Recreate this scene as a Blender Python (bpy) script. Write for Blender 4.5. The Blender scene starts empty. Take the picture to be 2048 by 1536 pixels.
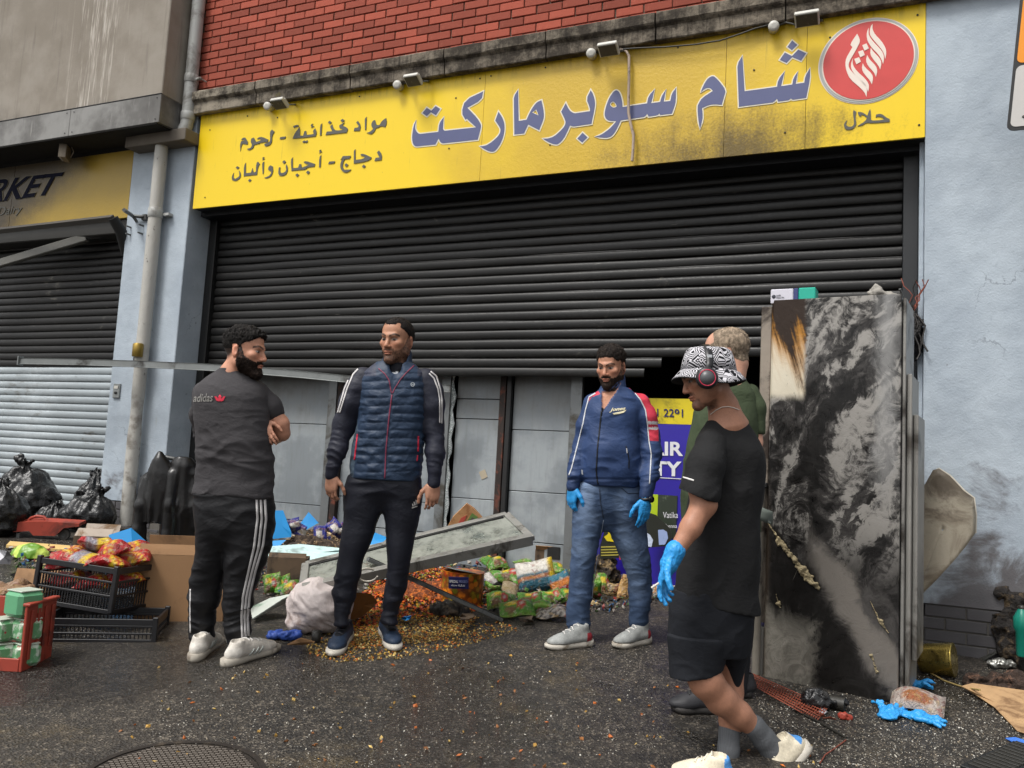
import bpy, bmesh, math, random
import numpy as np
from mathutils import Vector, Matrix
from mathutils.bvhtree import BVHTree
random.seed(7); RNG = np.random.default_rng(7)
SC = bpy.context.scene
COL = SC.collection

# ------------------------------------------------------------------ camera, sky, sun, exposure
F_PX = 1700.0                       # focal length in pixels of a 2048 px wide picture
YAW, PITCH, ROLL = (math.radians(a) for a in (-24.255, 5.605, 3.138))
CAM = np.array([0.0, -6.04, 1.005])
FWD = np.array([math.sin(YAW)*math.cos(PITCH), math.cos(YAW)*math.cos(PITCH), math.sin(PITCH)])
_r = np.array([math.cos(YAW), -math.sin(YAW), 0.0]); _u = np.cross(_r, FWD)
RGT = _r*math.cos(ROLL) + _u*math.sin(ROLL)
UPV = -_r*math.sin(ROLL) + _u*math.cos(ROLL)
cam_d = bpy.data.cameras.new('camera'); cam = bpy.data.objects.new('camera', cam_d); COL.objects.link(cam)
cam_d.sensor_width = 36.0; cam_d.lens = 36.0*F_PX/2048.0; cam_d.clip_end = 500.0; cam_d.clip_start = 0.05
m = Matrix.Identity(4)
for i in range(3):
    m[i][0] = RGT[i]; m[i][1] = UPV[i]; m[i][2] = -FWD[i]; m[i][3] = CAM[i]
cam.matrix_world = m
SC.camera = cam

SUN_EL, SUN_AZ = math.radians(58), math.radians(205)      # a high, veiled sun behind the photographer
w = bpy.data.worlds.new('World'); SC.world = w; w.use_nodes = True
nt = w.node_tree; nt.nodes.clear()
sky = nt.nodes.new('ShaderNodeTexSky'); sky.sky_type = 'NISHITA'; sky.sun_disc = False
sky.sun_elevation = SUN_EL; sky.sun_rotation = SUN_AZ
sky.air_density = 1.0; sky.dust_density = 4.0; sky.ozone_density = 1.0
hs = nt.nodes.new('ShaderNodeHueSaturation'); hs.inputs['Saturation'].default_value = 0.08   # overcast: the cloud takes the blue out
bg = nt.nodes.new('ShaderNodeBackground'); bg.inputs['Strength'].default_value = 0.115
ow = nt.nodes.new('ShaderNodeOutputWorld')
nt.links.new(sky.outputs[0], hs.inputs['Color']); nt.links.new(hs.outputs[0], bg.inputs[0]); nt.links.new(bg.outputs[0], ow.inputs[0])
sl = bpy.data.lights.new('sun', 'SUN'); sl.energy = 1.5; sl.angle = math.radians(16); sl.color = (1.0, 0.965, 0.91)
so = bpy.data.objects.new('sun', sl); COL.objects.link(so)
sd = Vector((math.sin(SUN_AZ)*math.cos(SUN_EL), math.cos(SUN_AZ)*math.cos(SUN_EL), math.sin(SUN_EL)))
so.rotation_euler = sd.to_track_quat('Z', 'Y').to_euler()
SC.view_settings.view_transform = 'Standard'; SC.view_settings.look = 'None'
SC.view_settings.exposure = 0.78; SC.view_settings.gamma = 1.0
SC.render.engine = 'CYCLES'
SC.cycles.max_bounces = 6; SC.cycles.diffuse_bounces = 3; SC.cycles.glossy_bounces = 3
SC.cycles.transparent_max_bounces = 12; SC.cycles.transmission_bounces = 4
SC.cycles.use_denoising = True

# ------------------------------------------------------------------ where things stand
def ray(u, v): return FWD + RGT*((u-1024)/F_PX) - UPV*((v-768)/F_PX)
def W(u, v, Y=0.0):
    d = ray(u, v); return CAM + d*((Y-CAM[1])/d[1])
def PX(u, v, x):
    d = ray(u, v); return CAM + d*(x/d[0])
def J(u, v, Z): return CAM + ray(u, v)*Z
GN = np.array([0.031, -0.064, 1.0])                     # the pavement falls towards the road and to the right
def gz(x, y): return 0.02 - 0.031*x + 0.064*y
def G(u, v, dz=0.0):
    d = ray(u, v); return CAM + d*((0.02+dz-CAM@GN)/(d@GN))
def topx(P):
    P = np.asarray(P, float); d = P-CAM; Z = d@FWD
    return np.stack([1024+F_PX*(d@RGT)/Z, 768-F_PX*(d@UPV)/Z], -1)
ER = np.array([math.cos(YAW), -math.sin(YAW), 0.0])     # level, to the right of the view
ED = np.array([math.sin(YAW), math.cos(YAW), 0.0])      # level, away from the viewer
EZ = np.array([0.0, 0.0, 1.0])

# ------------------------------------------------------------------ objects
def link(o, parent=None):
    COL.objects.link(o)
    if parent is not None: o.parent = parent
    return o
def tag(o, label=None, cat=None, group=None, kind=None):
    if label: o['label'] = label
    if cat: o['category'] = cat
    if group: o['group'] = group
    if kind: o['kind'] = kind
    return o
def empty(name, label, cat, group=None, loc=(0, 0, 0)):
    o = bpy.data.objects.new(name, None); o.empty_display_size = 0.1
    link(o); o.location = loc
    return tag(o, label, cat, group)
def mesh_obj(name, verts, faces, mat, parent=None, smooth=False, colors=None, loc=None):
    me = bpy.data.meshes.new(name)
    if isinstance(faces, np.ndarray): faces = faces.tolist()
    me.from_pydata([tuple(map(float, p)) for p in verts], [], faces); me.update()
    if mat is not None:
        for mm in (mat if isinstance(mat, (list, tuple)) else [mat]): me.materials.append(mm)
    if smooth: me.polygons.foreach_set('use_smooth', [True]*len(me.polygons))
    if colors is not None: set_cols(me, colors)
    o = bpy.data.objects.new(name, me); link(o, parent)
    if loc is not None: o.location = loc
    return o
def set_cols(me, colors):
    a = me.color_attributes.new('Col', 'FLOAT_COLOR', 'POINT')
    c = np.ones((len(me.vertices), 4), np.float32); c[:, :3] = colors
    a.data.foreach_set('color', c.ravel())
class MB:
    """collects shapes into one mesh"""
    def __init__(s): s.v = []; s.f = []; s.mi = []; s.sm = []
    def add(s, vs, fs, mi=0, smooth=False):
        b = len(s.v); s.v += [tuple(map(float, p)) for p in vs]
        for f in fs: s.f.append(tuple(b+i for i in f)); s.mi.append(mi); s.sm.append(smooth)
        return s
    def box(s, lo, hi, mi=0, bev=0.0, M=None):
        lo = np.array(lo, float); hi = np.array(hi, float)
        c = (lo+hi)/2; h = (hi-lo)/2
        return s.obox(c, [(1, 0, 0), (0, 1, 0), (0, 0, 1)], h, mi, bev, M)
    def obox(s, c, ax, h, mi=0, bev=0.0, M=None):
        c = np.array(c, float); ax = np.array(ax, float)
        bev = min(bev, 0.45*min(h))
        if bev <= 0:
            vs = [c + ax.T@(np.array([x, y, z])*h) for x in (-1, 1) for y in (-1, 1) for z in (-1, 1)]
            fs = [(0, 1, 3, 2), (4, 6, 7, 5), (0, 4, 5, 1), (2, 3, 7, 6), (0, 2, 6, 4), (1, 5, 7, 3)]
        else:
            vs = []; idx = {}
            for x in (-1, 1):
                for y in (-1, 1):
                    for z in (-1, 1):
                        for a in range(3):
                            p = np.array([x, y, z], float)*h; q = p - bev*np.array([x, y, z])
                            q[a] = p[a]; idx[(x, y, z, a)] = len(vs); vs.append(c + ax.T@q)
            fs = []
            for a in range(3):
                b, d = (a+1) % 3, (a+2) % 3
                for sg in (-1, 1):
                    k = []
                    for (p, q) in ((-1, -1), (1, -1), (1, 1), (-1, 1)):
                        t = [0, 0, 0]; t[a] = sg; t[b] = p; t[d] = q; k.append(idx[(*t, a)])
                    fs.append(tuple(k if sg > 0 else k[::-1]))
            for a in range(3):
                b, d = (a+1) % 3, (a+2) % 3
                for p in (-1, 1):
                    for q in (-1, 1):
                        t0 = [0, 0, 0]; t0[b] = p; t0[d] = q; t1 = list(t0); t0[a] = -1; t1[a] = 1
                        k = [idx[(*t0, b)], idx[(*t1, b)], idx[(*t1, d)], idx[(*t0, d)]]
                        fs.append(tuple(k if p*q > 0 else k[::-1]))
            for x in (-1, 1):
                for y in (-1, 1):
                    for z in (-1, 1):
                        k = [idx[(x, y, z, 0)], idx[(x, y, z, 1)], idx[(x, y, z, 2)]]
                        fs.append(tuple(k if x*y*z > 0 else k[::-1]))
        return s.add(vs, fs, mi)
    def prism(s, pts, d, mi=0):
        """pts: 3-D outline (counter-clockwise seen from -d), pushed along d"""
        pts = [np.array(p, float) for p in pts]; d = np.array(d, float); n = len(pts)
        return s.add(pts+[p+d for p in pts], [tuple(range(n)), tuple(range(2*n-1, n-1, -1))] +
                     [(i, i+n, (i+1) % n+n, (i+1) % n) for i in range(n)], mi)
    def tube(s, pts, r, n=10, mi=0, caps=True, smooth=True):
        pts = np.array(pts, float); k = len(pts)
        r = np.broadcast_to(np.array(r, float), (k,)); rings = []
        t = np.gradient(pts, axis=0); t /= np.linalg.norm(t, axis=1)[:, None]+1e-9
        a = np.array([0, 0, 1.0]) if abs(t[0][2]) < .9 else np.array([1.0, 0, 0])
        e = np.cross(t[0], a); e /= np.linalg.norm(e)
        vs = []
        for i in range(k):
            e = e - t[i]*(e@t[i]); e /= np.linalg.norm(e); b = np.cross(t[i], e)
            for j in range(n):
                th = 2*math.pi*j/n; vs.append(pts[i] + r[i]*(math.cos(th)*e+math.sin(th)*b))
        fs = [(i*n+j, i*n+(j+1) % n, (i+1)*n+(j+1) % n, (i+1)*n+j) for i in range(k-1) for j in range(n)]
        s.add(vs, fs, mi, smooth)
        if caps: s.add(vs[:n][::-1]+vs[-n:], [tuple(range(n)), tuple(range(n, 2*n))], mi)
        return s
    def lathe(s, c, axis, prof, n=24, mi=0, smooth=True):
        axis = np.array(axis, float); axis /= np.linalg.norm(axis)
        return s.tube([np.array(c)+axis*(t+1e-6*i) for i, (t, r) in enumerate(prof)], [max(r, 1e-4) for t, r in prof], n, mi, True, smooth)
    def sheet(s, P, mi=0, smooth=True, th=0.0, nrm=None):
        """P: grid (rows, cols, 3) of points; with th a second skin behind it"""
        P = np.array(P, float); R_, C_ = P.shape[:2]
        q = [(i*C_+j, i*C_+j+1, (i+1)*C_+j+1, (i+1)*C_+j) for i in range(R_-1) for j in range(C_-1)]
        if th <= 0: return s.add(P.reshape(-1, 3), q, mi, smooth)
        if nrm is None:
            du = np.gradient(P, axis=1); dv = np.gradient(P, axis=0); nn = np.cross(du, dv)
            nn /= np.linalg.norm(nn, axis=2)[..., None]+1e-12
        else: nn = np.broadcast_to(np.array(nrm, float), P.shape)
        B = P - nn*th; n = R_*C_; fs = q + [tuple(n+i for i in f[::-1]) for f in q]
        bd = [j for j in range(C_)] + [i*C_+C_-1 for i in range(1, R_)] + [(R_-1)*C_+j for j in range(C_-2, -1, -1)] + [i*C_ for i in range(R_-2, 0, -1)]
        m_ = len(bd)
        s.add(np.concatenate([P.reshape(-1, 3), B.reshape(-1, 3)]), fs, mi, smooth)
        base = len(s.v)-2*n
        for i in range(m_):
            a, b = bd[i], bd[(i+1) % m_]; s.f.append((base+b, base+a, base+n+a, base+n+b)); s.mi.append(mi); s.sm.append(False)
        return s
    def build(s, name, mat, parent=None, loc=None):
        me = bpy.data.meshes.new(name); me.from_pydata(s.v, [], s.f); me.update()
        for mm in (mat if isinstance(mat, (list, tuple)) else [mat]): me.materials.append(mm)
        me.polygons.foreach_set('material_index', s.mi); me.polygons.foreach_set('use_smooth', s.sm)
        o = bpy.data.objects.new(name, me); link(o, parent)
        if loc is not None: o.location = loc
        return o
def fix_normals(o):
    bm = bmesh.new(); bm.from_mesh(o.data); bmesh.ops.recalc_face_normals(bm, faces=bm.faces[:]); bm.to_mesh(o.data); bm.free(); return o
def poly_flat(name, outlines, to3d, mat, parent=None, th=0.003, back=(0, 1, 0)):
    """flat print: 2-D outlines (holes given as further loops) mapped by to3d and given a small thickness"""
    cu = bpy.data.curves.new(name, 'CURVE'); cu.dimensions = '2D'; cu.fill_mode = 'BOTH'
    for ol in outlines:
        sp = cu.splines.new('POLY'); sp.points.add(len(ol)-1); sp.use_cyclic_u = True
        for i, (x, y) in enumerate(ol): sp.points[i].co = (x, y, 0, 1)
    t = bpy.data.objects.new(name, cu); COL.objects.link(t)
    dg = bpy.context.evaluated_depsgraph_get(); me0 = t.evaluated_get(dg).to_mesh()
    vs = [to3d(v.co.x, v.co.y) for v in me0.vertices]; fs = [tuple(p.vertices) for p in me0.polygons]
    bpy.data.objects.remove(t); bpy.data.curves.remove(cu)
    return slab(name, vs, fs, mat, parent, th, back)
def slab(name, vs, fs, mat, parent, th, back=(0, 1, 0)):
    n = len(vs); cnt = {}
    bk = np.array(back, float)
    vs = [np.array(p, float) for p in vs]
    # faces look towards -back
    out = []
    for f in fs:
        a, b, c = vs[f[0]], vs[f[1]], vs[f[2]]
        out.append(f if np.cross(b-a, c-a)@bk < 0 else f[::-1])
    for f in out:
        for i in range(len(f)): cnt[(f[i], f[(i+1) % len(f)])] = 1
    V = vs + [p+bk*th for p in vs]
    FF = list(out) + [tuple(i+n for i in f[::-1]) for f in out]
    for (a, b) in cnt:
        if (b, a) not in cnt: FF.append((b, a, a+n, b+n))
    return mesh_obj(name, V, FF, mat, parent)
def text_mesh(txt, bold=0.0, shear=0.0, space=1.0):
    cu = bpy.data.curves.new('t', 'FONT'); cu.body = txt; cu.size = 1.0; cu.offset = bold; cu.shear = shear; cu.space_character = space
    t = bpy.data.objects.new('t', cu); COL.objects.link(t)
    dg = bpy.context.evaluated_depsgraph_get(); me0 = t.evaluated_get(dg).to_mesh()
    vs = np.array([v.co[:2] for v in me0.vertices]); fs = [tuple(p.vertices) for p in me0.polygons]
    bpy.data.objects.remove(t); bpy.data.curves.remove(cu)
    lo, hi = vs.min(0), vs.max(0)
    return (vs-lo)/(hi-lo), fs, (hi-lo)
def text_on(name, txt, quad, mat, parent, bold=0.0, shear=0.0, th=0.002, back=(0, 1, 0), space=1.0, to3d=None):
    """lettering stretched over a quad of four 3-D corners: bottom-left, bottom-right, top-right, top-left"""
    v, f, sz = text_mesh(txt, bold, shear, space)
    a, b, c, d = (np.array(q, float) for q in quad)
    P = [(a*(1-x)+b*x)*(1-y)+(d*(1-x)+c*x)*y for x, y in v]
    return slab(name, P, f, mat, parent, th, back)
def copy_of(o, parent=None, loc=None):
    c = o.copy(); COL.objects.link(c); c.parent = parent
    if loc is not None: c.location = loc
    return c

# ------------------------------------------------------------------ node materials
class S:
    """socket with arithmetic"""
    def __init__(s, t, k): s.t = t; s.k = k
    def _m(s, op, b=None, c=None, cl=False):
        n = s.t.nodes.new('ShaderNodeMath'); n.operation = op; n.use_clamp = cl
        for i, x in enumerate((s, b, c)):
            if x is None: continue
            if isinstance(x, S): s.t.links.new(x.k, n.inputs[i])
            else: n.inputs[i].default_value = x
        return S(s.t, n.outputs[0])
    def __add__(s, b): return s._m('ADD', b)
    __radd__ = __add__
    def __sub__(s, b): return s._m('SUBTRACT', b)
    def __rsub__(s, b): return (s*-1.0)+b
    def __mul__(s, b): return s._m('MULTIPLY', b)
    __rmul__ = __mul__
    def __truediv__(s, b): return s._m('DIVIDE', b)
    def pow(s, b): return s._m('POWER', b)
    def sin(s): return s._m('SINE')
    def abs(s): return s._m('ABSOLUTE')
    def max(s, b): return s._m('MAXIMUM', b)
    def min(s, b): return s._m('MINIMUM', b)
    def fract(s): return s._m('FRACT')
    def gt(s, b): return s._m('GREATER_THAN', b)
    def clip(s): return s._m('ADD', 0.0, cl=True)
    def ss(s, a, b):
        n = s.t.nodes.new('ShaderNodeMapRange'); n.interpolation_type = 'SMOOTHSTEP'
        s.t.links.new(s.k, n.inputs[0]); n.inputs[1].default_value = a; n.inputs[2].default_value = b
        n.inputs[3].default_value = 0.0; n.inputs[4].default_value = 1.0
        if a > b: n.inputs[1].default_value = b; n.inputs[2].default_value = a; n.inputs[3].default_value = 1.0; n.inputs[4].default_value = 0.0
        return S(s.t, n.outputs[0])
class Mat:
    def __init__(s, name):
        s.m = bpy.data.materials.new(name); s.m.use_nodes = True; s.t = s.m.node_tree
        s.t.nodes.clear(); s.o = s.t.nodes.new('ShaderNodeOutputMaterial'); s.b = s.t.nodes.new('ShaderNodeBsdfPrincipled')
        s.t.links.new(s.b.outputs[0], s.o.inputs[0]); s._c = None; s._p = None
    def pos(s, world=False):
        if world:
            if s._p is None: s._p = s.t.nodes.new('ShaderNodeNewGeometry').outputs['Position']
            return s._p
        if s._c is None: s._c = s.t.nodes.new('ShaderNodeTexCoord').outputs['Object']
        return s._c
    def xyz(s, world=False):
        n = s.t.nodes.new('ShaderNodeSeparateXYZ'); s.t.links.new(s.pos(world), n.inputs[0])
        return [S(s.t, n.outputs[i]) for i in range(3)]
    def vec(s, x, y, z):
        n = s.t.nodes.new('ShaderNodeCombineXYZ')
        for i, a in enumerate((x, y, z)):
            if isinstance(a, S): s.t.links.new(a.k, n.inputs[i])
            else: n.inputs[i].default_value = a
        return n.outputs[0]
    def scaled(s, sc, world=False, src=None, rot=None):
        n = s.t.nodes.new('ShaderNodeMapping'); s.t.links.new(src or s.pos(world), n.inputs[0]); n.inputs['Scale'].default_value = sc
        if rot: n.inputs['Rotation'].default_value = rot
        return n.outputs[0]
    def noise(s, scale, detail=4.0, rough=0.55, vec=None, dist=0.0, world=False):
        n = s.t.nodes.new('ShaderNodeTexNoise'); n.inputs['Scale'].default_value = scale; n.inputs['Detail'].default_value = detail
        n.inputs['Roughness'].default_value = rough; n.inputs['Distortion'].default_value = dist
        s.t.links.new(vec or s.pos(world), n.inputs['Vector']); return S(s.t, n.outputs[0])
    def voro(s, scale, feature='F1', vec=None, world=False, out='Distance', rnd=1.0):
        n = s.t.nodes.new('ShaderNodeTexVoronoi'); n.feature = feature; n.inputs['Scale'].default_value = scale
        n.inputs['Randomness'].default_value = rnd
        s.t.links.new(vec or s.pos(world), n.inputs['Vector']); return S(s.t, n.outputs[out])
    def vcol(s):
        n = s.t.nodes.new('ShaderNodeVertexColor'); n.layer_name = 'Col'; return S(s.t, n.outputs[0])
    def rnd(s):
        return S(s.t, s.t.nodes.new('ShaderNodeObjectInfo').outputs['Random'])
    def col(s, c):
        n = s.t.nodes.new('ShaderNodeRGB'); n.outputs[0].default_value = (*c, 1); return S(s.t, n.outputs[0])
    def mix(s, a, b, f, mode='MIX'):
        n = s.t.nodes.new('ShaderNodeMix'); n.data_type = 'RGBA'; n.blend_type = mode; n.clamp_factor = True
        for x, i in ((a, 6), (b, 7)):
            if isinstance(x, S): s.t.links.new(x.k, n.inputs[i])
            else: n.inputs[i].default_value = (*x, 1)
        if isinstance(f, S): s.t.links.new(f.k, n.inputs[0])
        else: n.inputs[0].default_value = f
        return S(s.t, n.outputs[2])
    def ramp(s, x, stops):
        n = s.t.nodes.new('ShaderNodeValToRGB'); s.t.links.new(x.k, n.inputs[0]); e = n.color_ramp.elements
        while len(e) < len(stops): e.new(0.5)
        for i, (p, c) in enumerate(stops): e[i].position = p; e[i].color = (*c, 1)
        return S(s.t, n.outputs[0])
    def bump(s, h, strength=0.5, dist=0.01, prev=None):
        n = s.t.nodes.new('ShaderNodeBump'); n.inputs['Strength'].default_value = strength; n.inputs['Distance'].default_value = dist
        s.t.links.new(h.k, n.inputs['Height'])
        if prev: s.t.links.new(prev, n.inputs['Normal'])
        return n.outputs[0]
    def set(s, color=None, rough=None, metal=None, normal=None, spec=None, **kw):
        for nm, x in (('Base Color', color), ('Roughness', rough), ('Metallic', metal), ('Specular IOR Level', spec), *((k.replace('_', ' '), v) for k, v in kw.items())):
            if x is None: continue
            if isinstance(x, S): s.t.links.new(x.k, s.b.inputs[nm])
            elif isinstance(x, tuple): s.b.inputs[nm].default_value = (*x, 1) if len(x) == 3 else x
            else: s.b.inputs[nm].default_value = x
        if normal: s.t.links.new(normal, s.b.inputs['Normal'])
        return s.m
def srgb(h):
    h = h.lstrip('#'); c = [int(h[i:i+2], 16)/255 for i in (0, 2, 4)]
    return tuple(x/12.92 if x <= .04045 else ((x+.055)/1.055)**2.4 for x in c)
_mats = {}
def M(name, col, rough=0.6, metal=0.0, var=0.25, scale=6.0, col2=None, f2=0.5, bump=0.15, bscale=80.0, bdist=0.004, rvar=0.1, spec=0.5, vc=False, **kw):
    """everyday surface: colour mottled by two noises, a second colour in patches, fine relief"""
    if name in _mats: return _mats[name]
    k = Mat(name); n1 = k.noise(scale, 6, 0.6); n2 = k.noise(scale*5.3, 4, 0.6)
    base = k.vcol() if vc else k.col(col)
    d = ((n1*0.65+n2*0.35)-0.5)*(2*var)+1.0
    mul = k.t.nodes.new('ShaderNodeVectorMath'); mul.operation = 'SCALE'
    k.t.links.new(base.k, mul.inputs[0]); k.t.links.new(d.k, mul.inputs['Scale']); c = S(k.t, mul.outputs[0])
    if col2 is not None: c = k.mix(c, col2, k.noise(scale*0.7, 7, 0.65, dist=0.6).ss(0.62-0.3*f2, 0.78-0.3*f2))
    nb = k.bump(k.noise(bscale, 5, 0.6), bump, bdist) if bump > 0 else None
    mt = k.set(c, (n2-0.5)*(2*rvar)+rough, metal, nb, spec, **kw); _mats[name] = mt
    return mt

# ------------------------------------------------------------------ implicit surfaces -> one smooth skin
def vnoise(P, seed=0):
    """value noise in -1..1 at points P (n,3)"""
    P = np.asarray(P, np.float64); i = np.floor(P).astype(np.int64); f = P-i; f = f*f*(3-2*f)
    def hsh(a, b, c):
        h = (a*374761393 + b*668265263 + c*2147483647 + seed*1274126177) & 0xFFFFFFFF
        h = ((h ^ (h >> 13))*1274126177) & 0xFFFFFFFF; h = (h ^ (h >> 16)) & 0xFFFF
        return h/32767.5-1.0
    r = 0
    for a in (0, 1):
        for b in (0, 1):
            for c in (0, 1):
                wgt = (f[:, 0] if a else 1-f[:, 0])*(f[:, 1] if b else 1-f[:, 1])*(f[:, 2] if c else 1-f[:, 2])
                r = r + wgt*hsh(i[:, 0]+a, i[:, 1]+b, i[:, 2]+c)
    return r
class Field:
    def __init__(s, vox): s.vox = vox; s.ops = []
    def _add(s, fn, lo, hi, k, op): s.ops.append((fn, np.array(lo, float), np.array(hi, float), k, op)); return s
    def cone(s, a, b, ra, rb, k=0.02, op='u', sq=None):
        """tapered limb from a to b; sq=(axis, factor) flattens it along an axis"""
        a = np.array(a, float); b = np.array(b, float); ab = b-a; L2 = ab@ab+1e-12; rm = max(ra, rb)
        def fn(x, y, z):
            px, py, pz = x-a[0], y-a[1], z-a[2]
            t = np.clip((px*ab[0]+py*ab[1]+pz*ab[2])/L2, 0, 1)
            qx, qy, qz = px-t*ab[0], py-t*ab[1], pz-t*ab[2]
            r = ra+(rb-ra)*t
            d2 = qx*qx+qy*qy+qz*qz
            if sq is not None:
                n, fct = sq; n = np.array(n); n = n/np.linalg.norm(n)
                h = qx*n[0]+qy*n[1]+qz*n[2]
                return (np.sqrt(np.maximum(d2+h*h*(1/fct**2-1), 0))-r)*min(fct, 1)
            return np.sqrt(d2)-r
        e = rm if sq is None else rm*max(1, sq[1])
        return s._add(fn, np.minimum(a, b)-e, np.maximum(a, b)+e, k, op)
    def chain(s, pts, k=0.02, op='u', sq=None):
        """pts: list of (point, radius)"""
        for (a, ra), (b, rb) in zip(pts, pts[1:]): s.cone(a, b, ra, rb, k, op, sq)
        return s
    def ell(s, c, r, ax=None, k=0.02, op='u'):
        c = np.array(c, float); r = np.array(r, float); A = np.eye(3) if ax is None else np.array(ax, float)
        def fn(x, y, z):
            px, py, pz = x-c[0], y-c[1], z-c[2]; q = 0; g = 0
            for i in range(3):
                h = (px*A[i][0]+py*A[i][1]+pz*A[i][2])/r[i]; q = q+h*h; g = g+(h/r[i])**2
            q = np.sqrt(q); return q*(q-1)/(np.sqrt(g)+1e-9)
        e = np.sqrt(((A*r[:, None])**2).sum(0))
        return s._add(fn, c-e, c+e, k, op)
    def loft(s, keys, side, k=0.02, op='u', p=2.0, flat_top=True, flat_bot=True):
        """upright body: keys (centre, half width along side, half depth), from bottom to top"""
        keys = sorted(keys, key=lambda q: q[0][2]); Cn = np.array([q[0] for q in keys], float)
        zz = Cn[:, 2]; rx = np.array([q[1] for q in keys]); ry = np.array([q[2] for q in keys])
        zf = np.linspace(zz[0], zz[-1], 120)
        def sm(a):
            v = np.interp(zf, zz, a); pad = np.r_[np.full(5, v[0]), v, np.full(5, v[-1])]
            return np.convolve(pad, np.array([1, 2, 3, 4, 5, 6, 5, 4, 3, 2, 1])/36., 'valid')
        cx, cy, fx, fy = sm(Cn[:, 0]), sm(Cn[:, 1]), sm(rx), sm(ry)
        sx, sy = side[0], side[1]; L = math.hypot(sx, sy); sx /= L; sy /= L
        def fn(x, y, z):
            z1 = z[0, 0] if z.shape[0] == 1 else z
            a, b, c, d = (np.interp(z, zf, q) for q in (cx, cy, fx, fy))
            px, py = x-a, y-b; h = np.abs(px*sx+py*sy)/c; g = np.abs(-px*sy+py*sx)/d
            e = (h**p+g**p)**(1/p)
            dd = (e-1)*np.minimum(c, d)
            if flat_top: dd = np.maximum(dd, z-zz[-1])
            if flat_bot: dd = np.maximum(dd, zz[0]-z)
            return dd
        m_ = max(rx.max(), ry.max())
        lo = np.array([Cn[:, 0].min()-m_, Cn[:, 1].min()-m_, zz[0]]); hi = np.array([Cn[:, 0].max()+m_, Cn[:, 1].max()+m_, zz[-1]])
        return s._add(fn, lo, hi, k, op)
    def cut(s, pt, n, k=0.004, lo=None, hi=None):
        """removes everything on the side n points to"""
        pt = np.array(pt, float); n = np.array(n, float); n /= np.linalg.norm(n)
        s.ops.append((lambda x, y, z: -((x-pt[0])*n[0]+(y-pt[1])*n[1]+(z-pt[2])*n[2]), lo, hi, k, 'c')); return s
    def mesh(s, smooth=2):
        us = [o for o in s.ops if o[4] == 'u']
        lo = np.min([o[1] for o in us], 0)-4*s.vox; hi = np.max([o[2] for o in us], 0)+4*s.vox
        n = np.ceil((hi-lo)/s.vox).astype(int)+1
        ax = [lo[i]+s.vox*np.arange(n[i]) for i in range(3)]
        V = np.full(n, 0.3, np.float32)
        for fn, l, h, k, op in s.ops:
            if l is None: l, h = lo, hi
            pad = k+3*s.vox
            i0 = np.clip(np.floor((l-pad-lo)/s.vox).astype(int), 0, n-1); i1 = np.clip(np.ceil((h+pad-lo)/s.vox).astype(int)+1, 1, n)
            sl_ = tuple(slice(a, b) for a, b in zip(i0, i1))
            x = ax[0][sl_[0]][:, None, None]; y = ax[1][sl_[1]][None, :, None]; z = ax[2][sl_[2]][None, None, :]
            d = fn(x, y, z).astype(np.float32); a = V[sl_]
            if op == 'u':
                hh = np.clip(0.5+0.5*(d-a)/k, 0, 1); V[sl_] = d*(1-hh)+a*hh-k*hh*(1-hh)
            else:
                dd = -d
                hh = np.clip(0.5-0.5*(dd-a)/k, 0, 1); V[sl_] = dd*(1-hh)+a*hh+k*hh*(1-hh)
        return surface_nets(V, lo, s.vox, smooth)
def surface_nets(V, lo, vox, smooth=2):
    n = V.shape; ins = V < 0
    c = sum(ins[a:n[0]-1+a, b:n[1]-1+b, d:n[2]-1+d].astype(np.int8) for a in (0, 1) for b in (0, 1) for d in (0, 1))
    cells = np.argwhere((c > 0) & (c < 8)); idx = -np.ones(c.shape, np.int64); idx[tuple(cells.T)] = np.arange(len(cells))
    acc = np.zeros((len(cells), 3)); cnt = np.zeros(len(cells))
    corners = [(a, b, d) for a in (0, 1) for b in (0, 1) for d in (0, 1)]
    val = {q: V[cells[:, 0]+q[0], cells[:, 1]+q[1], cells[:, 2]+q[2]] for q in corners}
    for q in corners:
        for a in range(3):
            if q[a]: continue
            r = list(q); r[a] = 1; r = tuple(r); v0, v1 = val[q], val[r]; mk = (v0 < 0) != (v1 < 0)
            t = np.where(mk, v0/np.where(mk, v0-v1, 1), 0); p = np.tile(np.array(q, float), (len(cells), 1)); p[:, a] = t
            acc += p*mk[:, None]; cnt += mk
    P = lo+vox*(cells+acc/cnt[:, None])
    Fs = []
    for a in range(3):
        b, d = (a+1) % 3, (a+2) % 3
        s0 = [slice(0, n[i]-1) for i in range(3)]; s1 = list(s0); s1[a] = slice(1, n[a]); s0[b] = s1[b] = slice(1, n[b]-1); s0[d] = s1[d] = slice(1, n[d]-1)
        i0 = ins[tuple(s0)]; i1 = ins[tuple(s1)]
        e = np.argwhere(i0 != i1); fl = i0[tuple(e.T)]
        off = np.zeros(3, int); off[b] = 1; off[d] = 1; e = e+off
        def g(db, dd):
            q = e.copy(); q[:, b] += db; q[:, d] += dd; return idx[tuple(q.T)]
        A = np.stack([g(-1, -1), g(0, -1), g(0, 0), g(-1, 0)], 1); A[~fl] = A[~fl][:, ::-1]; Fs.append(A)
    Q = np.concatenate(Fs); Q = Q[(Q >= 0).all(1)]
    for _ in range(smooth): P = lap(P, Q, 0.5)
    return P, Q
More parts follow.
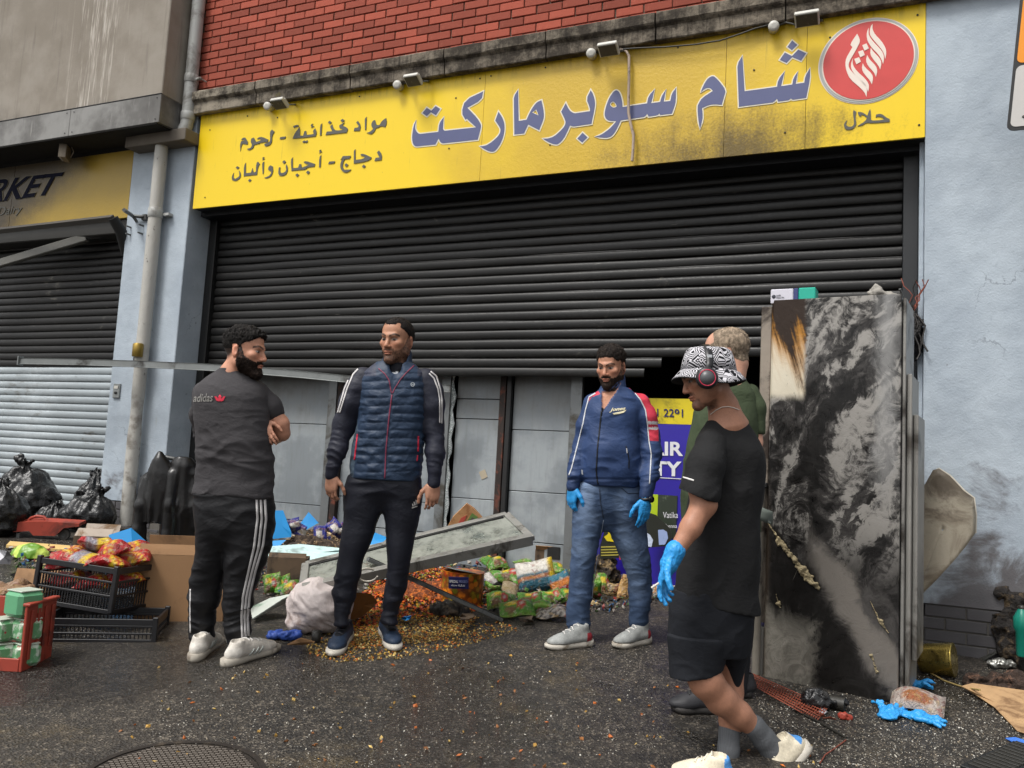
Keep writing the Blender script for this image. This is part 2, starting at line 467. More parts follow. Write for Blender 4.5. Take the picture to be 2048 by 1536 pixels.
def lap(P, Q, f=0.5):
    s = np.zeros_like(P); n = np.zeros(len(P))
    for i in range(4):
        a, b = Q[:, i], Q[:, (i+1) % 4]
        for k in range(3):
            s[:, k] += np.bincount(a, P[b, k], len(P)) + np.bincount(b, P[a, k], len(P))
        n += np.bincount(a, minlength=len(P)) + np.bincount(b, minlength=len(P))
    return P+f*(s/np.maximum(n, 1)[:, None]-P)
def vnormals(P, Q):
    fn = np.cross(P[Q[:, 2]]-P[Q[:, 0]], P[Q[:, 3]]-P[Q[:, 1]]); N = np.zeros_like(P)
    for i in range(4):
        for k in range(3): N[:, k] += np.bincount(Q[:, i], fn[:, k], len(P))
    return N/(np.linalg.norm(N, axis=1)[:, None]+1e-12)
def inpoly(uv, poly):
    x, y = uv[:, 0], uv[:, 1]; r = np.zeros(len(uv), bool); n = len(poly)
    for i in range(n):
        (x0, y0), (x1, y1) = poly[i], poly[(i+1) % n]
        if y0 == y1: continue
        r ^= ((y0 > y) != (y1 > y)) & (x < (x1-x0)*(y-y0)/(y1-y0)+x0)
    return r
def fast_mesh(name, P, Q, mat, parent=None, cols=None, smooth=True):
    me = bpy.data.meshes.new(name); me.vertices.add(len(P)); me.vertices.foreach_set('co', P.astype(np.float32).ravel())
    me.loops.add(Q.size); me.loops.foreach_set('vertex_index', Q.astype(np.int32).ravel())
    me.polygons.add(len(Q)); me.polygons.foreach_set('loop_start', np.arange(0, Q.size, Q.shape[1], dtype=np.int32))
    try: me.polygons.foreach_set('loop_total', np.full(len(Q), Q.shape[1], np.int32))
    except Exception: pass
    me.update(calc_edges=True); me.validate()
    me.polygons.foreach_set('use_smooth', np.full(len(me.polygons), smooth))
    me.materials.append(mat)
    if cols is not None: set_cols(me, cols)
    o = bpy.data.objects.new(name, me); return link(o, parent)
# ================================================================== surfaces of the place
def m_render():
    k = Mat('blue render'); x, y, z = k.xyz()
    n = k.noise(2.2, 6, .6); f = k.noise(26, 5, .6)
    c = k.mix(srgb('9aa4ae'), srgb('aab4bd'), n.ss(.35, .65)); c = k.mix(c, srgb('848e99'), f.ss(.58, .75)*0.45)
    rust = (k.noise(3.0, 5, .7, vec=k.scaled((2.5, 1, .5)))).ss(.55, .75)*(x+6.55).abs().ss(.35, .0)*z.ss(2.2, 1.2)*z.ss(.3, .9)
    c = k.mix(c, srgb('8f8460'), rust*.75)
    # smoke and splashed dirt low on the wall
    soot = ((k.noise(2.4, 6, .65, dist=.8)-.5)*1.5+k.noise(9, 5, .6)*.35+.78 - (z-.1)*0.72 - x.ss(.5, .2)*.25).ss(.30, .62)
    c = k.mix(c, srgb('4a4240'), soot*.85)
    sp = k.noise(70, 3, .6).ss(.66, .72)*z.ss(3.3, 1.0)
    c = k.mix(c, srgb('4b5158'), sp*.4); crk = k.voro(1.3, 'DISTANCE_TO_EDGE', vec=k.vec(x+k.noise(3, 5, .6)*.5, y, z+k.noise(4, 5, .6)*.4)); c = k.mix(c, srgb('5e6368'), crk.ss(.004, .001)*.45*k.noise(1.1, 3, .5).ss(.56, .64))
    ch = k.noise(14, 4, .5).ss(.735, .75); c = k.mix(c, srgb('6d6a66'), ch*.5)
    b = k.bump(k.noise(70, 5, .65)*.6+k.noise(9, 4, .55)*1.2+k.noise(2.5, 3, .5)*2.0, .40, .014)
    return k.set(c, .82, 0, b, .3)
MAT_RENDER = m_render()
def m_brick():
    k = Mat('red brick'); r = k.rnd(); n = k.noise(30, 6, .7); s_ = k.noise(9, 5, .6, vec=k.scaled((6, 6, 1)))
    c = k.mix(srgb('7f4033'), srgb('a65443'), r); c = k.mix(c, srgb('71392c'), n.ss(.5, .8)*.5)
    c = k.mix(c, srgb('c08a72'), s_.ss(.6, .8)*.25)
    return k.set(c, .88, 0, k.bump(k.noise(110, 5, .7), .5, .006), .25)
MAT_BRICK = m_brick()
MAT_MORTAR = M('mortar', srgb('6a5c50'), .95, var=.4, scale=20, bump=.5)
def m_stone():
    k = Mat('weathered stone'); x, y, z = k.xyz()
    n = k.noise(7, 7, .7); st = k.noise(14, 5, .6, vec=k.scaled((3, 3, .25))); moss = k.noise(11, 6, .7).ss(.58, .7)
    c = k.mix(srgb('3b352e'), srgb('7b7265'), n.ss(.4, .66)); c = k.mix(c, srgb('231f1b'), st.ss(.50, .66)*.55)
    c = k.mix(c, srgb('a39a8a'), x.ss(-5.0, -6.3)*n.ss(.35, .6)*.6)
    c = k.mix(c, srgb('5d5528'), moss*(x+5.2).abs().ss(1.0, .1)*.8)
    return k.set(c, .9, 0, k.bump(k.noise(60, 6, .7)+st*.5, .6, .01), .25)
MAT_STONE = m_stone()
def m_canopy():
    k = Mat('stained concrete'); x, y, z = k.xyz()
    st = k.noise(10, 5, .6, vec=k.scaled((1.6, 1.6, .10))); n = k.noise(1.6, 6, .6)
    c = k.mix(srgb('7f776c'), srgb('918a80'), n.ss(.35, .65)); c = k.mix(c, srgb('615950'), st.ss(.55, .75)*.5)
    ws = k.noise(22, 4, .7, vec=k.scaled((1, 1, .06))).ss(.5, .66)*(x+7.35).abs().ss(.55, .1)
    c = k.mix(c, srgb('c3bcb3'), ws*.75)
    sm = (k.noise(1.3, 5, .6)*.6 - (z-4.4)*.55 - (x+9.2)*.07).ss(.12, .42)
    c = k.mix(c, srgb('332c26'), sm*.6)
    return k.set(c, .85, 0, k.bump(k.noise(130, 5, .7), .5, .006), .3)
MAT_CANOPY = m_canopy()
def m_fascia():
    k = Mat('sooted sheet metal'); st = k.noise(16, 5, .65, vec=k.scaled((2, 2, .2))); n = k.noise(2.0, 6, .6)
    c = k.mix(srgb('5c5a57'), srgb('83827f'), n.ss(.38, .62)); c = k.mix(c, srgb('a5a49f'), st.ss(.58, .76)*.5); c = k.mix(c, srgb('2b2724'), k.noise(1.1, 5, .6).ss(.56, .72)*.7)
    return k.set(c, .55, .15, k.bump(n, .2, .01), .5)
MAT_FASCIA = m_fascia()
def m_sign(name, soot_shade_fn, hot=srgb('e6c40e'), dull=srgb('c2a024')):
    k = Mat(name); x, y, z = k.xyz(True); n = k.noise(1.3, 5, .6, world=True); g = k.noise(60, 4, .7, world=True); sp = k.noise(38, 4, .6, world=True)
    c = k.mix(hot, dull, soot_shade_fn[0](k, x, z, n)); so_ = soot_shade_fn[1](k, x, z, n, g)
    edg = (z-4.30).abs().ss(.16, .0)*k.noise(7, 5, .7, vec=k.scaled((2.5, 1, .3), True)).ss(.45, .65); c = k.mix(c, srgb('6b5a1e'), edg*.55); dr_ = k.noise(16, 4, .7, vec=k.scaled((2, 1, .12), True)).ss(.62, .72); c = k.mix(c, srgb('8a7426'), dr_*.35); c = k.mix(c, srgb('3a2d14'), so_); c = k.mix(c, srgb('5a4a1c'), sp.ss(.70, .74)*.5)
    bl = k.noise(34, 5, .65, world=True)
    return k.set(c, .38, 0, k.bump(bl*soot_shade_fn[0](k, x, z, n)+n*.5, .25, .012), .45)
def dull_main(k, x, z, n): return ((x+1.9).abs()*-.55+1.15+(n-.5)*1.1).ss(0.05, .9)
def soot_main(k, x, z, n, g):
    a = (x+1.15)*.60; b = (z-3.34)*1.75
    st = k.noise(5, 5, .7, vec=k.scaled((1.5, 1, .5), True)); return ((a*a+b*b)*-1.0+.52+(n-.5)*1.3+(g-.5)*.7+(st-.5)*.8).ss(.02, .75)*.85
MAT_SIGN = m_sign('yellow sign', (dull_main, soot_main))
def dull_l(k, x, z, n): return ((n-.5)*.8+.75).clip()
def soot_shade_l(k, x, z, n, g): return ((z-3.70)*1.7+(x+8.25)*-1.25+(n-.5)*1.2+.58+(g-.5)*.4).ss(.0, 1.1)*.98  # smoke soot plus the soffit's shade, painted darkest towards the top left
MAT_SIGN_L = m_sign('smoked yellow sign', (dull_l, soot_shade_l), srgb('bd9a14'), srgb('957b2c'))
def m_shutter(name, base, lite, rough, metal, dk=.6):
    k = Mat(name); st = k.noise(2.2, 5, .65, vec=k.scaled((.5, 3, 3)), world=True); f = k.noise(60, 4, .6, world=True); n = k.noise(1.0, 6, .6, world=True)
    c = k.mix(base, lite, (st*.7+f*.3).ss(.5, .74)); c = k.mix(c, srgb('0d0c0b'), n.ss(.5, .66)*dk)
    sc_ = k.noise(40, 3, .6, vec=k.scaled((.12, 1, 1), True)).ss(.70, .76); c = k.mix(c, srgb('56534e'), sc_*.6); pt = k.noise(.8, 6, .7, world=True, dist=1.5).ss(.60, .70)*k.noise(30, 4, .6, vec=k.scaled((.25, 1, 1), True)).ss(.5, .6); c = k.mix(c, srgb('6b675f'), pt*.75)
    return k.set(c, (f-.5)*.4+rough, metal, k.bump(k.noise(140, 4, .6, world=True), .2, .003), .5)
MAT_SLAT = m_shutter('sooted shutter', srgb('0c0b0a'), srgb('2a2826'), .46, .2)
MAT_SLATB = m_shutter('charred shutter', srgb('0a0909'), srgb('201e1c'), .5, .15)
MAT_SLATS = m_shutter('silver shutter', srgb('a0a8ac'), srgb('bcc3c6'), .4, .35, .15)
MAT_BLACK = M('black paint', srgb('141414'), .5, var=.4, scale=4, bump=.2)
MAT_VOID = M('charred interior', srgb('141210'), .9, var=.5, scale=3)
MAT_GALV = M('galvanised steel', srgb('8e9190'), .38, .8, var=.3, scale=5, col2=srgb('4e4c49'), f2=.35, bump=.1)
MAT_DULLGALV = M('dull galvanised steel', srgb('6f7170'), .5, .5, var=.4, scale=4, col2=srgb('3a3836'), f2=.5, bump=.15)
MAT_LETTER = M('blue vinyl', srgb('4a5078'), .45, var=.2, scale=3, bump=.05)
MAT_OUTLINE = M('white vinyl', srgb('d8d2bd'), .5, var=.12, scale=3, bump=.05)
MAT_GREYINK = M('grey vinyl', srgb('4d4c44'), .5, var=.15, scale=3, bump=.05)
MAT_RED = M('red vinyl', srgb('c23a36'), .4, var=.22, scale=2.5, bump=.05)
MAT_CREAM = M('cream vinyl', srgb('ddd0c4'), .5, var=.12, scale=3, bump=.05)
MAT_SILVERINK = M('silver vinyl', srgb('9a9c98'), .35, .3, var=.2, scale=3, bump=.05)
MAT_PIPE = M('painted pipe', srgb('a2a3a0'), .5, var=.25, scale=5, col2=srgb('6d6a64'), f2=.35, bump=.08, bscale=60)
def m_pipe_low():
    k = Mat('flaking pipe'); x, y, z = k.xyz(); n = k.noise(24, 6, .7, vec=k.scaled((1, 1, .45))); a = z.ss(2.4, .7)
    c = k.mix(srgb('a9a7a1'), srgb('6a645b'), k.noise(6, 5, .6).ss(.45, .65)*a); c = k.mix(c, srgb('433d36'), n.ss(.63, .68)*.8)
    return k.set(c, .6, 0, k.bump(n*1.0+k.noise(9, 4, .5)*.5, .6, .01), .4)
MAT_PIPE_LOW = m_pipe_low()
MAT_WHITEPLASTIC = M('white plastic', srgb('b8b6ae'), .45, var=.2, scale=14, bump=.1)
MAT_DARKPLASTIC = M('dark plastic', srgb('26241f'), .5, var=.3, scale=14, bump=.1)
MAT_BRASS = M('tarnished brass', srgb('8b7436'), .45, .7, var=.4, scale=18, bump=.2)
MAT_PLINTH = M('dark plinth brick', srgb('4a484a'), .8, var=.3, scale=9, bump=.35)
MAT_PLINTHM = M('plinth mortar', srgb('57544f'), .95, var=.4, scale=20, bump=.4)
MAT_WOODCABLE = M('grey trunking', srgb('a08f80'), .7, var=.3, scale=20, col2=srgb('58504a'), f2=.3)

def m_ground():
    k = Mat('wet asphalt'); x, y, z = k.xyz()
    n = k.noise(.9, 6, .6); f = k.noise(120, 4, .75); g = k.noise(11, 6, .65); ce = k.voro(95, out='Color'); vd = k.voro(95)
    c = k.mix(srgb('191613'), srgb('3a342d'), (n*.4+g*.6).ss(.34, .66))
    c = k.mix(c, srgb('7d7467'), (ce*.55+f*.45).ss(.56, .74)*(g.ss(.30, .60)*.7+.2)); c = k.mix(c, srgb('0d0b0a'), f.ss(.47, .36)*.75)
    v2 = k.voro(45); gl = v2.ss(.17, .10)*k.noise(2.0, 4, .6).ss(.40, .60); c = k.mix(c, srgb('b3ab9c'), gl*.75)
    wet = (k.noise(.75, 5, .62, dist=.5)+(y+2.4).abs()*-.06).ss(.40, .55); c = k.mix(c, srgb('0f0e0c'), wet*.45)
    tan = k.noise(1.7, 6, .7).ss(.55, .70); c = k.mix(c, srgb('75633f'), tan*.45*f.ss(.40, .6))
    dirt = k.noise(3.1, 6, .7, dist=1.).ss(.60, .75); c = k.mix(c, srgb('0e0c0b'), dirt*.6)
    ro = wet*-.42+.56+(f-.5)*.45
    return k.set(c, ro, 0, k.bump(f*.8+vd*.8+g*.5, .8, .014), .5)
MAT_GROUND = m_ground()

# ================================================================== ground
def ground():
    xs = np.r_[-60, -20, np.linspace(-12, 5, 70), 20, 60]; ys = np.r_[-60, -15, np.linspace(-7, 1.2, 50)]
    P = [(x, y, gz(x, y) if y > -20 else gz(x, -20)) for y in ys for x in xs]
    n = len(xs); Fq = [(j*n+i, j*n+i+1, (j+1)*n+i+1, (j+1)*n+i) for j in range(len(ys)-1) for i in range(n-1)]
    o = mesh_obj('pavement_ground', P, Fq, MAT_GROUND, smooth=True); return tag(o, kind='structure')
ground()

# ================================================================== the building
XL, XR = -6.266, 0.18                     # the shop front between its two jambs
bld = empty('shop_building', 'red brick shop building with pale blue rendered walls and stone string course', 'building')
def mass(name, lo, hi, mat, parent=bld, bev=0.004): return MB().box(lo, hi, 0, bev).build(name, mat, parent)
wall = mass('rendered_wall', (XR, 0, 0.30), (7, .45, 7.5), MAT_RENDER)
pl = MB().box((XR+.02, .012, -.6), (7, .45, .298)).build('plinth', MAT_PLINTHM, bld)
bk = MB().box((0, 0, 0), (.2235, .05, .066), 0, .003).build('brick', MAT_PLINTH, pl)
first = True
for r in range(5):
    z = .297-.0755*(r+1)+.005
    for i in range(9):
        x = XR+.0185+(i-1)*.2335+(.117 if r % 2 else 0)
        if x < XR-.1: continue
        x = max(x, XR+.0185) if i else x
        p = (x, 0.004+random.uniform(-.002, .002), z)
        if first: bk.location = p; first = False
        else: copy_of(bk, pl, p)
# brick upper wall
bw = mass('brick_wall', (-6.45, .016, 4.25), (1.5, .5, 7.5), MAT_MORTAR)
bb = MB().box((0, 0, 0), (.2155, .04, .066), 0, .004).build('brick', MAT_BRICK, bw)
b0 = None
for r in range(16):
    z = 4.475+.075*r
    for i in range(32):
        x = -6.40+i*.2255+(.11 if r % 2 else 0)+random.uniform(-.003, .003)
        uv = topx([(x+.22, 0, z+.07), (x, 0, z)])
        if uv[:, 1].max() < -4 or x > .2: continue
        p = (x, random.uniform(-.0025, .0025), z+random.uniform(-.0015, .0015))
        if b0 is None: bb.location = p; b0 = bb
        else: copy_of(bb, bw, p)
# string course of stone blocks
cor = mass('string_course', (-6.30, -.02, 4.27), (1.5, .03, 4.47), MAT_STONE)
edges = [-6.262, -5.48, -4.42, -3.47, -2.55, -1.66, -.72, .15, 1.2]
for a, b in zip(edges, edges[1:]):
    mb = MB(); a += .006; b -= .006
    prof = [(-.02, 4.262), (-.068, 4.262), (-.074, 4.27), (-.074, 4.365), (-.098, 4.385), (-.105, 4.395), (-.105, 4.468), (-.09, 4.482), (.012, 4.505), (.012, 4.27)]
    n = 14; xs = np.linspace(a, b, n); P = np.array([[(x, y+random.uniform(-.002, .002), z+random.uniform(-.002, .002)) for (y, z) in prof+prof[:1]] for x in xs])
    P[:, -1] = P[:, 0]
    mb.sheet(P, smooth=False); m_ = len(prof)
    mb.add([tuple(p) for p in P[0][:m_]], [tuple(range(m_))[::-1]]); mb.add([tuple(p) for p in P[-1][:m_]], [tuple(range(m_))])
    fix_normals(mb.build('stone', MAT_STONE, cor))
# pillar between the two shops
pil = MB().box((-7.091, 0, .475), (XL, .45, 4.3), 0, .006).build('pillar', MAT_RENDER, bld)
ppl = MB().box((-7.085, .012, -.3), (XL-.01, .45, .473)).build('pillar_plinth', MAT_PLINTHM, bld)
b0 = None
for r in range(6):
    z = .472-.0755*(r+1)+.004
    for i in range(5):
        x = -7.09+i*.2335-(.117 if r % 2 else 0)
        if x < -7.21 or x > -6.45: continue
        if b0 is None: b0 = MB().box((0, 0, 0), (.2235, .05, .066), 0, .003).build('brick', MAT_PLINTH, ppl, (x, .003, z))
        else: copy_of(b0, ppl, (x, .003, z))
# dark shop interior behind the shutters
mass('interior_back_wall', (-13, 2.2, -.4), (1.0, 2.3, 4.6), MAT_VOID)
mass('interior_ceiling', (-13, .5, 3.75), (.6, 2.3, 3.85), MAT_VOID)
mass('interior_side_wall', (XR+.02, .46, -.4), (XR+.1, 2.2, 4.2), MAT_VOID)
mass('interior_party_wall', (-7.0, .46, -.4), (-6.36, 2.2, 4.2), MAT_VOID)
mass('lintel', (XL+.002, .16, 3.48), (XR-.002, .45, 4.25), MAT_VOID)
mass('interior_floor', (-13, .55, -.3), (.3, 2.2, .09), MAT_VOID)
# lighter strip of jamb beside the right-hand shutter guide
mass('jamb_strip', (.150, .10, .2), (XR-.001, .44, 3.40), MAT_RENDER)

# neighbouring canopy
can = empty('concrete_canopy', 'stained grey concrete canopy with sooted metal edge above the smoked sign', 'canopy')
MB().box((-14, -.34, 4.366), (-6.396, .3, 7.5), 0, .008).build('concrete_face', MAT_CANOPY, can)
for a, b in ((-14, -9.5), (-9.497, -7.62), (-7.617, -6.388)):
    fp = MB().box((a, -.352, 4.085), (b, -.02, 4.364), 0, .004).build('fascia_panel', MAT_FASCIA, can)
    for sx in (a+.05, b-.05):
        for sz in (4.12, 4.33):
            MB().lathe((sx, -.353, sz), (0, -1, 0), [(0, .006), (.004, .006), (.005, .003)], 8).build('rivet', MAT_BLACK, fp)
MB().box((-14, -.335, 4.372), (-6.39, -.356, 4.366)).build('drip_edge', MAT_BLACK, can)
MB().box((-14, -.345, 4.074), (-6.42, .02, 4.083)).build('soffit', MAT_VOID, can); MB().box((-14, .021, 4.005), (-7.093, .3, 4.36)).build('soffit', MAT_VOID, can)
led = W(399, 284); fc = PX(372, 272, led[0]); lz = 4.085
MB().box((-7.02, fc[1], 3.965), (led[0]-.012, .02, lz), 0, .006).build('stone_ledge', MAT_CANOPY, can)

# downpipes
dp = empty('upper_downpipe', 'pale grey downpipe beside the red brickwork, ending on a concrete ledge', 'pipe')
a = W(404, -20, -.06); b = W(386, 255, -.06); 
xa = -6.315; pts = [(xa, -.075, 6.0), (xa, -.075, 4.22), (xa-.005, -.078, 4.15), (xa-.03, -.085, 4.09)]
MB().tube(pts, .062, 20).build('pipe', MAT_PIPE, dp)
for z in (4.62, 4.24):
    MB().lathe((xa, -.075, z-.04), (0, 0, 1), [(0, .066), (.004, .069), (.075, .069), (.08, .066)], 24).build('collar', MAT_PIPE, dp)
MB().box((xa+.05, -.09, 4.60), (xa+.13, -.06, 4.625), 0, .004).tube([(xa+.12, -.1, 4.612), (xa+.12, .0, 4.612)], .008, 8).build('bracket', MAT_PIPE, dp)
dl = empty('lower_downpipe', 'dented flaking downpipe fixed to the pale blue pillar', 'pipe')
pt = W(323, 300, -.09); pb = W(258, 985, -.09); xp = (pt[0]+pb[0])/2
zs = np.linspace(.26, 3.99, 40); rr = .062+.003*np.array([float(vnoise(np.array([[0, 0, z*4.]]), 3)[0]) for z in zs]); rr[(zs > 1.15) & (zs < 1.5)] -= .006
MB().tube([(pt[0]+(pb[0]-pt[0])*(pt[2]-z)/(pt[2]-pb[2]), -.09, z) for z in zs], rr, 20).build('pipe', MAT_PIPE_LOW, dl)
def xpipe(z): return pt[0]+(pb[0]-pt[0])*(pt[2]-z)/(pt[2]-pb[2])
MB().lathe((xpipe(3.28), -.09, 3.24), (0, 0, 1), [(0, .066), (.004, .07), (.09, .07), (.094, .066)], 24).box((xpipe(3.28)-.13, -.06, 3.27), (xpipe(3.28)-.055, 0, 3.33)).box((xpipe(3.28)+.055, -.06, 3.27), (xpipe(3.28)+.14, 0, 3.295)).build('bracket', MAT_PIPE, dl)
MB().lathe((xpipe(1.92)+.012, -.155, 1.86), (0, 0, 1), [(0, .045), (.004, .05), (.12, .05), (.13, .04)], 16).build('brass_clamp', MAT_BRASS, dl)
MB().box((xpipe(1.92)-.14, -.07, 1.83), (xpipe(1.92)-.065, 0, 2.0), 0, .004).build('clip', MAT_DARKPLASTIC, dl)
kb = empty('key_switch_box', 'small grey key switch plate on the pillar beside the silver shutter', 'switch')
p = W(235, 782); MB().box((p[0]-.045, -.018, p[2]-.07), (p[0]+.045, 0, p[2]+.07), 0, .006).build('plate', MAT_GALV, kb)
MB().box((p[0]-.028, -.024, p[2]+.02), (p[0]+.028, -.018, p[2]+.05), 0, .002).build('label', MAT_WHITEPLASTIC, kb)
MB().lathe((p[0], -.018, p[2]-.02), (0, -1, 0), [(0, .014), (.01, .014), (.011, .01)], 12).build('lock', MAT_BLACK, kb)
sb = empty('broken_awning_bracket', 'broken steel awning bracket with bare bolts on the pillar', 'bracket')
p0 = W(248, 420, -.32); p1 = W(266, 432, -.05); p2 = W(287, 434, -.03)
MB().tube([p0, p1], .022, 4, smooth=False).tube([p1, p1+np.array([0, .05, -.04])], .02, 4, smooth=False).build('arm', MAT_DULLGALV, sb)
MB().box(p2-np.array([.03, 0, .03]), p2+np.array([.03, .03, .03]), 0, .004).tube([p1, p2], .018, 4, smooth=False).build('end_plate', MAT_DULLGALV, sb)
for (u, v) in ((262, 455), (287, 452), (261, 470), (285, 468)):
    q = W(u, v); MB().tube([(q[0], .0, q[2]), (q[0]-.01, -.05, q[2]+.004)], .009, 8).build('bolt', MAT_DULLGALV, sb)

# ================================================================== main sign
sg = empty('yellow_shop_sign', 'long yellow shop sign with blue outlined Arabic lettering and red oval emblem', 'sign')
seams = [XL+.049, W(959, 363)[0], W(1447, 300)[0], W(1610, 280)[0], XR-.001]
for a, b in zip(seams, seams[1:]):
    nx, nz = 30, 12; P = np.zeros((nz, nx, 3))
    for i, z in enumerate(np.linspace(3.331, 4.309, nz)):
        for j, x in enumerate(np.linspace(a+.0015, b-.0015, nx)):
            P[i, j] = (x, -.002+.001*math.sin(x*2.1+z*3)+(.0015*vnoise(np.array([[x*3, z*4, 1.]]))[0] if -2.6 < x < -.9 else 0)*max(0, 1-(z-3.33)), z)
    mb = MB().sheet(P[::-1], th=.02, nrm=(0, -1, 0), smooth=False); fix_normals(mb.build('sign_panel', MAT_SIGN, sg))
MB().box((XL+.049, .02, 3.3345), (XR-.003, .15, 4.25)).build('sign_box', MAT_BLACK, sg)
MB().box((XL+.01, .1495, 3.30), (XR-.004, .33, 3.47)).build('shutter_housing', M('navy black', srgb('0c0e14'), .5, var=.3), sg)
SY = -.0075
scr = MB().lathe((0, 0, 0), (0, -1, 0), [(0, .007), (.003, .007), (.004, .003)], 8).build('screw', MAT_BLACK, sg, tuple(W(555, 235, -.004)))
for (u, v) in ((495, 232), (518, 287), (719, 193), (912, 196), (960, 157), (982, 152), (1091, 135), (898, 297), (1100, 290), (1356, 95), (1508, 140), (1570, 265), (1660, 75), (1835, 30), (1838, 250), (420, 260), (410, 395)): copy_of(scr, sg, tuple(W(u, v, -.004)))
def smap(ox, oy, sc): return lambda x, y: W(ox+x/sc, oy+y/sc, SY)
def offset(poly, d):
    """outline grown outwards by d"""
    P = np.array(poly, float); A = np.sum(P[:, 0]*np.roll(P[:, 1], -1)-np.roll(P[:, 0], -1)*P[:, 1]); sgn = 1 if A > 0 else -1
    e = np.roll(P, -1, 0)-P; e /= np.linalg.norm(e, axis=1)[:, None]+1e-9; nrm = np.stack([e[:, 1], -e[:, 0]], 1)*sgn
    n0 = np.roll(nrm, 1, 0); b = nrm+n0; q = 1+np.sum(nrm*n0, 1); b = b/np.maximum(q, .45)[:, None]
    return P+b*d
def sm(poly, it=1):
    """rounds the corners that turn gently"""
    P = [np.array(p, float) for p in poly]
    for _ in range(it):
        o = []; n = len(P)
        for i in range(n):
            a, b, c = P[i-1], P[i], P[(i+1) % n]; u = (b-a)/(np.linalg.norm(b-a)+1e-9); v = (c-b)/(np.linalg.norm(c-b)+1e-9)
            if u@v > .62: o += [b*.75+a*.25 if np.linalg.norm(b-a) < 4*np.linalg.norm(c-b) else b-u*.25*np.linalg.norm(c-b), b*.75+c*.25 if np.linalg.norm(c-b) < 4*np.linalg.norm(b-a) else b+v*.25*np.linalg.norm(b-a)]
            else: o.append(b)
        P = o
    return [tuple(p) for p in P]
def glyph(name, outl, cm, mat=MAT_LETTER, rim=None, d=0):
    f = smap(*cm); o = [sm(q) for q in outl]
    if rim:
        g = [[tuple(p) for p in offset(o[0], d)]]+[[tuple(p) for p in offset(q, -d*.55)] for q in o[1:]]
        r = poly_flat(name, g, lambda x, y: f(x, y)+np.array([0, .0015, 0]), rim, sg, .004)
        return poly_flat('face', o, f, mat, r, .002)
    return poly_flat(name, o, f, mat, sg, .004)
CA, CB, CC, CD, CE, CF = (810, 160, 9.309), (1010, 150, 10.24), (1170, 150, 10.24), (1380, 70, 7.877), (1630, 30, 6.4), (450, 220, 6.0235)
BIG = [
 (CA, [[(205,745),(185,880),(200,940),(235,985),(275,1005),(620,965),(640,800),(720,690),(705,915),(735,945),(1320,880),(1150,720),(1125,740),(1050,610),(1120,370),(1455,212),(1425,370),(1160,515),(1340,700),(1412,820),(1415,880),(1355,1110),(700,1180),(660,1160),(625,1090),(565,1200),(200,1238),(150,1200),(130,1100),(135,1010),(160,850)]]),
 (CA, [[(405,515),(490,570),(570,485),(655,535),(575,655),(480,600),(405,672),(325,615)]]),
 (CA, [[(1740,590),(1810,690),(1850,800),(1855,920),(1830,1060),(1770,1200),(1700,1300),(1650,1335),(1580,1335),(1480,1290),(1390,1232),(1450,1232),(1550,1200),(1680,1100),(1760,1010),(1780,940),(1770,890),(1680,755)]]),
 (CB, [[(268,300),(280,940),(440,915),(500,780),(580,640),(660,550),(745,515),(785,680),(800,830),(780,930),(700,1130),(475,1015),(390,1195),(190,1220),(180,440)], [(640,705),(685,825),(550,765)]]),
 (CB, [[(1755,310),(1810,400),(1845,540),(1840,660),(1770,1000),(1400,1055),(1330,1035),(1280,1150),(1200,1310),(1110,1400),(1060,1425),(980,1415),(860,1360),(770,1300),(880,1300),(1000,1260),(1120,1160),(1210,1060),(1240,990),(1235,930),(1150,750),(1245,575),(1300,690),(1350,750),(1420,785),(1740,740),(1735,660),(1665,490)]]),
 (CB, [[(1590,1180),(1690,1275),(1580,1385),(1480,1300)]]),
 (CC, [[(650,310),(700,345),(740,440),(765,560),(770,655),(1270,580),(1300,435),(1425,290),(1355,575),(1540,550),(1570,430),(1660,295),(1610,545),(1745,530),(1780,375),(1865,260),(1860,530),(1830,650),(1780,790),(1540,820),(1520,785),(1490,825),(1300,850),(1275,795),(1225,855),(730,930),(690,1030),(620,1160),(560,1240),(480,1285),(340,1285),(205,1260),(320,1230),(480,1120),(580,1020),(640,945),(500,940),(430,900),(400,830),(405,740),(440,610),(490,480),(560,370),(610,320)], [(580,540),(620,570),(650,640),(600,670),(545,655),(510,600),(540,550)]]),
 (CD, [[(350,645),(390,655),(480,750),(565,870),(540,960),(500,1100),(400,1090),(300,1100),(190,1150),(200,1260),(195,1340),(155,1485),(130,1340),(115,1130),(140,1070),(190,990),(360,880),(320,835),(270,830),(215,860),(170,900),(190,840),(240,740),(290,675)]]),
 (CD, [[(825,325),(860,885),(1370,815),(1390,705),(1490,570),(1435,805),(1610,780),(1630,680),(1700,570),(1665,770),(1800,750),(1815,650),(1890,520),(1890,700),(1830,990),(1615,1020),(1590,1000),(1560,1025),(1390,1050),(1370,1005),(1315,1060),(770,1130),(745,460)]]),
 (CD, [[(1610,85),(1690,155),(1605,240),(1535,185)]]),
 (CD, [[(1495,275),(1605,330),(1705,230),(1830,285),(1750,405),(1610,348),(1520,440),(1415,390)]])]
for cm, o in BIG: glyph('letter', o, cm, MAT_LETTER, MAT_OUTLINE, 2.3*cm[2])
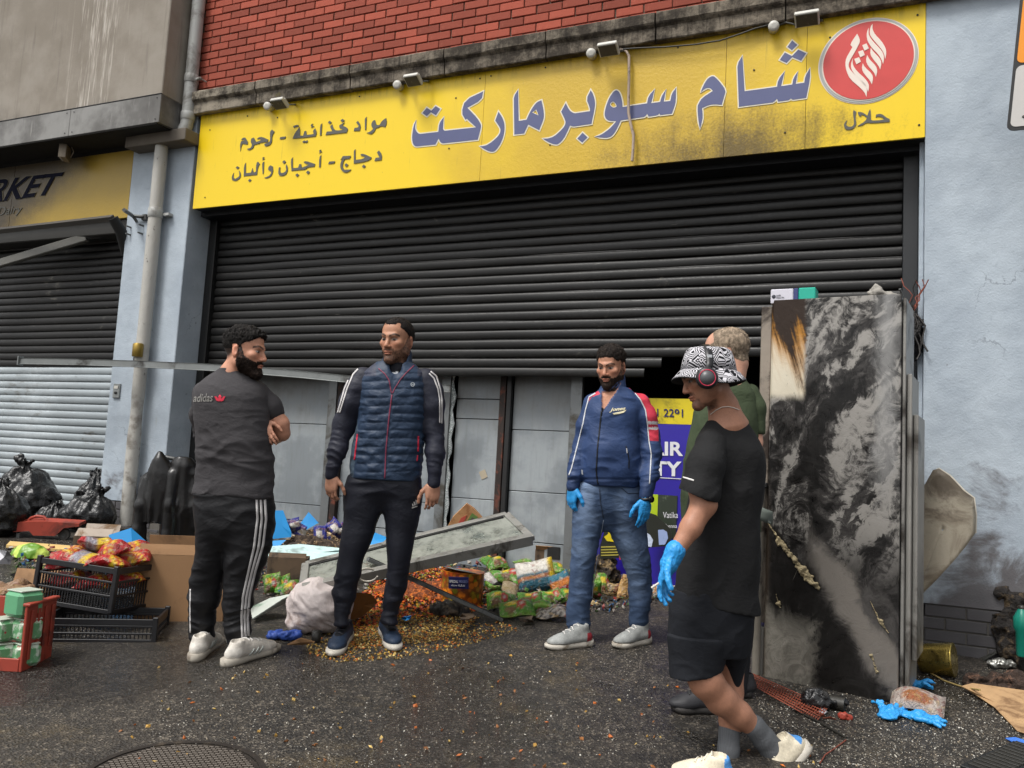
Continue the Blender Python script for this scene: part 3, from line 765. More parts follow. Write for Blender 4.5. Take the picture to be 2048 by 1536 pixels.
SMALL = [
 [(1940,95),(1950,150),(1930,205),(1880,190),(1850,210),(1815,220),(1800,260),(1760,290),(1705,275),(1750,260),(1785,225),(1765,200),(1762,160),(1785,125),(1805,120),(1825,180),(1860,180),(1890,130)],
 [(1705,80),(1700,230),(1685,240),(1683,105)], [(1600,130),(1635,180),(1625,245),(1550,252),(1560,215),(1600,210),(1610,190),(1580,150)],
 [(1415,160),(1440,150),(1410,185),(1470,210),(1480,235),(1465,270),(1210,300),(1225,260),(1290,255),(1265,200),(1290,170),(1310,230),(1345,250),(1430,235),(1380,215),(1375,185)],
 [(1262,128),(1285,150),(1260,168),(1238,148)], [(1415,105),(1440,125),(1415,145),(1390,125)], [(1168,160),(1160,300),(1142,308),(1145,185)],
 [(1085,220),(1105,270),(1090,315),(975,330),(815,345),(830,300),(850,265),(885,220),(895,200),(905,245),(900,305),(940,310),(955,255),(975,250),(985,300),(1065,290),(1060,245)],
 [(1060,165),(1045,185),(1075,195),(1035,215),(1045,200),(1030,190),(1045,165)], [(820,195),(850,180),(885,180),(885,200),(855,200),(830,215)],
 [(930,380),(955,365),(975,375),(990,362),(1000,380),(975,395),(960,385),(945,398)], [(665,325),(732,318),(722,345),(658,352)],
 [(565,235),(595,260),(565,310),(565,380),(545,420),(490,438),(470,420),(480,405),(530,385),(545,360),(540,260)],
 [(400,330),(440,320),(520,355),(510,385),(440,390),(390,410),(350,420),(340,460),(290,485),(262,468),(310,455),(325,420),(308,385),(315,345),(345,330),(375,385),(430,365),(420,345),(385,350)],
 [(210,335),(240,330),(275,380),(270,415),(210,405),(195,440),(185,500),(180,410),(195,375),(235,370),(215,360),(195,360)],
 [(1855,485),(1890,540),(1885,600),(1800,612),(1812,575),(1860,570),(1830,510)],
 [(1570,470),(1570,600),(1660,590),(1690,560),(1640,550),(1630,530),(1670,525),(1765,570),(1755,590),(1700,620),(1550,645),(1552,490)], [(1670,655),(1695,675),(1670,700),(1648,680)],
 [(1420,555),(1515,550),(1500,585),(1440,590),(1420,640),(1415,690),(1440,720),(1520,715),(1490,745),(1440,755),(1400,725),(1385,680),(1395,620),(1425,580),(1390,600)], [(1460,640),(1485,660),(1460,685),(1438,660)],
 [(1255,620),(1325,615),(1315,640),(1243,650)], [(1158,540),(1150,690),(1132,690),(1135,570)], [(1160,478),(1145,492),(1170,500),(1130,520),(1145,505),(1130,495),(1145,478)],
 [(945,625),(975,612),(1085,650),(1075,680),(990,690),(970,715),(800,732),(792,600),(815,568),(815,700),(880,695),(895,650),(915,650),(925,695),(1010,660),(960,640)],
 [(1000,728),(1022,748),(1000,775),(976,750)], [(870,762),(892,782),(868,805),(845,782)],
 [(740,655),(758,700),(745,765),(700,795),(655,790),(638,760),(650,690),(665,690),(660,740),(680,760),(720,750),(738,720),(730,680)], [(712,603),(733,625),(710,648),(690,625)],
 [(545,665),(575,680),(580,740),(555,800),(500,825),(470,815),(520,800),(555,765),(555,740),(520,720),(520,690)], [(470,620),(465,760),(452,772),(447,640)],
 [(475,568),(455,580),(480,588),(445,605),(460,590),(447,582),(460,566)],
 [(395,620),(420,650),(395,690),(385,780),(225,798),(228,670),(250,635),(250,760),(310,755),(330,700),(345,755),(372,740),(375,650)], [(298,828),(318,845),(295,868),(277,847)],
 [(165,725),(192,765),(185,820),(130,858),(85,845),(80,800),(105,755),(100,810),(120,830),(165,805),(175,780)], [(150,675),(172,693),(150,712),(128,693)]]
for o in SMALL: glyph('letter', [o], CF, MAT_GREYINK)
def oval(rx, ry, n=64): return [(685+rx*math.cos(t), 585+ry*math.sin(t)-.155*rx*math.cos(t)) for t in np.linspace(0, 2*math.pi, n, endpoint=False)]
fE = smap(*CE)
def layer(name, ol, mat, d, parent): return poly_flat(name, [ol], lambda x, y: fE(x, y)-np.array([0, d, 0]), mat, parent, .004)
emb = layer('emblem', oval(645, 545), MAT_CREAM, -.002, sg)
layer('ring', oval(632, 533), MAT_SILVERINK, .001, emb); layer('inner_ring', oval(598, 507), MAT_CREAM, .004, emb); layer('red_field', oval(580, 493), MAT_RED, .007, emb)
for o in [[(738,122),(735,190),(770,260),(850,340),(905,430),(915,500),(898,575),(885,500),(840,430),(760,340),(705,270),(700,210),(715,150)],
 [(690,170),(685,220),(690,270),(740,345),(830,435),(875,500),(885,570),(872,635),(850,570),(800,500),(720,420),(672,340),(660,270),(668,215)],
 [(540,248),(572,310),(575,355),(550,410),(500,500),(440,600),(428,660),(450,710),(560,820),(640,890),(668,950),(660,1055),(630,990),(560,920),(450,830),(400,720),(388,630),(400,560),(440,490),(480,420),(455,390),(470,350)],
 [(490,560),(480,600),(490,660),(540,730),(640,820),(690,890),(690,950),(680,990),(660,930),(600,860),(510,770),(465,700),(460,650),(470,600)],
 [(715,430),(750,480),(830,560),(852,620),(835,705),(810,650),(750,580),(705,510)], [(668,520),(700,580),(780,660),(800,720),(780,800),(755,740),(680,660),(650,590)],
 [(612,625),(640,680),(730,760),(745,820),(728,895),(700,840),(630,760),(598,700)], [(605,395),(660,372),(690,435),(635,465)], [(553,478),(615,457),(638,520),(580,550)], [(503,570),(565,548),(588,605),(530,640)]]:
    layer('emblem_stroke', sm(o), MAT_CREAM, .010, emb)
for o in [[(780,1275),(830,1262),(870,1275),(910,1310),(955,1330),(955,1368),(720,1385),(660,1375),(600,1415),(545,1420),(580,1395),(640,1360),(665,1320),(640,1290),(600,1275),(580,1300),(555,1280),(550,1240),(590,1240),(640,1265),(670,1290),(690,1225),(705,1205),(715,1240),(715,1340),(740,1350),(850,1345),(890,1330),(840,1300),(800,1300),(778,1310)],
 [(495,1215),(530,1240),(515,1300),(530,1380),(515,1430),(470,1465),(410,1472),(375,1440),(370,1390),(410,1345),(395,1400),(420,1430),(470,1430),(500,1400),(495,1330),(485,1250)]]:
    glyph('letter', [o], CE, MAT_GREYINK)

# smoked sign of the neighbour
ls = empty('smoked_yellow_sign', 'smoke-blackened yellow sign reading RKET and Dairy under the canopy', 'sign')
sx = W(25, 400, .03)[0]
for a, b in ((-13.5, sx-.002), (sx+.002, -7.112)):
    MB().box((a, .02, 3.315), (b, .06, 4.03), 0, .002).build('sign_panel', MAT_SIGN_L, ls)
def wq(pts, Y): return [W(u, v, Y) for u, v in pts]
MAT_NAVY = M('dark blue vinyl', srgb('0b0d20'), .8, var=.3, scale=3, bump=.05, spec=.15)
MAT_GREYRIM = M('smoked white vinyl', srgb('5e563e'), .5, var=.3, scale=3, bump=.05)
# RKET runs on to the left outside the picture
q = wq([(-28, 408), (112, 388), (129, 343), (-11, 359)], .016)
text_on('lettering_rim', 'RKET', q, MAT_GREYRIM, ls, bold=.045, shear=.18)
q = wq([(-27, 407), (111, 387), (128, 344), (-10, 360)], .0125)
text_on('lettering', 'RKET', q, MAT_NAVY, ls, bold=.02, shear=.18)
q = wq([(-6, 437), (42, 430), (46, 410), (-2, 414)], .0145)
text_on('lettering', 'Dairy', q, MAT_GREYINK, ls, bold=.0, shear=.15)

# ================================================================== roller shutters
def slat_mesh(name, x0, x1, mat, parent, h=.0785, seed=0, amp=.002, n=48):
    xs = np.linspace(x0, x1, n); prof = [(.0, 0.0), (-.004, .0015), (-.0075, .009), (-.0105, .024), (-.0115, .040), (-.0095, .055), (-.005, .067), (-.0005, .0705), (.004, .0725), (.005, .0785)]
    P = np.zeros((n, len(prof), 3))
    for i, x in enumerate(xs):
        d = amp*vnoise(np.array([[x*2.3, seed*7.1, 0]]), seed)[0]; e = amp*.8*vnoise(np.array([[x*1.7, seed*3.3, 5]]), seed)[0]
        for j, (y, z) in enumerate(prof): P[i, j] = (x, y+d, z*h/.0785+e)
    o = MB().sheet(P, smooth=True).build(name, mat, parent); return o
SHY = .34
sh = empty('main_roller_shutter', 'wide blackened roller shutter half raised behind the men', 'shutter')
x0, x1 = XL+.10, .048
sv = [slat_mesh('slat', x0, x1, MAT_SLAT if i < 3 else MAT_SLATB, sh, seed=i+1, amp=(.002, .005, .003, .0065)[i], n=70) for i in range(4)]
zb = 1.755; used = set()
for i in range(21):
    z = zb+.0785*(i+2); o = sv[i % 4]
    lc = (random.uniform(-.004, .004), SHY+random.uniform(-.003, .003), z)
    if i % 4 not in used: o.location = lc; used.add(i % 4)
    else: o = copy_of(o, sh, lc)
    o.rotation_euler = (random.uniform(-.04, .04), 0, 0)
# the two lowest slats have torn short
slat_mesh('slat', x0, W(1322, 765, SHY)[0], MAT_SLAT, sh, seed=8, amp=.004).location = (0, SHY, zb+.0785)
slat_mesh('slat', x0+.02, W(1287, 780, SHY)[0], MAT_SLAT, sh, seed=9, amp=.004).location = (0, SHY+.002, zb)
MB().box((XL+.003, .285, .15), (XL+.095, .42, 3.36), 0, .004).build('guide_rail', MAT_BLACK, sh)
MB().box((.052, .24, .1), (.148, .42, 3.36), 0, .004).build('guide_rail', M('dark guide', srgb('1d1f22'), .45, var=.3), sh)
for i, z in enumerate((3.36, 3.44)):
    slat_mesh('slat', x0, x1, M('scorched slat', srgb('2b2820'), .5, .2, var=.5, scale=2), sh, seed=11+i, amp=.006).location = (0, SHY-.005, z+.02)

sh2 = empty('neighbour_roller_shutter', 'closed roller shutter, smoke-black above and silver below, behind the bin bags', 'shutter')
xa, xb = -11.6, -7.095; sset = {}
for i in range(40):
    z = .33+.0785*i
    if z > 3.30: break
    silver = z < 1.80; key = (silver, i % 3)
    lc = (0, .30+random.uniform(-.002, .002), z)
    if key not in sset: sset[key] = o = slat_mesh('slat', xa, xb, MAT_SLATS if silver else MAT_SLATB, sh2, seed=20+i, amp=.0015, n=30); o.location = lc
    else: o = copy_of(sset[key], sh2, lc)
MB().box((xa, .27, .12), (xb, .36, .335), 0, .006).build('bottom_rail', MAT_DULLGALV, sh2)
MB().box((xa, .06, 3.17), (xb, .40, 3.312), 0, .01).build('shutter_housing', M('dark housing', srgb('33322f'), .5, .2, var=.4, scale=2), sh2)
aw = empty('awning_arm', 'grey folded awning arm across the top of the neighbouring shutter', 'awning')
p0 = W(-60, 545, -.05); p1 = W(175, 475, .1)
ax_ = (p1-p0)/np.linalg.norm(p1-p0); uz = np.cross(ax_, [0, 1, 0]); uz /= np.linalg.norm(uz); uy = np.cross(uz, ax_)
MB().obox((p0+p1)/2, [ax_, uy, uz], (np.linalg.norm(p1-p0)/2, .03, .045), 0, .008).build('arm_beam', M('smoked white paint', srgb('5a5954'), .5, var=.4, scale=3), aw)
MB().tube([p1, p1+np.array([.12, .05, .02]), p1+np.array([.25, .12, .03])], .03, 10).build('elbow', MAT_BLACK, aw)
q0 = W(-60, 468, -.12); q1 = W(226, 436, -.12)
MB().tube([q0, q1], .035, 4, smooth=False).build('front_bar', M('sooted bar', srgb('4b4844'), .5, .3, var=.4, scale=3), aw)
MB().tube([q1, q1+np.array([.02, .1, -.12]), q1+np.array([.0, .2, -.33])], [.05, .06, .045], 10).build('end_bracket', MAT_BLACK, aw)

# ================================================================== floodlights over the sign
def floodlight(uv_disc, uv_body, w_px, label, tilt=0.0):
    t = empty('floodlight', label, 'light', 'floodlights along the yellow sign')
    d = W(*uv_disc, -.10); b = W(*uv_body, -.16); hw = w_px/2/285
    ca, sa = math.cos(.5), math.sin(.5)
    ax = np.array([[1, 0, 0], [0, ca, -sa], [0, sa, ca]])
    MB().obox(b, ax, (hw, .055, .017), 0, .005).build('housing', MAT_WHITEPLASTIC, t)
    mb = MB()
    for i in range(7): mb.obox(b+ax.T@np.array([(-.8+i*.267)*hw, .015, .027]), ax, (.0035, .038, .013))
    o = mb.build('cooling_fins', MAT_WHITEPLASTIC, t)
    MB().obox(b-ax[2]*.0185, ax, (hw*.86, .046, .003), 0, .001).build('glass', M('dull glass', srgb('4a463c'), .25, var=.3), t)
    MB().tube([b+np.array([hw+.008, .05, 0]), b+np.array([hw+.012, .12, .03]), (b[0]+hw*.6, -.005, b[2]+.05)], .008, 6).build('bracket', MAT_DULLGALV, t); MB().tube([b+np.array([-hw-.008, .05, 0]), b+np.array([-hw-.012, .12, .03]), (b[0]-hw*.6, -.005, b[2]+.05)], .008, 6).build('bracket', MAT_DULLGALV, t)
    MB().lathe((d[0], 0-.015, d[2]), (0.15, -1, -.2), [(0, .036), (.05, .036), (.06, .039), (.075, .036), (.077, .016)], 20).build('junction_box', MAT_WHITEPLASTIC, t)
    MB().tube([(d[0]+.02, -.04, d[2]), (d[0]+.09, -.06, d[2]+.01), (b[0]-hw, b[1]+.06, b[2])], .007, 6).build('cable', MAT_DARKPLASTIC, t)
floodlight((530, 208), (559, 207), 40, 'white floodlight over the small grey lettering, leftmost of the row')
floodlight((790, 165), (826, 160), 40, 'white floodlight above the two-dot letter, second from the drainpipe')
floodlight((1178, 101), (1217, 98), 44, 'floodlight at the top of the pale hanging conduit')
floodlight((1544, 46), (1614, 37), 46, 'grimy floodlight nearest the red oval emblem')
cd = empty('hanging_conduit', 'pale bent conduit hanging down across the sign lettering', 'conduit')
MB().tube([W(u, v, -.05) for u, v in ((1240, 98), (1253, 103), (1258, 112), (1258, 160), (1257, 195), (1257, 225), (1261, 247), (1267, 270), (1266, 300), (1264, 322))], .011, 8).build('conduit', MAT_WOODCABLE, cd)
cb = MB().tube([W(u, v, -.06) for u, v in ((1246, 98), (1280, 96), (1330, 94), (1390, 89), (1440, 81), (1480, 68), (1510, 57), (1537, 50))], .006, 6).build('sign_cable', MAT_DARKPLASTIC)
tag(cb, 'thin black cable slung between two floodlights across the sign', 'cable')
pl_ = empty('canopy_lamp', 'small corroded square lamp hanging under the concrete canopy', 'lamp')
p = W(132, 303, -.16)
MB().obox(p, [(.8, .6, 0), (-.6, .8, 0), (0, 0, 1)], (.026, .085, .09), 0, .004).build('housing', M('corroded lamp', srgb('8a7f70'), .6, .2, var=.4, scale=20), pl_)
mb = MB()
for i in range(6): mb.obox(p+np.array([-.026, -.02, 0])+np.array([-.6, .8, 0])*(-.07+i*.028), [(.8, .6, 0), (-.6, .8, 0), (0, 0, 1)], (.016, .004, .085))
mb.build('cooling_fins', M('corroded lamp', srgb('8a7f70')), pl_)
MB().tube([p+np.array([.04, .03, -.06]), p+np.array([.075, .03, 0]), p+np.array([.04, .02, .07]), p+np.array([0, 0, .11])], .006, 6).tube([p+np.array([0, 0, .05]), (p[0], p[1], 4.09)], .012, 8).build('bracket', M('corroded lamp', srgb('8a7f70')), pl_)
# ================================================================== people
def cloth(name, rough=.85, bump=.35, bscale=500., sheen=.0, spec=.25):
    k = Mat(name); v = k.vcol(); n = k.noise(9, 5, .6); f = k.noise(bscale, 2, .5)
    mul = k.t.nodes.new('ShaderNodeVectorMath'); mul.operation = 'SCALE'
    d = (n-.5)*.6+1.0+(f-.5)*.5; k.t.links.new(v.k, mul.inputs[0]); k.t.links.new(d.k, mul.inputs['Scale'])
    w0 = (k.noise(7, 3, .5, vec=k.scaled((1, 1, 1.5), rot=(.2, .4, .1)), dist=1.6)-.5).abs()*-1.0; w2 = (k.noise(17, 3, .5, vec=k.scaled((1, 1, 1.5), rot=(.5, .1, .3)), dist=1.2)-.5).abs()*-1.0; msk = k.noise(3.0, 2, .5).ss(.35, .65); w1 = (w0*3.2+w2*1.2)*msk+k.noise(22, 3, .5, vec=k.scaled((1, 1, 1.4), rot=(.3, .5, .2)), dist=1.2)
    return k.set(S(k.t, mul.outputs[0]), rough, 0, k.bump(w1*1.0+f*.05, bump*.55, .014), spec)
MAT_CLOTH = cloth('cotton'); MAT_POLY = cloth('tracksuit knit', .6, .3, 300., spec=.35); MAT_DENIM = cloth('denim', .85, .45, 420.)
MAT_NYLON = cloth('quilted nylon', .55, .35, 200., spec=.35); MAT_LEATHERSHOE = cloth('shoe', .6, .15, 160., spec=.35)
def m_skin():
    k = Mat('skin'); v = k.vcol(); n = k.noise(40, 4, .6); f = k.noise(260, 3, .6)
    mul = k.t.nodes.new('ShaderNodeVectorMath'); mul.operation = 'SCALE'; d = (n-.5)*.5+1.0+(f-.5)*.35
    k.t.links.new(v.k, mul.inputs[0]); k.t.links.new(d.k, mul.inputs['Scale'])
    return k.set(S(k.t, mul.outputs[0]), .52, 0, k.bump(f, .15, .003), .4)
MAT_SKIN = m_skin()
def m_hair():
    k = Mat('hair'); v = k.vcol(); n = k.noise(90, 4, .7, vec=k.scaled((1, 1, .35)))
    mul = k.t.nodes.new('ShaderNodeVectorMath'); mul.operation = 'SCALE'; d = (n-.5)*1.6+1.0
    k.t.links.new(v.k, mul.inputs[0]); k.t.links.new(d.k, mul.inputs['Scale'])
    return k.set(S(k.t, mul.outputs[0]), .7, 0, k.bump(n, .8, .012), .2)
MAT_HAIR = m_hair()
MAT_GLOVE = M('blue nitrile', srgb('2c8fd0'), .42, var=.18, scale=20, bump=.25, bscale=110, bdist=.006, vc=False, spec=.45)
def unit(v): v = np.array(v, float); return v/np.linalg.norm(v)
def fbm(P, f, seed=0, o=3): return sum(vnoise(P*f*2**i, seed+i)*.5**i for i in range(o))

class Person:
    def __init__(s, label, Z, group=None):
        s.root = empty('person', label, 'person', group or 'men standing in front of the shop'); s.Z = Z; s.s = Z/F_PX; s.parts = []
    def p(s, u, v, d=0.0): return J(u, v, s.Z+d)
    def keys(s, rows, ry, d=0.0):
        """rows (v, left u, right u[, depth offset[, half depth]])"""
        out = []
        for r in rows:
            dd = d+(r[3] if len(r) > 3 else 0); q = r[4] if len(r) > 4 else ry
            hw = (r[2]-r[1])/2*s.s; q = q if q else hw*.9
            out.append((s.p((r[1]+r[2])/2, r[0], dd), hw, q))
        return out
    def bx(s, u0, u1, v0, v1, d0, d1):
        c = np.array([s.p(u, v, d) for u in (u0, u1) for v in (v0, v1) for d in (d0, d1)]); return c.min(0), c.max(0)
    def chain(s, pts, d=0.0): return [(s.p(u, v, d+(t[0] if t else 0)), r*s.s) for (u, v, r, *t) in pts]
    def garment(s, name, fld, mat, col, folds=None, smooth=2, label=None, parent=None):
        if isinstance(fld, (list, tuple)):
            ps = [f.mesh(smooth) for f in fld]; P = np.concatenate([q[0] for q in ps]); off = np.cumsum([0]+[len(q[0]) for q in ps]); Q = np.concatenate([q[1]+o for q, o in zip(ps, off)])
        else: P, Q = fld.mesh(smooth)
        if folds is not None:
            N = vnormals(P, Q); P = P+N*folds(P, topx(P))[:, None]
        uv = topx(P); N = vnormals(P, Q)
        c = np.tile(np.array(col if isinstance(col, tuple) else (1, 1, 1), float), (len(P), 1))
        if callable(col): c = col(P, uv, N)
        o = fast_mesh(name, P, Q, mat, parent or s.root, c)
        o['bvh'] = 0
        s.last = (P, Q); s.bvh = BVHTree.FromPolygons([tuple(p) for p in P], Q.tolist())
        if label: o['label'] = label
        return o
    def hit(s, u, v, off=.002, bvh=None):
        d = ray(u, v); d = d/np.linalg.norm(d)
        h = (bvh or s.bvh).ray_cast(Vector(CAM), Vector(d))
        if h[0] is None: return None
        n = np.array(h[1]); 
        if n@d > 0: n = -n
        return np.array(h[0])+n*off-d*.0006
    def ribbon(s, name, pts, w, mat, parent=None, off=.002, bvh=None, n=26):
        """strip of cloth lying on the garment along a picture line"""
        pts = np.array(pts, float); t = np.r_[0, np.cumsum(np.linalg.norm(np.diff(pts, axis=0), axis=1))]
        q = np.linspace(0, t[-1], n); c = np.stack([np.interp(q, t, pts[:, 0]), np.interp(q, t, pts[:, 1])], 1)
        g = np.gradient(c, axis=0); g /= np.linalg.norm(g, axis=1)[:, None]; nr = np.stack([-g[:, 1], g[:, 0]], 1)
        ww = np.broadcast_to(np.array(w, float), (n,)) if np.ndim(w) < 1 else np.interp(np.linspace(0, 1, n), np.linspace(0, 1, len(w)), w)
        rows = []
        for i in range(n):
            r = [s.hit(*(c[i]+nr[i]*ww[i]*f), off, bvh) for f in (-.5, 0, .5)]
            if all(x is not None for x in r) and max(np.linalg.norm(r[0]-r[1]), np.linalg.norm(r[1]-r[2])) < .05: rows.append(r)
        if len(rows) < 2: return None
        return fix_normals(MB().sheet(np.array(rows), th=.0012).build(name, mat, parent or s.root))
    def patch(s, name, outl, mat, parent=None, off=.0025, bvh=None):
        cu = bpy.data.curves.new('t', 'CURVE'); cu.dimensions = '2D'; cu.fill_mode = 'BOTH'
        for ol in outl:
            sp = cu.splines.new('POLY'); sp.points.add(len(ol)-1); sp.use_cyclic_u = True
            for i, (x, y) in enumerate(ol): sp.points[i].co = (x, -y, 0, 1)
        t = bpy.data.objects.new('t', cu); COL.objects.link(t)
        me0 = t.evaluated_get(bpy.context.evaluated_depsgraph_get()).to_mesh()
        vs = [(v.co.x, -v.co.y) for v in me0.vertices]; fs = [tuple(p.vertices) for p in me0.polygons]
        bpy.data.objects.remove(t); bpy.data.curves.remove(cu)
        return s.patch_raw(name, vs, fs, mat, parent, off, bvh)
    def patch_raw(s, name, vs, fs, mat, parent=None, off=.0025, bvh=None):
        P = [s.hit(x, y, off, bvh) for x, y in vs]; fs = [f for f in fs if all(P[i] is not None for i in f)]
        if not fs: return None
        P = [np.zeros(3) if p is None else p for p in P]
        return slab(name, P, fs, mat, parent or s.root, .0015, FWD)
    def text(s, name, txt, quad, mat, parent=None, bold=0., shear=0., off=.0025, bvh=None):
        v, f, _ = text_mesh(txt, bold, shear); a, b, c, d = (np.array(q, float) for q in quad)
        return s.patch_raw(name, [tuple((a*(1-x)+b*x)*(1-y)+(d*(1-x)+c*x)*y) for x, y in v], f, mat, parent, off, bvh)

def make_head(O, f, u, k, cfg):
    """head in its own frame: O between the ears, f where the face looks, u up, k size; returns P,Q,colours and local coordinates"""
    f = unit(f); u = unit(u-f*(np.array(u)@f)); sd = np.cross(f, u); A = np.stack([sd, f, u])
    L = lambda a, b, c: np.array(O)+k*(a*sd+b*f+c*u)
    F = Field(.0034)
    def E(c, r, kk=.012, op='u', ax=None): F.ell(L(*c), np.array(r)*k, A if ax is None else ax, kk*k, op)
    jw = cfg.get('jaw', 1.0); fat = cfg.get('fat', 1.0)
    E((0, -.014, .045), (.077, .098, .084)); E((0, .020, .055), (.066, .070, .066), .02)
    E((0, .036, -.030), (.060*fat, .058, .082), .03)
    for g in (-1, 1):
        F.cone(L(g*.054*jw, .004, -.050), L(0, .074, -.100), .022*k, .020*k, .02*k)
        F.cone(L(g*.058*jw, -.002, -.01), L(g*.054*jw, .004, -.055), .022*k, .022*k, .02*k)
        E((g*.042, .062, -.012), (.024*fat, .024, .020), .016)
    E((0, .080, -.100), (.024, .018, .018), .014)
    F.cone(L(-.034, .083, .030), L(0, .091, .027), .011*k, .011*k, .014*k); F.cone(L(.034, .083, .030), L(0, .091, .027), .011*k, .011*k, .014*k)
    for g in (-1, 1):
        E((g*.031, .100, .008), (.018, .016, .0105), .010, 's')
        E((g*.031, .0795, .008), (.0125, .0115, .0095), .003)
    F.cone(L(0, .088, .020), L(0, .110, -.026), .0085*k, .0125*k, .010*k)
    for g in (-1, 1): E((g*.0125, .100, -.031), (.009, .011, .008), .006)
    E((0, .0945, -.058), (.022, .011, .0058), .006); E((0, .0925, -.069), (.019, .011, .0068), .006)
    E((0, .1065, -.0635), (.018, .010, .0016), .003, 's')
    for g in (-1, 1):
        ea = np.stack([unit(sd*g+f*-.45), unit(f+sd*g*.45), u])
        E((g*.079, -.014, .0), (.009, .020, .033), .006, 'u', ea); E((g*.091, -.006, .002), (.008, .011, .018), .005, 's', ea)
    nd = cfg.get('neck')
    if nd is not None:
        F.cone(L(0, -.028, -.045), nd[0], .054*k, nd[1], .03*k)
        if len(nd) > 2: F.cone(nd[0], nd[2], nd[1], nd[3], .03)
    P, Q = F.mesh(2)
    loc = ((P-np.array(O))@A.T)/k
    return P, Q, loc, A
def sst(x, a, b): t = np.clip((x-a)/(b-a), 0, 1); return t*t*(3-2*t)
def paint_head(P, loc, cfg):
    a, b, c = np.abs(loc[:, 0]), loc[:, 1], loc[:, 2]
    skin = np.array(cfg['skin']); col = np.tile(skin, (len(P), 1)); nz = fbm(P, 60, 3); n2 = fbm(P, 140, 9)
    def mx(m, k): nonlocal col; col = col*(1-m[:, None])+np.array(k)*m[:, None]
    rosy = sst(-np.hypot(a-.036, (c+.02)*1.1), -.035, -.01)*(b > .03); mx(rosy*.3, skin*np.array([1.15, .82, .75]))
    mx((np.exp(-((loc[:, 0]/.016)**2+((c+.03)/.018)**2))*(b > .09))*.3, skin*np.array([1.15, .85, .8]))
    mx(((a > .075) & (np.abs(c) < .04))*.35, skin*np.array([1.2, .8, .72]))
    lips = (np.exp(-((loc[:, 0]/.022)**4+((c+.0635)/.0105)**4)))*(b > .085); mx(np.clip(lips*1.1, 0, 1)*.75, cfg.get('lip', skin*np.array([.85, .52, .5])))
    mx((np.exp(-((loc[:, 0]/.020)**4+((c+.0635)/.0022)**2))*(b > .08))*.8, skin*.18)
    # brows and eyes
    bl = cfg['hair']; arch = .030+.006*np.clip((a-.012)/.03, 0, 1)-.010*np.clip((a-.040)/.015, 0, 1)-cfg.get('frown', .0)*np.clip((.028-a)/.02, 0, 1)
    brow = np.exp(-((c-arch)/.0055)**4)*((a > .010) & (a < .054) & (b > .05)); mx(np.clip(brow+.25*nz*brow, 0, 1)*.92, np.array(bl)*.8)
    ey = ((a-.031)/.0155)**2+((c-.008)/.0062)**2; eye = sst(-ey, -1.25, -.8)*(b > .07)
    mx(eye, (.24, .21, .19)); gx = cfg.get('gaze', 0.0)
    ir = ((loc[:, 0]-np.sign(loc[:, 0])*.031-gx)/.0075)**2+((c-.008)/.0072)**2; mx(sst(-ir, -1.2, -.7)*eye, (.022, .012, .008))
    lid = np.exp(-((c-.0150)/.0028)**2)*np.exp(-((a-.031)/.016)**4)*(b > .07); mx(lid*.85, skin*.12)
    und = np.exp(-((c+.006)/.006)**2)*np.exp(-((a-.030)/.014)**4)*(b > .06); mx(und*.3, skin*.6)
    # beard: a line from the sideburn along the jaw, moustache above the lip
    bd = cfg.get('beard', 0.0); bm = np.zeros(len(P))
    if bd > 0:
        top = cfg.get('beard_top', -.036)
        edge = np.interp(b, [-.02, .012, .03, .06, .085, .12], [.03, .03, top+.018, top-.010, top-.016, top-.012])
        bm = sst(edge-c+.006*nz, -.004, .010)*sst(b, -.012, .008)*(c > -.135)
        must = np.exp(-((c+.0475)/.0075)**4)*(a < .031)*(b > .08); bm = np.maximum(bm, must)
        bm = bm*(1-np.clip(lips*1.3, 0, 1))
        if cfg.get('goatee'): bm = bm*np.clip(sst(.040-a, 0, .012)+.3, 0, 1)
        mx(np.clip(bm*bd*(1+.35*n2), 0, 1), np.array(cfg.get('beardc', bl)))
    # scalp
    hl = cfg.get('hairline', .085); side = cfg.get('side', .0)
    line = np.interp(b, [-.12, -.06, -.015, .012, .03, .055, .075, .095], [-.055, -.045, -.005, .030, .045, hl-.03, hl-.008, hl])
    line = np.where((b < .0) & (a > .05) & (b > -.035), np.maximum(line, .028), line)
    hm = sst(c-line+.005*nz, -.006, .012)
    if cfg.get('temple'): hm = hm*(1-np.exp(-((a-.042)/.016)**2)*sst(b, .035, .06)*sst(.11-c, 0, .02)*cfg['temple'])
    if cfg.get('bald') : hm = hm*(1-sst(b, .0, .045)*cfg['bald']*sst(c, .05, .08))
    fade = np.clip(sst(c-line, .0, cfg.get('fade', .012)), .35, 1) if cfg.get('fade') else 1.0
    mx(np.clip(hm*fade*cfg.get('hair_cover', .95), 0, 1), np.array(bl))
    return col, hm, bm
def shell(person, name, P, Q, mask, thick, col, seed, rough=.35, freq=70, thr=.35, mat=None, comb=None):
    """hair or beard growing out of the head"""
    N = vnormals(P, Q); fm = mask[Q].min(1) > thr; idx = np.unique(Q[fm]); mp = -np.ones(len(P), int); mp[idx] = np.arange(len(idx))
    Pi = P[idx]; m_ = sst(mask[idx], thr, 1.0)
    n1 = fbm(Pi, freq, seed, 3); n2 = vnoise(Pi*np.array([1, 1, .5])*freq*1.7, seed+5)
    d = thick(Pi) if callable(thick) else thick
    P2 = Pi+N[idx]*(d*m_*(1+rough*n1+.25*n2)+.0006)[:, None]
    c = np.tile(np.array(col), (len(P2), 1))*(1+.45*n1+.3*n2)[:, None]
    return fast_mesh(name, P2, mp[Q[fm]], mat or MAT_HAIR, person.root, np.clip(c, 0, 1))

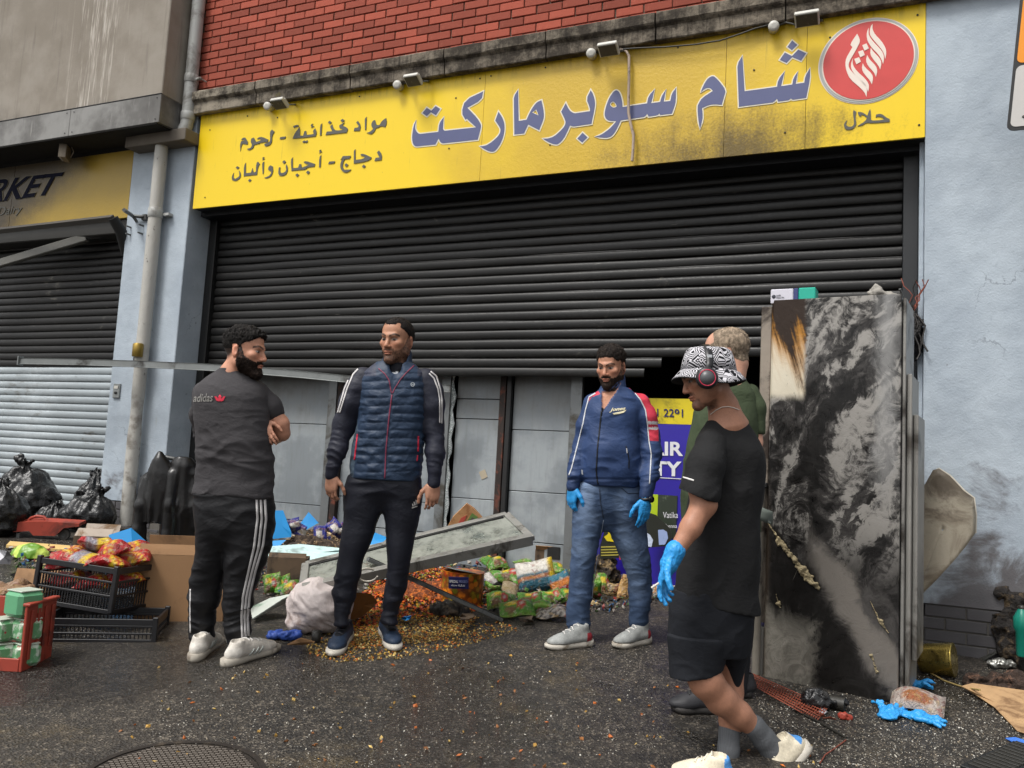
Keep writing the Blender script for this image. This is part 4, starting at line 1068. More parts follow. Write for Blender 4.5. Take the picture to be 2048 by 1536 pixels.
def strands(person, name, P, Q, mask, length, col, seed, n, down=.3, thr=.5, width=.0016):
    """single hairs standing off the scalp or the chin"""
    N = vnormals(P, Q); idx = np.where(mask > thr)[0]; r = np.random.default_rng(seed); idx = r.choice(idx, n); b = P[idx]+r.normal(size=(n, 3))*.0015; d = N[idx]+r.normal(size=(n, 3))*.45-EZ*down
    d /= np.linalg.norm(d, axis=1)[:, None]; L = (length(b) if callable(length) else length)*r.uniform(.5, 1.3, n); s_ = np.cross(d, r.normal(size=(n, 3))); s_ /= np.linalg.norm(s_, axis=1)[:, None]
    m_ = b+d*(L*.55)[:, None]; t = m_+(d-EZ*.35+r.normal(size=(n, 3))*.2)*(L*.45)[:, None]
    V = np.stack([b-s_*width, b+s_*width, m_+s_*width*.8, m_-s_*width*.8, t], 1).reshape(-1, 3); k = np.arange(n)*5
    Fq = np.concatenate([np.stack([k, k+1, k+2], 1), np.stack([k, k+2, k+3], 1), np.stack([k+3, k+2, k+4], 1)])
    c = np.repeat(np.clip(np.array(col)*r.uniform(.5, 1.7, (n, 1)), 0, 1), 5, 0); return fast_mesh(name, V, Fq, MAT_HAIR, person.root, c, False)

def hand(F, wrist, d, thumb, palm, k=1.0, curl=(.5, .55, .6, .65), thumb_curl=.3, spread=.02, fr=1.0):
    """five-fingered hand: d to the fingers, thumb = side of the thumb, palm = where the palm faces"""
    a = unit(d); b = unit(np.array(thumb)-a*(np.array(thumb)@a)); c = np.cross(a, b); 
    if c@np.array(palm) < 0: c = -c
    w = np.array(wrist); Lp = lambda x, y, z: w+k*(x*a+y*b+z*c)
    F.cone(Lp(-.03, 0, 0), Lp(.02, 0, 0), .027*k, .029*k, .012*k, 'u', (c, .78))
    F.ell(Lp(.050, 0, 0), np.array([.050, .040, .0165])*k, np.stack([a, b, c]), .014*k)
    F.cone(Lp(.03, .022, .008), Lp(.07, .028, .004), .017*k, .012*k, .012*k)
    tips = []
    for i, (y, L_, r) in enumerate(((.0285, .074, .0088), (.0095, .081, .0092), (-.0095, .075, .0088), (-.027, .060, .0078))):
        r *= fr; base = Lp(.085-abs(y-.0095)*.25, y, 0); ang = curl[i]*.55; pt = base; dirb = b*(y*spread/.02*.5)
        F.cone(Lp(.06, y*.95, 0), base, r*1.1*k, r*1.05*k, .006*k)
        for j, seg in enumerate((.45, .31, .24)):
            dv = unit(math.cos(ang)*a+math.sin(ang)*c+dirb); nx = pt+dv*L_*seg*k
            F.cone(pt, nx, r*(1-.10*j)*k, r*(1-.10*(j+1))*k, .0035*k); pt = nx; ang += curl[i]*(1.0 if j == 0 else .8)
        tips.append(pt)
    pt = Lp(.018, .030, .006); ang = thumb_curl
    for j, (seg, r) in enumerate(((.042, .0135), (.034, .0108), (.026, .0096))):
        dv = unit((.72+.10*j)*a+(.62-.30*j)*b+(.15+ang*(j+.4)*.6)*c); nx = pt+dv*seg*k; F.cone(pt, nx, r*k*fr, r*.9*k*fr, .006*k); pt = nx
    return tips
def rings(P, axis_pt, ax, freq, amp, ph=0): return amp*np.sin(((P-axis_pt)@ax)*freq*2*math.pi+ph)

def shoe(per, heel, toe, col, sole, acc=None, label=None, w=.047, height=.095, lift=0.0, n=None, name='shoe', opening=None, lace=(.6, .58, .55), ankle=None, stripes=None):
    """trainer: upper, midsole, laces, tongue; heel and toe are points on the ground"""
    heel = np.array(heel); toe = np.array(toe); n = unit(GN) if n is None else unit(n); a = toe-heel; a = unit(a-n*(a@n)); b = np.cross(n, a); L = (toe-heel)@a
    k = L/.29; Lp = lambda x, y, z: heel+a*(x*k)+b*y+n*(z+lift)
    F = Field(.0045)
    h = height
    F.ell(Lp(.045, 0, .050), (.048, w*.80, .042), np.stack([a, b, n]), .02); F.ell(Lp(.215, 0, .040), (.072, w*.98, .030), np.stack([a, b, n]), .02)
    F.cone(Lp(.06, 0, .055), Lp(.20, 0, .042), w*.86, w*.92, .02, 'u', (n, .85)); F.cone(Lp(.07, 0, .060), Lp(.062, 0, h), w*.80, w*.78, .02)
    F.cone(Lp(.095, 0, h*.85), Lp(.19, 0, .052), .034, .030, .02)
    if ankle is not None: pass
    F.ell(Lp(.062, 0, h+.018), (.030, w*.55, .020), np.stack([a, b, n]), .006, 's')
    F.cut(Lp(0, 0, .022), -n, .003)
    P, Q = F.mesh(2)
    x = ((P-heel)@a)/k; z = (P-heel)@n-lift; y = (P-heel)@b
    c = np.tile(np.array(col), (len(P), 1)); cc = acc or {}
    for kk, v in cc.items():
        m_ = {'heel': (x < .055) & (z < .085), 'toe': x > .225, 'tongue': (x > .09) & (x < .20) & (np.abs(y) < .018) & (z > .05), 'low': z < .036, 'top': z > h*.86, 'tab': (x < .030) & (z > .058), 'mid': (x > .07) & (x < .17) & (np.abs(y) > w*.55)}[kk]
        c[m_] = v
    c *= (1+.18*fbm(P, 45, 5))[:, None]
    o = fast_mesh(name, P, Q, MAT_LEATHERSHOE, per.root, np.clip(c, 0, 1))
    if label: o['label'] = label
    prof = [(-.010, 0), (.0, .55), (.02, .80), (.06, .88), (.11, .80), (.15, .84), (.20, 1.02), (.245, .98), (.275, .72), (.292, .35), (.297, 0)]
    out = [(xx, yy*w) for xx, yy in prof]+[(xx, -yy*w) for xx, yy in prof[::-1][1:-1]]
    mb = MB(); lo = [Lp(xx, yy*.94, .001+(.012*max(0, (xx-.22)/.08)**2)) for xx, yy in out]; mid = [Lp(xx, yy*1.05, .012+(.010*max(0, (xx-.22)/.08)**2)) for xx, yy in out]; hi = [Lp(xx, yy*.99, .031+(.006 if xx < .08 else 0)) for xx, yy in out]
    m_ = len(out); mb.add(lo+mid+hi, [tuple(range(m_))[::-1], tuple(range(2*m_, 3*m_))]+[(i+q*m_, (i+1) % m_+q*m_, (i+1) % m_+(q+1)*m_, i+(q+1)*m_) for i in range(m_) for q in (0, 1)], 0, True)
    so_ = fix_normals(mb.build('sole', sole, o))
    bv = BVHTree.FromPolygons([tuple(p) for p in P], Q.tolist()); lm = M('lace %.2f %.2f' % (lace[0], lace[2]), lace, .8, bump=.1)
    for i in range(4):
        xx = .105+.026*i; r = []
        for yy in np.linspace(-.022, .022, 7):
            hq = bv.ray_cast(Vector(Lp(xx+yy*.25*(1 if i % 2 else -1), yy, .25)), Vector(-n))
            if hq[0] is not None: r.append(np.array(hq[0])+n*.002)
        if len(r) > 2: MB().tube(r, .0032, 6).build('lace', lm, o)
    if stripes is not None:
        for sg_ in (-1, 1):
            for i in range(3):
                r = []
                for t in np.linspace(0, 1, 5):
                    hq = bv.ray_cast(Vector(Lp(.10+.024*i+t*.022, sg_*.12, .034+t*.028)), Vector(-b*sg_))
                    if hq[0] is not None: r.append(np.array(hq[0])+b*sg_*.0015)
                if len(r) > 2: MB().tube(r, .0045, 5).build('stripe', stripes, o)
    return o
SOLE_W = M('grubby white sole', srgb('b9b3a8'), .7, var=.25, scale=20, col2=srgb('7d7264'), f2=.35)
SOLE_L = M('pale sole', srgb('a39c90'), .7, var=.25, scale=20, col2=srgb('6e6458'), f2=.4)
SOLE_B = M('black sole', srgb('24211f'), .7, var=.3, scale=20)
WHITE_TAPE = M('white tape', srgb('c4c1c0'), .7, var=.1, scale=30, bump=.2, bscale=300)
def merge(parts):
    V, Fq, Cc, b = [], [], [], 0
    for P, Q, c in parts: V.append(P); Fq.append(Q+b); Cc.append(c); b += len(P)
    return np.concatenate(V), np.concatenate(Fq), np.concatenate(Cc)
def flat_skin(P, skin, sd=0): return np.clip(np.tile(np.array(skin), (len(P), 1))*(1+.10*fbm(P, 14, 20+sd))[:, None], 0, 1)
def finish_body(per, parts): 
    V, Q, c = merge(parts); o = fast_mesh('body', V, Q, MAT_SKIN, per.root, c); return o
def core(per, limbs, torso, skin, vox=.011):
    F = Field(vox); F.loft(torso, ER, .05)
    for l in limbs: F.chain(l, .03)
    P, Q = F.mesh(1); return P, Q, flat_skin(P, skin)
def smooth_folds(amp, freq, dirs=(1, 1, 2.2), seed=0, where=None):
    def fn(P, uv):
        q = P*np.array(dirs)*freq; a = np.sin(.9)*0+.6; q = np.stack([q[:, 0]*.8+q[:, 2]*.35, q[:, 1]*.8, q[:, 2]*.8-q[:, 0]*.35-q[:, 1]*.2], 1)+.7*np.stack([vnoise(q*.6+i*9, seed+i) for i in range(3)], 1)
        n = vnoise(q, seed); d = amp*(.45-1.5*np.abs(n))*.7+amp*.5*vnoise(q*.45, seed+3)
        return d*(where(P, uv) if where else 1)
    return fn
def ring_folds(v0, v1, amp, freq, seed):
    """bunched cloth rings between picture rows v0..v1, growing towards v1"""
    def fn(P, uv):
        w_ = sst(uv[:, 1], v0, v1); wz = .03*vnoise(P*np.array([9, 9, 6]), seed)+.05*vnoise(P*3.1, seed+2)
        q = np.stack([P[:, 0]*5, P[:, 1]*5, (P[:, 2]+wz)*freq*.75], 1); n = vnoise(q, seed+4); n2 = vnoise(q*np.array([1.7, 1.7, 1.9])+7, seed+5)
        return amp*w_*(1.1*(.5-np.abs(n)*1.6)+.5*(.5-np.abs(n2)*1.6))
    return fn
def addf(*fs): return lambda P, uv: sum(f(P, uv) for f in fs)

# ------------------------------------------------------------------ man with folded arms, back to us
def man_folded():
    m = Person('bearded man in charcoal T-shirt and striped black track trousers, arms folded, back turned', 4.37)
    skin = srgb('c08b72'); hair = srgb('171412')
    # T-shirt
    F = Field(.006)
    rows = [(992, 386, 547), (960, 389, 545), (925, 394, 544), (880, 395, 541), (850, 392, 540), (820, 389, 538), (795, 390, 535), (778, 395, 528), (765, 404, 519), (754, 417, 508), (746, 430, 499), (738, 444, 489)]
    F.loft(m.keys([(v, a, b, .0, .118 if v > 900 else (.125 if v > 790 else max(.055, (b-a)/2*m.s*.62))) for v, a, b in rows], .12), ER, .03, p=2.3)
    SL = Field(.006); SL.chain(m.chain([(514, 784, 22, .02), (540, 812, 20.5, .05), (558, 846, 19, .08)]), .035); F.chain(m.chain([(514, 784, 21, .02), (534, 804, 17, .05)]), .035)
    F.chain(m.chain([(405, 785, 17, .03), (399, 830, 16, .10), (402, 868, 15, .16)]), .04)
    h0, h1 = m.p(532, 845, .03), m.p(569, 826, .05); SL.cut(h0, np.cross(unit(h1-h0), FWD)*-1 if (np.cross(unit(h1-h0), FWD)@np.array([0, 0, -1])) < 0 else np.cross(unit(h1-h0), FWD), .002)
    wf = lambda P, uv: .35+.65*sst(uv[:, 1], 800, 900)
    fl = addf(smooth_folds(.013, 6, (.7, .7, 2.4), 4, wf), smooth_folds(.007, 13, (.8, .8, 2.2), 9, wf), lambda P, uv: .006*np.exp(-((uv[:, 1]-(900-.55*(uv[:, 0]-400)*.0+18*np.sin(uv[:, 0]*.05)))/9)**2))
    tee = m.garment('t_shirt', [F, SL], MAT_CLOTH, srgb('403e40'), fl)
    bv = m.bvh
    ink = M('grey print', srgb('85837f'), .7, bump=.05); red = M('red print', srgb('d8324a'), .7, bump=.05)
    m.text('chest_print', 'adidas', [(387, 804), (425, 803), (427, 787), (389, 788)], ink, tee, .012, .1)
    for pl in ([(440, 789), (443, 793), (443, 800), (440, 803), (437, 800), (437, 793)], [(429, 793), (433, 793), (437, 798), (438, 803), (433, 801)], [(451, 793), (447, 793), (443, 798), (442, 803), (447, 801)]):
        m.patch('leaf_emblem', [pl], red, tee)
    # trousers
    F = Field(.006)
    F.loft(m.keys([(980, 389, 545, .0, .112), (1020, 390, 547, -.005, .12), (1055, 393, 547, -.005, .112), (1080, 396, 543, 0, .085), (1100, 402, 535, 0, .045)], .11), ER, .03, p=2.4)
    rl = [(1010, 452, 545, 0, .10), (1060, 450, 546, 0, .106), (1120, 447, 534, 0, .092), (1150, 449, 520, .01, .082), (1170, 448, 513, .015, .078), (1195, 447, 508, .02, .075), (1220, 447, 505, .025, .07), (1245, 449, 503, .03, .066), (1270, 453, 501, .03, .06), (1294, 458, 498, .03, .05)]
    ll = [(1010, 392, 465, .0, .10), (1060, 394, 460, .01, .102), (1120, 391, 453, .03, .09), (1150, 383, 450, .05, .082), (1170, 379, 447, .06, .078), (1195, 378, 441, .07, .074), (1220, 378, 433, .08, .068), (1245, 377, 428, .09, .062), (1265, 376, 427, .09, .055), (1280, 380, 424, .09, .05)]
    F.loft(m.keys(rl, .08), ER, .02); F.loft(m.keys(ll, .08), ER, .02)
    fl = addf(smooth_folds(.010, 7, (1, 1, 1.6), 14), smooth_folds(.005, 15, (1, 1, 1.6), 17), ring_folds(1120, 1260, .010, 22, 3))
    tr = m.garment('trousers', F, MAT_POLY, srgb('151518'), fl)
    for q in ([(513, 991), (515, 1038), (508, 1095), (496, 1147), (486, 1194), (483, 1233), (485, 1284)], [(521, 991), (523.5, 1038), (517, 1095), (503, 1147), (492.5, 1194), (489, 1233), (491.5, 1282)], [(529, 990), (532, 1038), (526, 1090), (510, 1144), (499, 1191), (495, 1236), (497, 1272)]):
        m.ribbon('stripe', q, 4.6, WHITE_TAPE, tr, n=60)
    m.ribbon('stripe', [(381, 1178), (380.5, 1210), (380.5, 1245), (381, 1266)], 2.4, WHITE_TAPE, tr)
    # body
    O = m.p(489, 706, .0); parts = []
    cfg = dict(skin=skin, hair=hair, beard=.97, beard_top=-.030, hairline=.082, neck=(m.p(463, 752, .01), .062, m.p(462, 790, .01), .09), fade=.03, frown=.004)
    P, Q, loc, A = make_head(O, ER*.985-ED*.12-EZ*.04, EZ+ER*.03, 1.01, cfg); col, hm, bm = paint_head(P, loc, cfg); parts.append((P, Q, col))
    shell(m, 'hair', P, Q, hm*sst(loc[:, 2], -.01, .04), lambda q: .004+.010*sst((q-O)@EZ, .04, .10)+.006*np.exp(-(((q-O)@ER-.085)/.03)**2), hair, 3, .5, 75)
    shell(m, 'beard', P, Q, bm*(loc[:, 2] < -.03), lambda q: .002+.004*sst(-(q-O)@EZ, .07, .12), srgb('241a15'), 7, .5, 110)
    strands(m, 'hair_strands', P, Q, hm*sst(loc[:, 2], .0, .05), lambda q: .008+.012*sst((q-O)@EZ, .04, .10), hair, 5, 4200, -.1); strands(m, 'beard_strands', P, Q, bm*(loc[:, 2] < -.03), .008, srgb('241a15'), 6, 2600, .5)
    F = Field(.0045)
    F.chain(m.chain([(538, 812, 16, .05), (559, 848, 18.5, .07), (563, 865, 17, .08)]), .02)
    F.chain(m.chain([(565, 868, 14.5, .10), (552, 874, 13, .16), (520, 868, 12, .22), (490, 862, 11, .24)]), .02)
    hand(F, m.p(521, 843, .0), m.p(541, 880, -.045)-m.p(521, 843, .0), unit(ER*.7+EZ*.4), FWD, .92, (.35, .35, .4, .4), .2)
    P, Q = F.mesh(2); parts.append((P, Q, flat_skin(P, skin, 1)))
    parts.append(core(m, [m.chain([(490, 1090, 18), (482, 1180, 14, .02), (478, 1288, 10, .03)]), m.chain([(428, 1090, 18, .02), (412, 1180, 14, .06), (402, 1272, 10, .09)])], m.keys([(1060, 430, 510, 0, .06), (900, 425, 510, 0, .07), (780, 420, 510, 0, .07), (755, 440, 492, 0, .05)], .08), skin))
    finish_body(m, parts)
    g = srgb('b5afa6')
    kw = dict(acc={'tongue': srgb('a8a39b'), 'heel': srgb('bdb8b0')}, stripes=M('grey shoe stripe', srgb('8f938f'), .7))
    shoe(m, G(447, 1334), G(556, 1299), g, SOLE_L, **kw); shoe(m, G(385, 1324), G(437, 1283), g, SOLE_L, **kw)
    for (a, b) in (((482, 1296, .03), (474, 1310, .03)), ((402, 1282, .09), (396, 1300, .09))):
        pass
man_folded()

# ------------------------------------------------------------------ man in the quilted gilet, facing us
def man_gilet():
    m = Person('man in quilted navy gilet over dark tracksuit, standing facing us in spilled vegetables', 4.73)
    skin = srgb('a97a60'); hair = srgb('16110f'); navy = srgb('20222f'); vest = srgb('26364c')
    F = Field(.006)
    F.chain(m.chain([(724, 752, 20, .01), (713, 778, 22, .0), (702, 805, 22, -.01), (688, 850, 20.5, .0), (676, 900, 18, -.04), (667, 930, 15, -.06)]), .03)
    F.chain(m.chain([(667, 929, 13.6, -.06), (664, 950, 13, -.06)]), .006)
    F.chain(m.chain([(853, 757, 20, .01), (864, 785, 21, .01), (868, 812, 20, .0), (868, 855, 19.5, .01), (871, 905, 17, -.03), (869, 942, 14, -.05)]), .03)
    F.chain(m.chain([(869, 942, 12.8, -.05), (867, 966, 12.4, -.05)]), .006)
    F.loft(m.keys([(900, 720, 840, .0, .09), (800, 722, 853, 0, .10), (757, 725, 850, 0, .08), (740, 748, 835, 0, .06)], .1), ER, .04)
    fl = addf(smooth_folds(.007, 8, (1, 1, 1.4), 34), lambda P, uv: ring_folds(828, 880, .006, 34, 4)(P, uv)*(uv[:, 1] < 932))
    jk = m.garment('track_jacket', F, MAT_POLY, navy, fl)
    for q in ([(720, 731), (702, 747), (689, 778), (675.5, 826)], [(718, 736), (706, 749), (694, 778), (679.5, 826)]): m.ribbon('stripe', q, 2.6, WHITE_TAPE, jk, n=40)
    for q in ([(861, 743), (873, 753), (880.5, 778), (884, 800), (883.5, 847)], [(858, 747), (868, 757), (876, 778), (879.5, 800), (879.5, 846)]): m.ribbon('stripe', q, 2.6, WHITE_TAPE, jk, n=40)
    # gilet
    F = Field(.0055)
    rows = [(960, 701, 839), (940, 700, 843), (900, 704, 846), (870, 711, 848), (840, 716, 851), (800, 720, 853), (775, 721, 854), (755, 725, 852), (742, 733, 848), (733, 745, 838), (726, 756, 828)]
    F.loft(m.keys([(v, a, b, 0, .125 if v > 780 else max(.07, (b-a)/2*m.s*.6)) for v, a, b in rows], .12), ER, .02, p=2.35)
    F.cone(m.p(792, 748, .0), m.p(796, 712, .015), .100, .078, .012)
    F.cone(m.p(790, 770, -.03), m.p(793, 700, -.025), .046, .066, .012, 's')
    F.cone(m.p(786, 790, -.16), m.p(791, 735, -.12), .004, .050, .01, 's')
    def quilt(P, uv):
        z = P[:, 2]+.010*np.sin((P@ER)*9)+.006*vnoise(P*8, 4); q = np.abs(np.sin(z*math.pi/.045))**.4
        w_ = sst(uv[:, 1], 738, 752)*sst(-uv[:, 1], -957, -948)
        du = uv[:, 0]-np.interp(uv[:, 1], [750, 790, 835, 897, 958], [783, 784, 778, 772, 769]); zipm = sst(np.abs(du), 3, 8)
        side = sst(uv[:, 0], np.interp(uv[:, 1], [800, 960], [722, 706]), np.interp(uv[:, 1], [800, 960], [728, 712]))
        return (.0075*(q-.7)*zipm*side+.006*(.5-np.abs(vnoise(P*np.array([14, 14, 30]), 2))*1.5)+.003*fbm(P, 26, 3))*w_
    def vcol(P, uv, N):
        c = np.tile(np.array(vest), (len(P), 1)); e = np.interp(uv[:, 1], [780, 870, 960], [712, 716, 706]); c[(uv[:, 0] < e) & (uv[:, 1] > 800)] = srgb('42505e')
        top = (uv[:, 1] < 752) & ((uv[:, 0] < 752) | (uv[:, 0] > 835)); c[top] = srgb('343848')
        return c
    gi = m.garment('gilet', F, MAT_NYLON, vcol, quilt)
    rz = M('red zip', srgb('7d2f47'), .6, bump=.1); rr = M('bright red zip', srgb('c0203c'), .6, bump=.1)
    m.ribbon('zip', [(784, 789), (778, 835), (772, 897), (769.5, 957)], 2.4, rz, gi, n=50)
    m.ribbon('collar_piping', [(757, 737), (770, 748), (778, 760), (783, 787)], 2.0, rz, gi); m.ribbon('collar_piping', [(828, 731), (812, 746), (800, 760), (790, 776), (785, 787)], 2.0, rz, gi)
    m.ribbon('pocket_zip', [(715, 868), (712, 895), (709, 920)], 2.6, rr, gi); m.ribbon('pocket_zip', [(836.5, 872), (836.5, 888), (836, 903)], 3.0, rr, gi); m.ribbon('pocket_zip', [(835, 910), (834, 922)], 2.6, rr, gi)
    bd = M('pale badge', srgb('9aa0a6'), .5)
    ring = lambda r: [(825+r*math.cos(t), 769+r*math.sin(t)) for t in np.linspace(0, 2*math.pi, 18, endpoint=False)]
    m.patch('badge', [ring(4.4), ring(2.8)], bd, gi); m.patch('badge', [[(823, 768.3), (827, 768.3), (827, 769.7), (823, 769.7)]], bd, gi)
    m.patch('zip_pull', [[(782.5, 789), (786, 789), (785, 808), (781.5, 808)]], M('dark zip pull', srgb('15161c'), .5), gi)
    # trousers
    F = Field(.006)
    F.loft(m.keys([(945, 702, 838, 0, .105), (965, 696, 841, 0, .112), (985, 690, 843, 0, .108), (1003, 691, 841, 0, .08), (1022, 700, 832, 0, .04)], .11), ER, .02, p=2.4)
    F.loft(m.keys([(955, 698, 775, 0, .095), (985, 690, 772, 0, .098), (1040, 686, 759, -.01, .09), (1080, 682, 743, -.015, .082), (1122, 676, 726, -.02, .07), (1160, 668, 718, -.02, .072), (1200, 663, 710, -.02, .068), (1225, 664, 703, -.03, .06), (1250, 668, 698, -.04, .05)], .08), ER, .02)
    F.loft(m.keys([(955, 762, 840, 0, .095), (985, 762, 842, 0, .098), (1040, 768, 838, 0, .09), (1080, 772, 829, 0, .08), (1122, 776, 820, .0, .068), (1160, 774, 816, .01, .07), (1200, 766, 807, .02, .066), (1225, 763, 798, .02, .056), (1247, 763, 793, .01, .047)], .08), ER, .02)
    fl = addf(smooth_folds(.009, 7, (1, 1, 1.8), 44), ring_folds(1095, 1215, .012, 20, 8))
    tr = m.garment('trousers', F, MAT_POLY, srgb('171923'), fl)
    wp = M('white print', srgb('c9c7c4'), .7, bump=.05)
    for pl in ([(830.5, 999), (833.5, 1001), (835, 1008), (831.5, 1009)], [(826.5, 1003), (829.5, 1004), (831, 1010), (828, 1011)], [(823.5, 1007), (826, 1008), (827, 1012), (824.5, 1013)], [(823, 1015), (834, 1011), (834.2, 1013), (823.2, 1016.8)]): m.patch('logo', [pl], wp, tr)
    # body
    O = m.p(794, 684, .0); parts = []
    cfg = dict(skin=skin, hair=hair, beard=.66, beard_top=-.032, hairline=.092, temple=.9, neck=(m.p(795, 735, .01), .06, m.p(793, 770, .01), .085), fade=.02, frown=.006, hair_cover=.97, gaze=-.002, beardc=srgb('241a16'))
    P, Q, loc, A = make_head(O, -ED*.92-ER*.38-EZ*.08, EZ+ER*.02, 1.03, cfg); col, hm, bm = paint_head(P, loc, cfg); parts.append((P, Q, col))
    shell(m, 'hair', P, Q, hm, .004, hair, 13, .3, 80); strands(m, 'hair_strands', P, Q, hm, .007, hair, 15, 2600, -.2); strands(m, 'stubble', P, Q, bm, .004, srgb('1d1512'), 16, 1500, .4, width=.001)
    F = Field(.0033)
    hand(F, m.p(663, 951, -.06), m.p(660, 999, -.08)-m.p(663, 951, -.06), unit(ER*1.0-ED*.45), unit(ED*.8+ER*.5), .97, (.55, .6, .62, .65), .25)
    hand(F, m.p(867, 966, -.05), m.p(864, 1020, -.07)-m.p(867, 966, -.05), unit(-ER*1.0-ED*.35), unit(ED*.7-ER*.6), 1.03, (.45, .62, .72, .8), .1)
    P, Q = F.mesh(2); parts.append((P, Q, flat_skin(P, srgb('b08068'), 1)))
    parts.append(core(m, [m.chain([(728, 1000, 15), (702, 1120, 12), (682, 1245, 11, -.02)]), m.chain([(805, 1000, 15), (798, 1120, 12), (779, 1240, 11, .01)])], m.keys([(985, 725, 815, 0, .06), (850, 745, 825, 0, .07), (770, 745, 830, 0, .06), (745, 765, 820, 0, .05)], .08), skin))
    tp = m.p(790, 757, -.055)
    finish_body(m, parts)
    F = Field(.006); F.cone(m.p(789, 790, -.05), m.p(793, 741, -.02), .05, .060, .01); P, Q = F.mesh(1); 
    uv = topx(P); c = np.where(((np.abs(uv[:, 0]-791) < 6) & (uv[:, 1] > 744) & (uv[:, 1] < 757))[:, None], np.array(srgb('c9ccd0')), np.array(srgb('12131a')))
    fast_mesh('undershirt', P, Q, MAT_CLOTH, m.root, c)
    shoe(m, G(695, 1272), G(664, 1316), srgb('223044'), SOLE_W, {'tongue': srgb('11131a'), 'top': srgb('11131a')}, w=.050, lace=(.015, .015, .02)); shoe(m, G(768, 1262), G(791, 1305), srgb('223044'), SOLE_W, {'tongue': srgb('11131a'), 'top': srgb('11131a')}, w=.050, lace=(.015, .015, .02))
man_gilet()

# ------------------------------------------------------------------ man in the blue and red track jacket
def man_jacket():
    m = Person('man in blue track jacket with red shoulder panels, jeans and blue gloves', 5.05)
    skin = srgb('b38168'); hair = srgb('1e1713'); blue = srgb('2b3f66')
    F = Field(.006)
    rows = [(972, 1166, 1279), (962, 1163, 1283), (940, 1160, 1284), (900, 1163, 1279), (860, 1169, 1276), (825, 1174, 1278), (805, 1178, 1282), (793, 1184, 1279), (784, 1194, 1268), (776, 1204, 1258)]
    F.loft(m.keys([(v, a, b, -.012 if 860 < v < 950 else 0, .135 if v > 860 else (.12 if v > 805 else max(.06, (b-a)/2*m.s*.6))) for v, a, b in rows], .12), ER, .03, p=2.25)
    F.chain(m.chain([(1184, 806, 17, .01), (1172, 850, 17.5, .01), (1164, 890, 17, .02), (1156, 925, 16, -.01), (1149, 952, 14.5, -.03)]), .03)
    F.chain(m.chain([(1149, 952, 12.8, -.03), (1145, 975, 12.4, -.04)]), .005)
    F.chain(m.chain([(1280, 808, 21, .01), (1292, 835, 21.5, .0), (1299, 870, 20, .0), (1301, 905, 19, -.02), (1300, 945, 16.5, -.09), (1296, 970, 14, -.12)]), .03)
    F.chain(m.chain([(1296, 970, 12.8, -.12), (1292, 992, 12.4, -.14)]), .005)
    F.cone(m.p(1224, 795, .01), m.p(1228, 760, .015), .088, .068, .012); F.cone(m.p(1223, 800, .015), m.p(1225, 745, .0), .040, .060, .010, 's')
    VN = [(x/4.267+1060, y/4.267+660) for x, y in [(612, 520), (690, 515), (765, 440), (775, 455), (735, 530), (690, 590), (640, 668), (614, 668)]]; VB = [(x/4.267+1060, y/4.267+660) for x, y in [(612, 668), (640, 668), (622, 705), (611, 740)]]
    P0 = np.array([(835, 490), (880, 470), (960, 530), (1040, 610), (1090, 720), (1100, 945), (1015, 947), (1003, 800), (985, 680), (940, 590), (880, 520)])/4.267+np.array([1060, 660])
    P1 = np.array([(500, 570), (580, 520), (600, 545), (520, 575), (480, 650)])/4.267+np.array([1060, 660])
    def jc(P, uv, N):
        c = np.tile(np.array(blue), (len(P), 1)); r = inpoly(uv, P0.tolist()) | inpoly(uv, P1.tolist()); c[r] = srgb('c2374a')
        for a, b in ((843, 849), (854, 859)): c[r & (uv[:, 1] > a) & (uv[:, 1] < b)] = srgb('cfcdd0')
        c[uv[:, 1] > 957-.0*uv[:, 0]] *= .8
        c[inpoly(uv, VN) & (N@FWD < 0)] = skin; c[inpoly(uv, VB) & (N@FWD < 0)] = srgb('1a1512')
        return c
    fl = addf(smooth_folds(.014, 6, (1, 1, 1.6), 54, lambda P, uv: .35+.65*sst(uv[:, 1], 820, 900)), smooth_folds(.006, 13, (1, 1, 1.8), 57), lambda P, uv: ring_folds(870, 915, .009, 30, 6)(P, uv)*(uv[:, 1] < 962)*((uv[:, 0] > 1281) | (uv[:, 0] < 1160)), lambda P, uv: -.014*(inpoly(uv, VN) | inpoly(uv, VB)), lambda P, uv: -.006*np.exp(-((uv[:, 1]-958)/3)**2)*(uv[:, 0] > 1160)*(uv[:, 0] < 1283))
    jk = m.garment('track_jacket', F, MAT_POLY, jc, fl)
    pip = M('white piping', srgb('c6c8cc'), .7); zp = M('black zip', srgb('0e1016'), .5)
    T = lambda L: [(x/4.267+1060, y/4.267+660) for x, y in L]
    m.ribbon('piping', T([(840, 492), (880, 522), (940, 592), (985, 682), (1003, 800), (1015, 945), (1035, 1060), (1020, 1315)]), 2.2, pip, jk, n=60); m.ribbon('piping', T([(560, 540), (505, 572), (475, 680), (452, 800), (410, 965), (355, 1180), (332, 1240)]), 2.2, pip, jk, n=60)
    m.ribbon('zip', T([(610, 690), (600, 790), (577, 1000), (566, 1200), (575, 1290), (590, 1345)]), 2.6, zp, jk, n=50); m.ribbon('pocket_zip', T([(818, 990), (835, 1050), (845, 1110), (843, 1180)]), 2.0, zp, jk)
    m.ribbon('pocket_zip_pull', T([(824, 1010), (830, 1050)]), 2.4, pip, jk)
    cr = M('cream embroidery', srgb('d8cfae'), .8)
    m.text('chest_script', 'Jones', T([(678, 705), (815, 690), (815, 655), (678, 668)]), cr, jk, .02, .35); m.patch('script_swash', [T([(705, 712), (822, 682), (800, 705), (760, 716), (715, 722)])], cr, jk)
    m.patch('hem_tag', [T([(437, 1190), (452, 1195), (455, 1235), (440, 1230)])], M('grey tag', srgb('9a9ea4'), .7), jk)
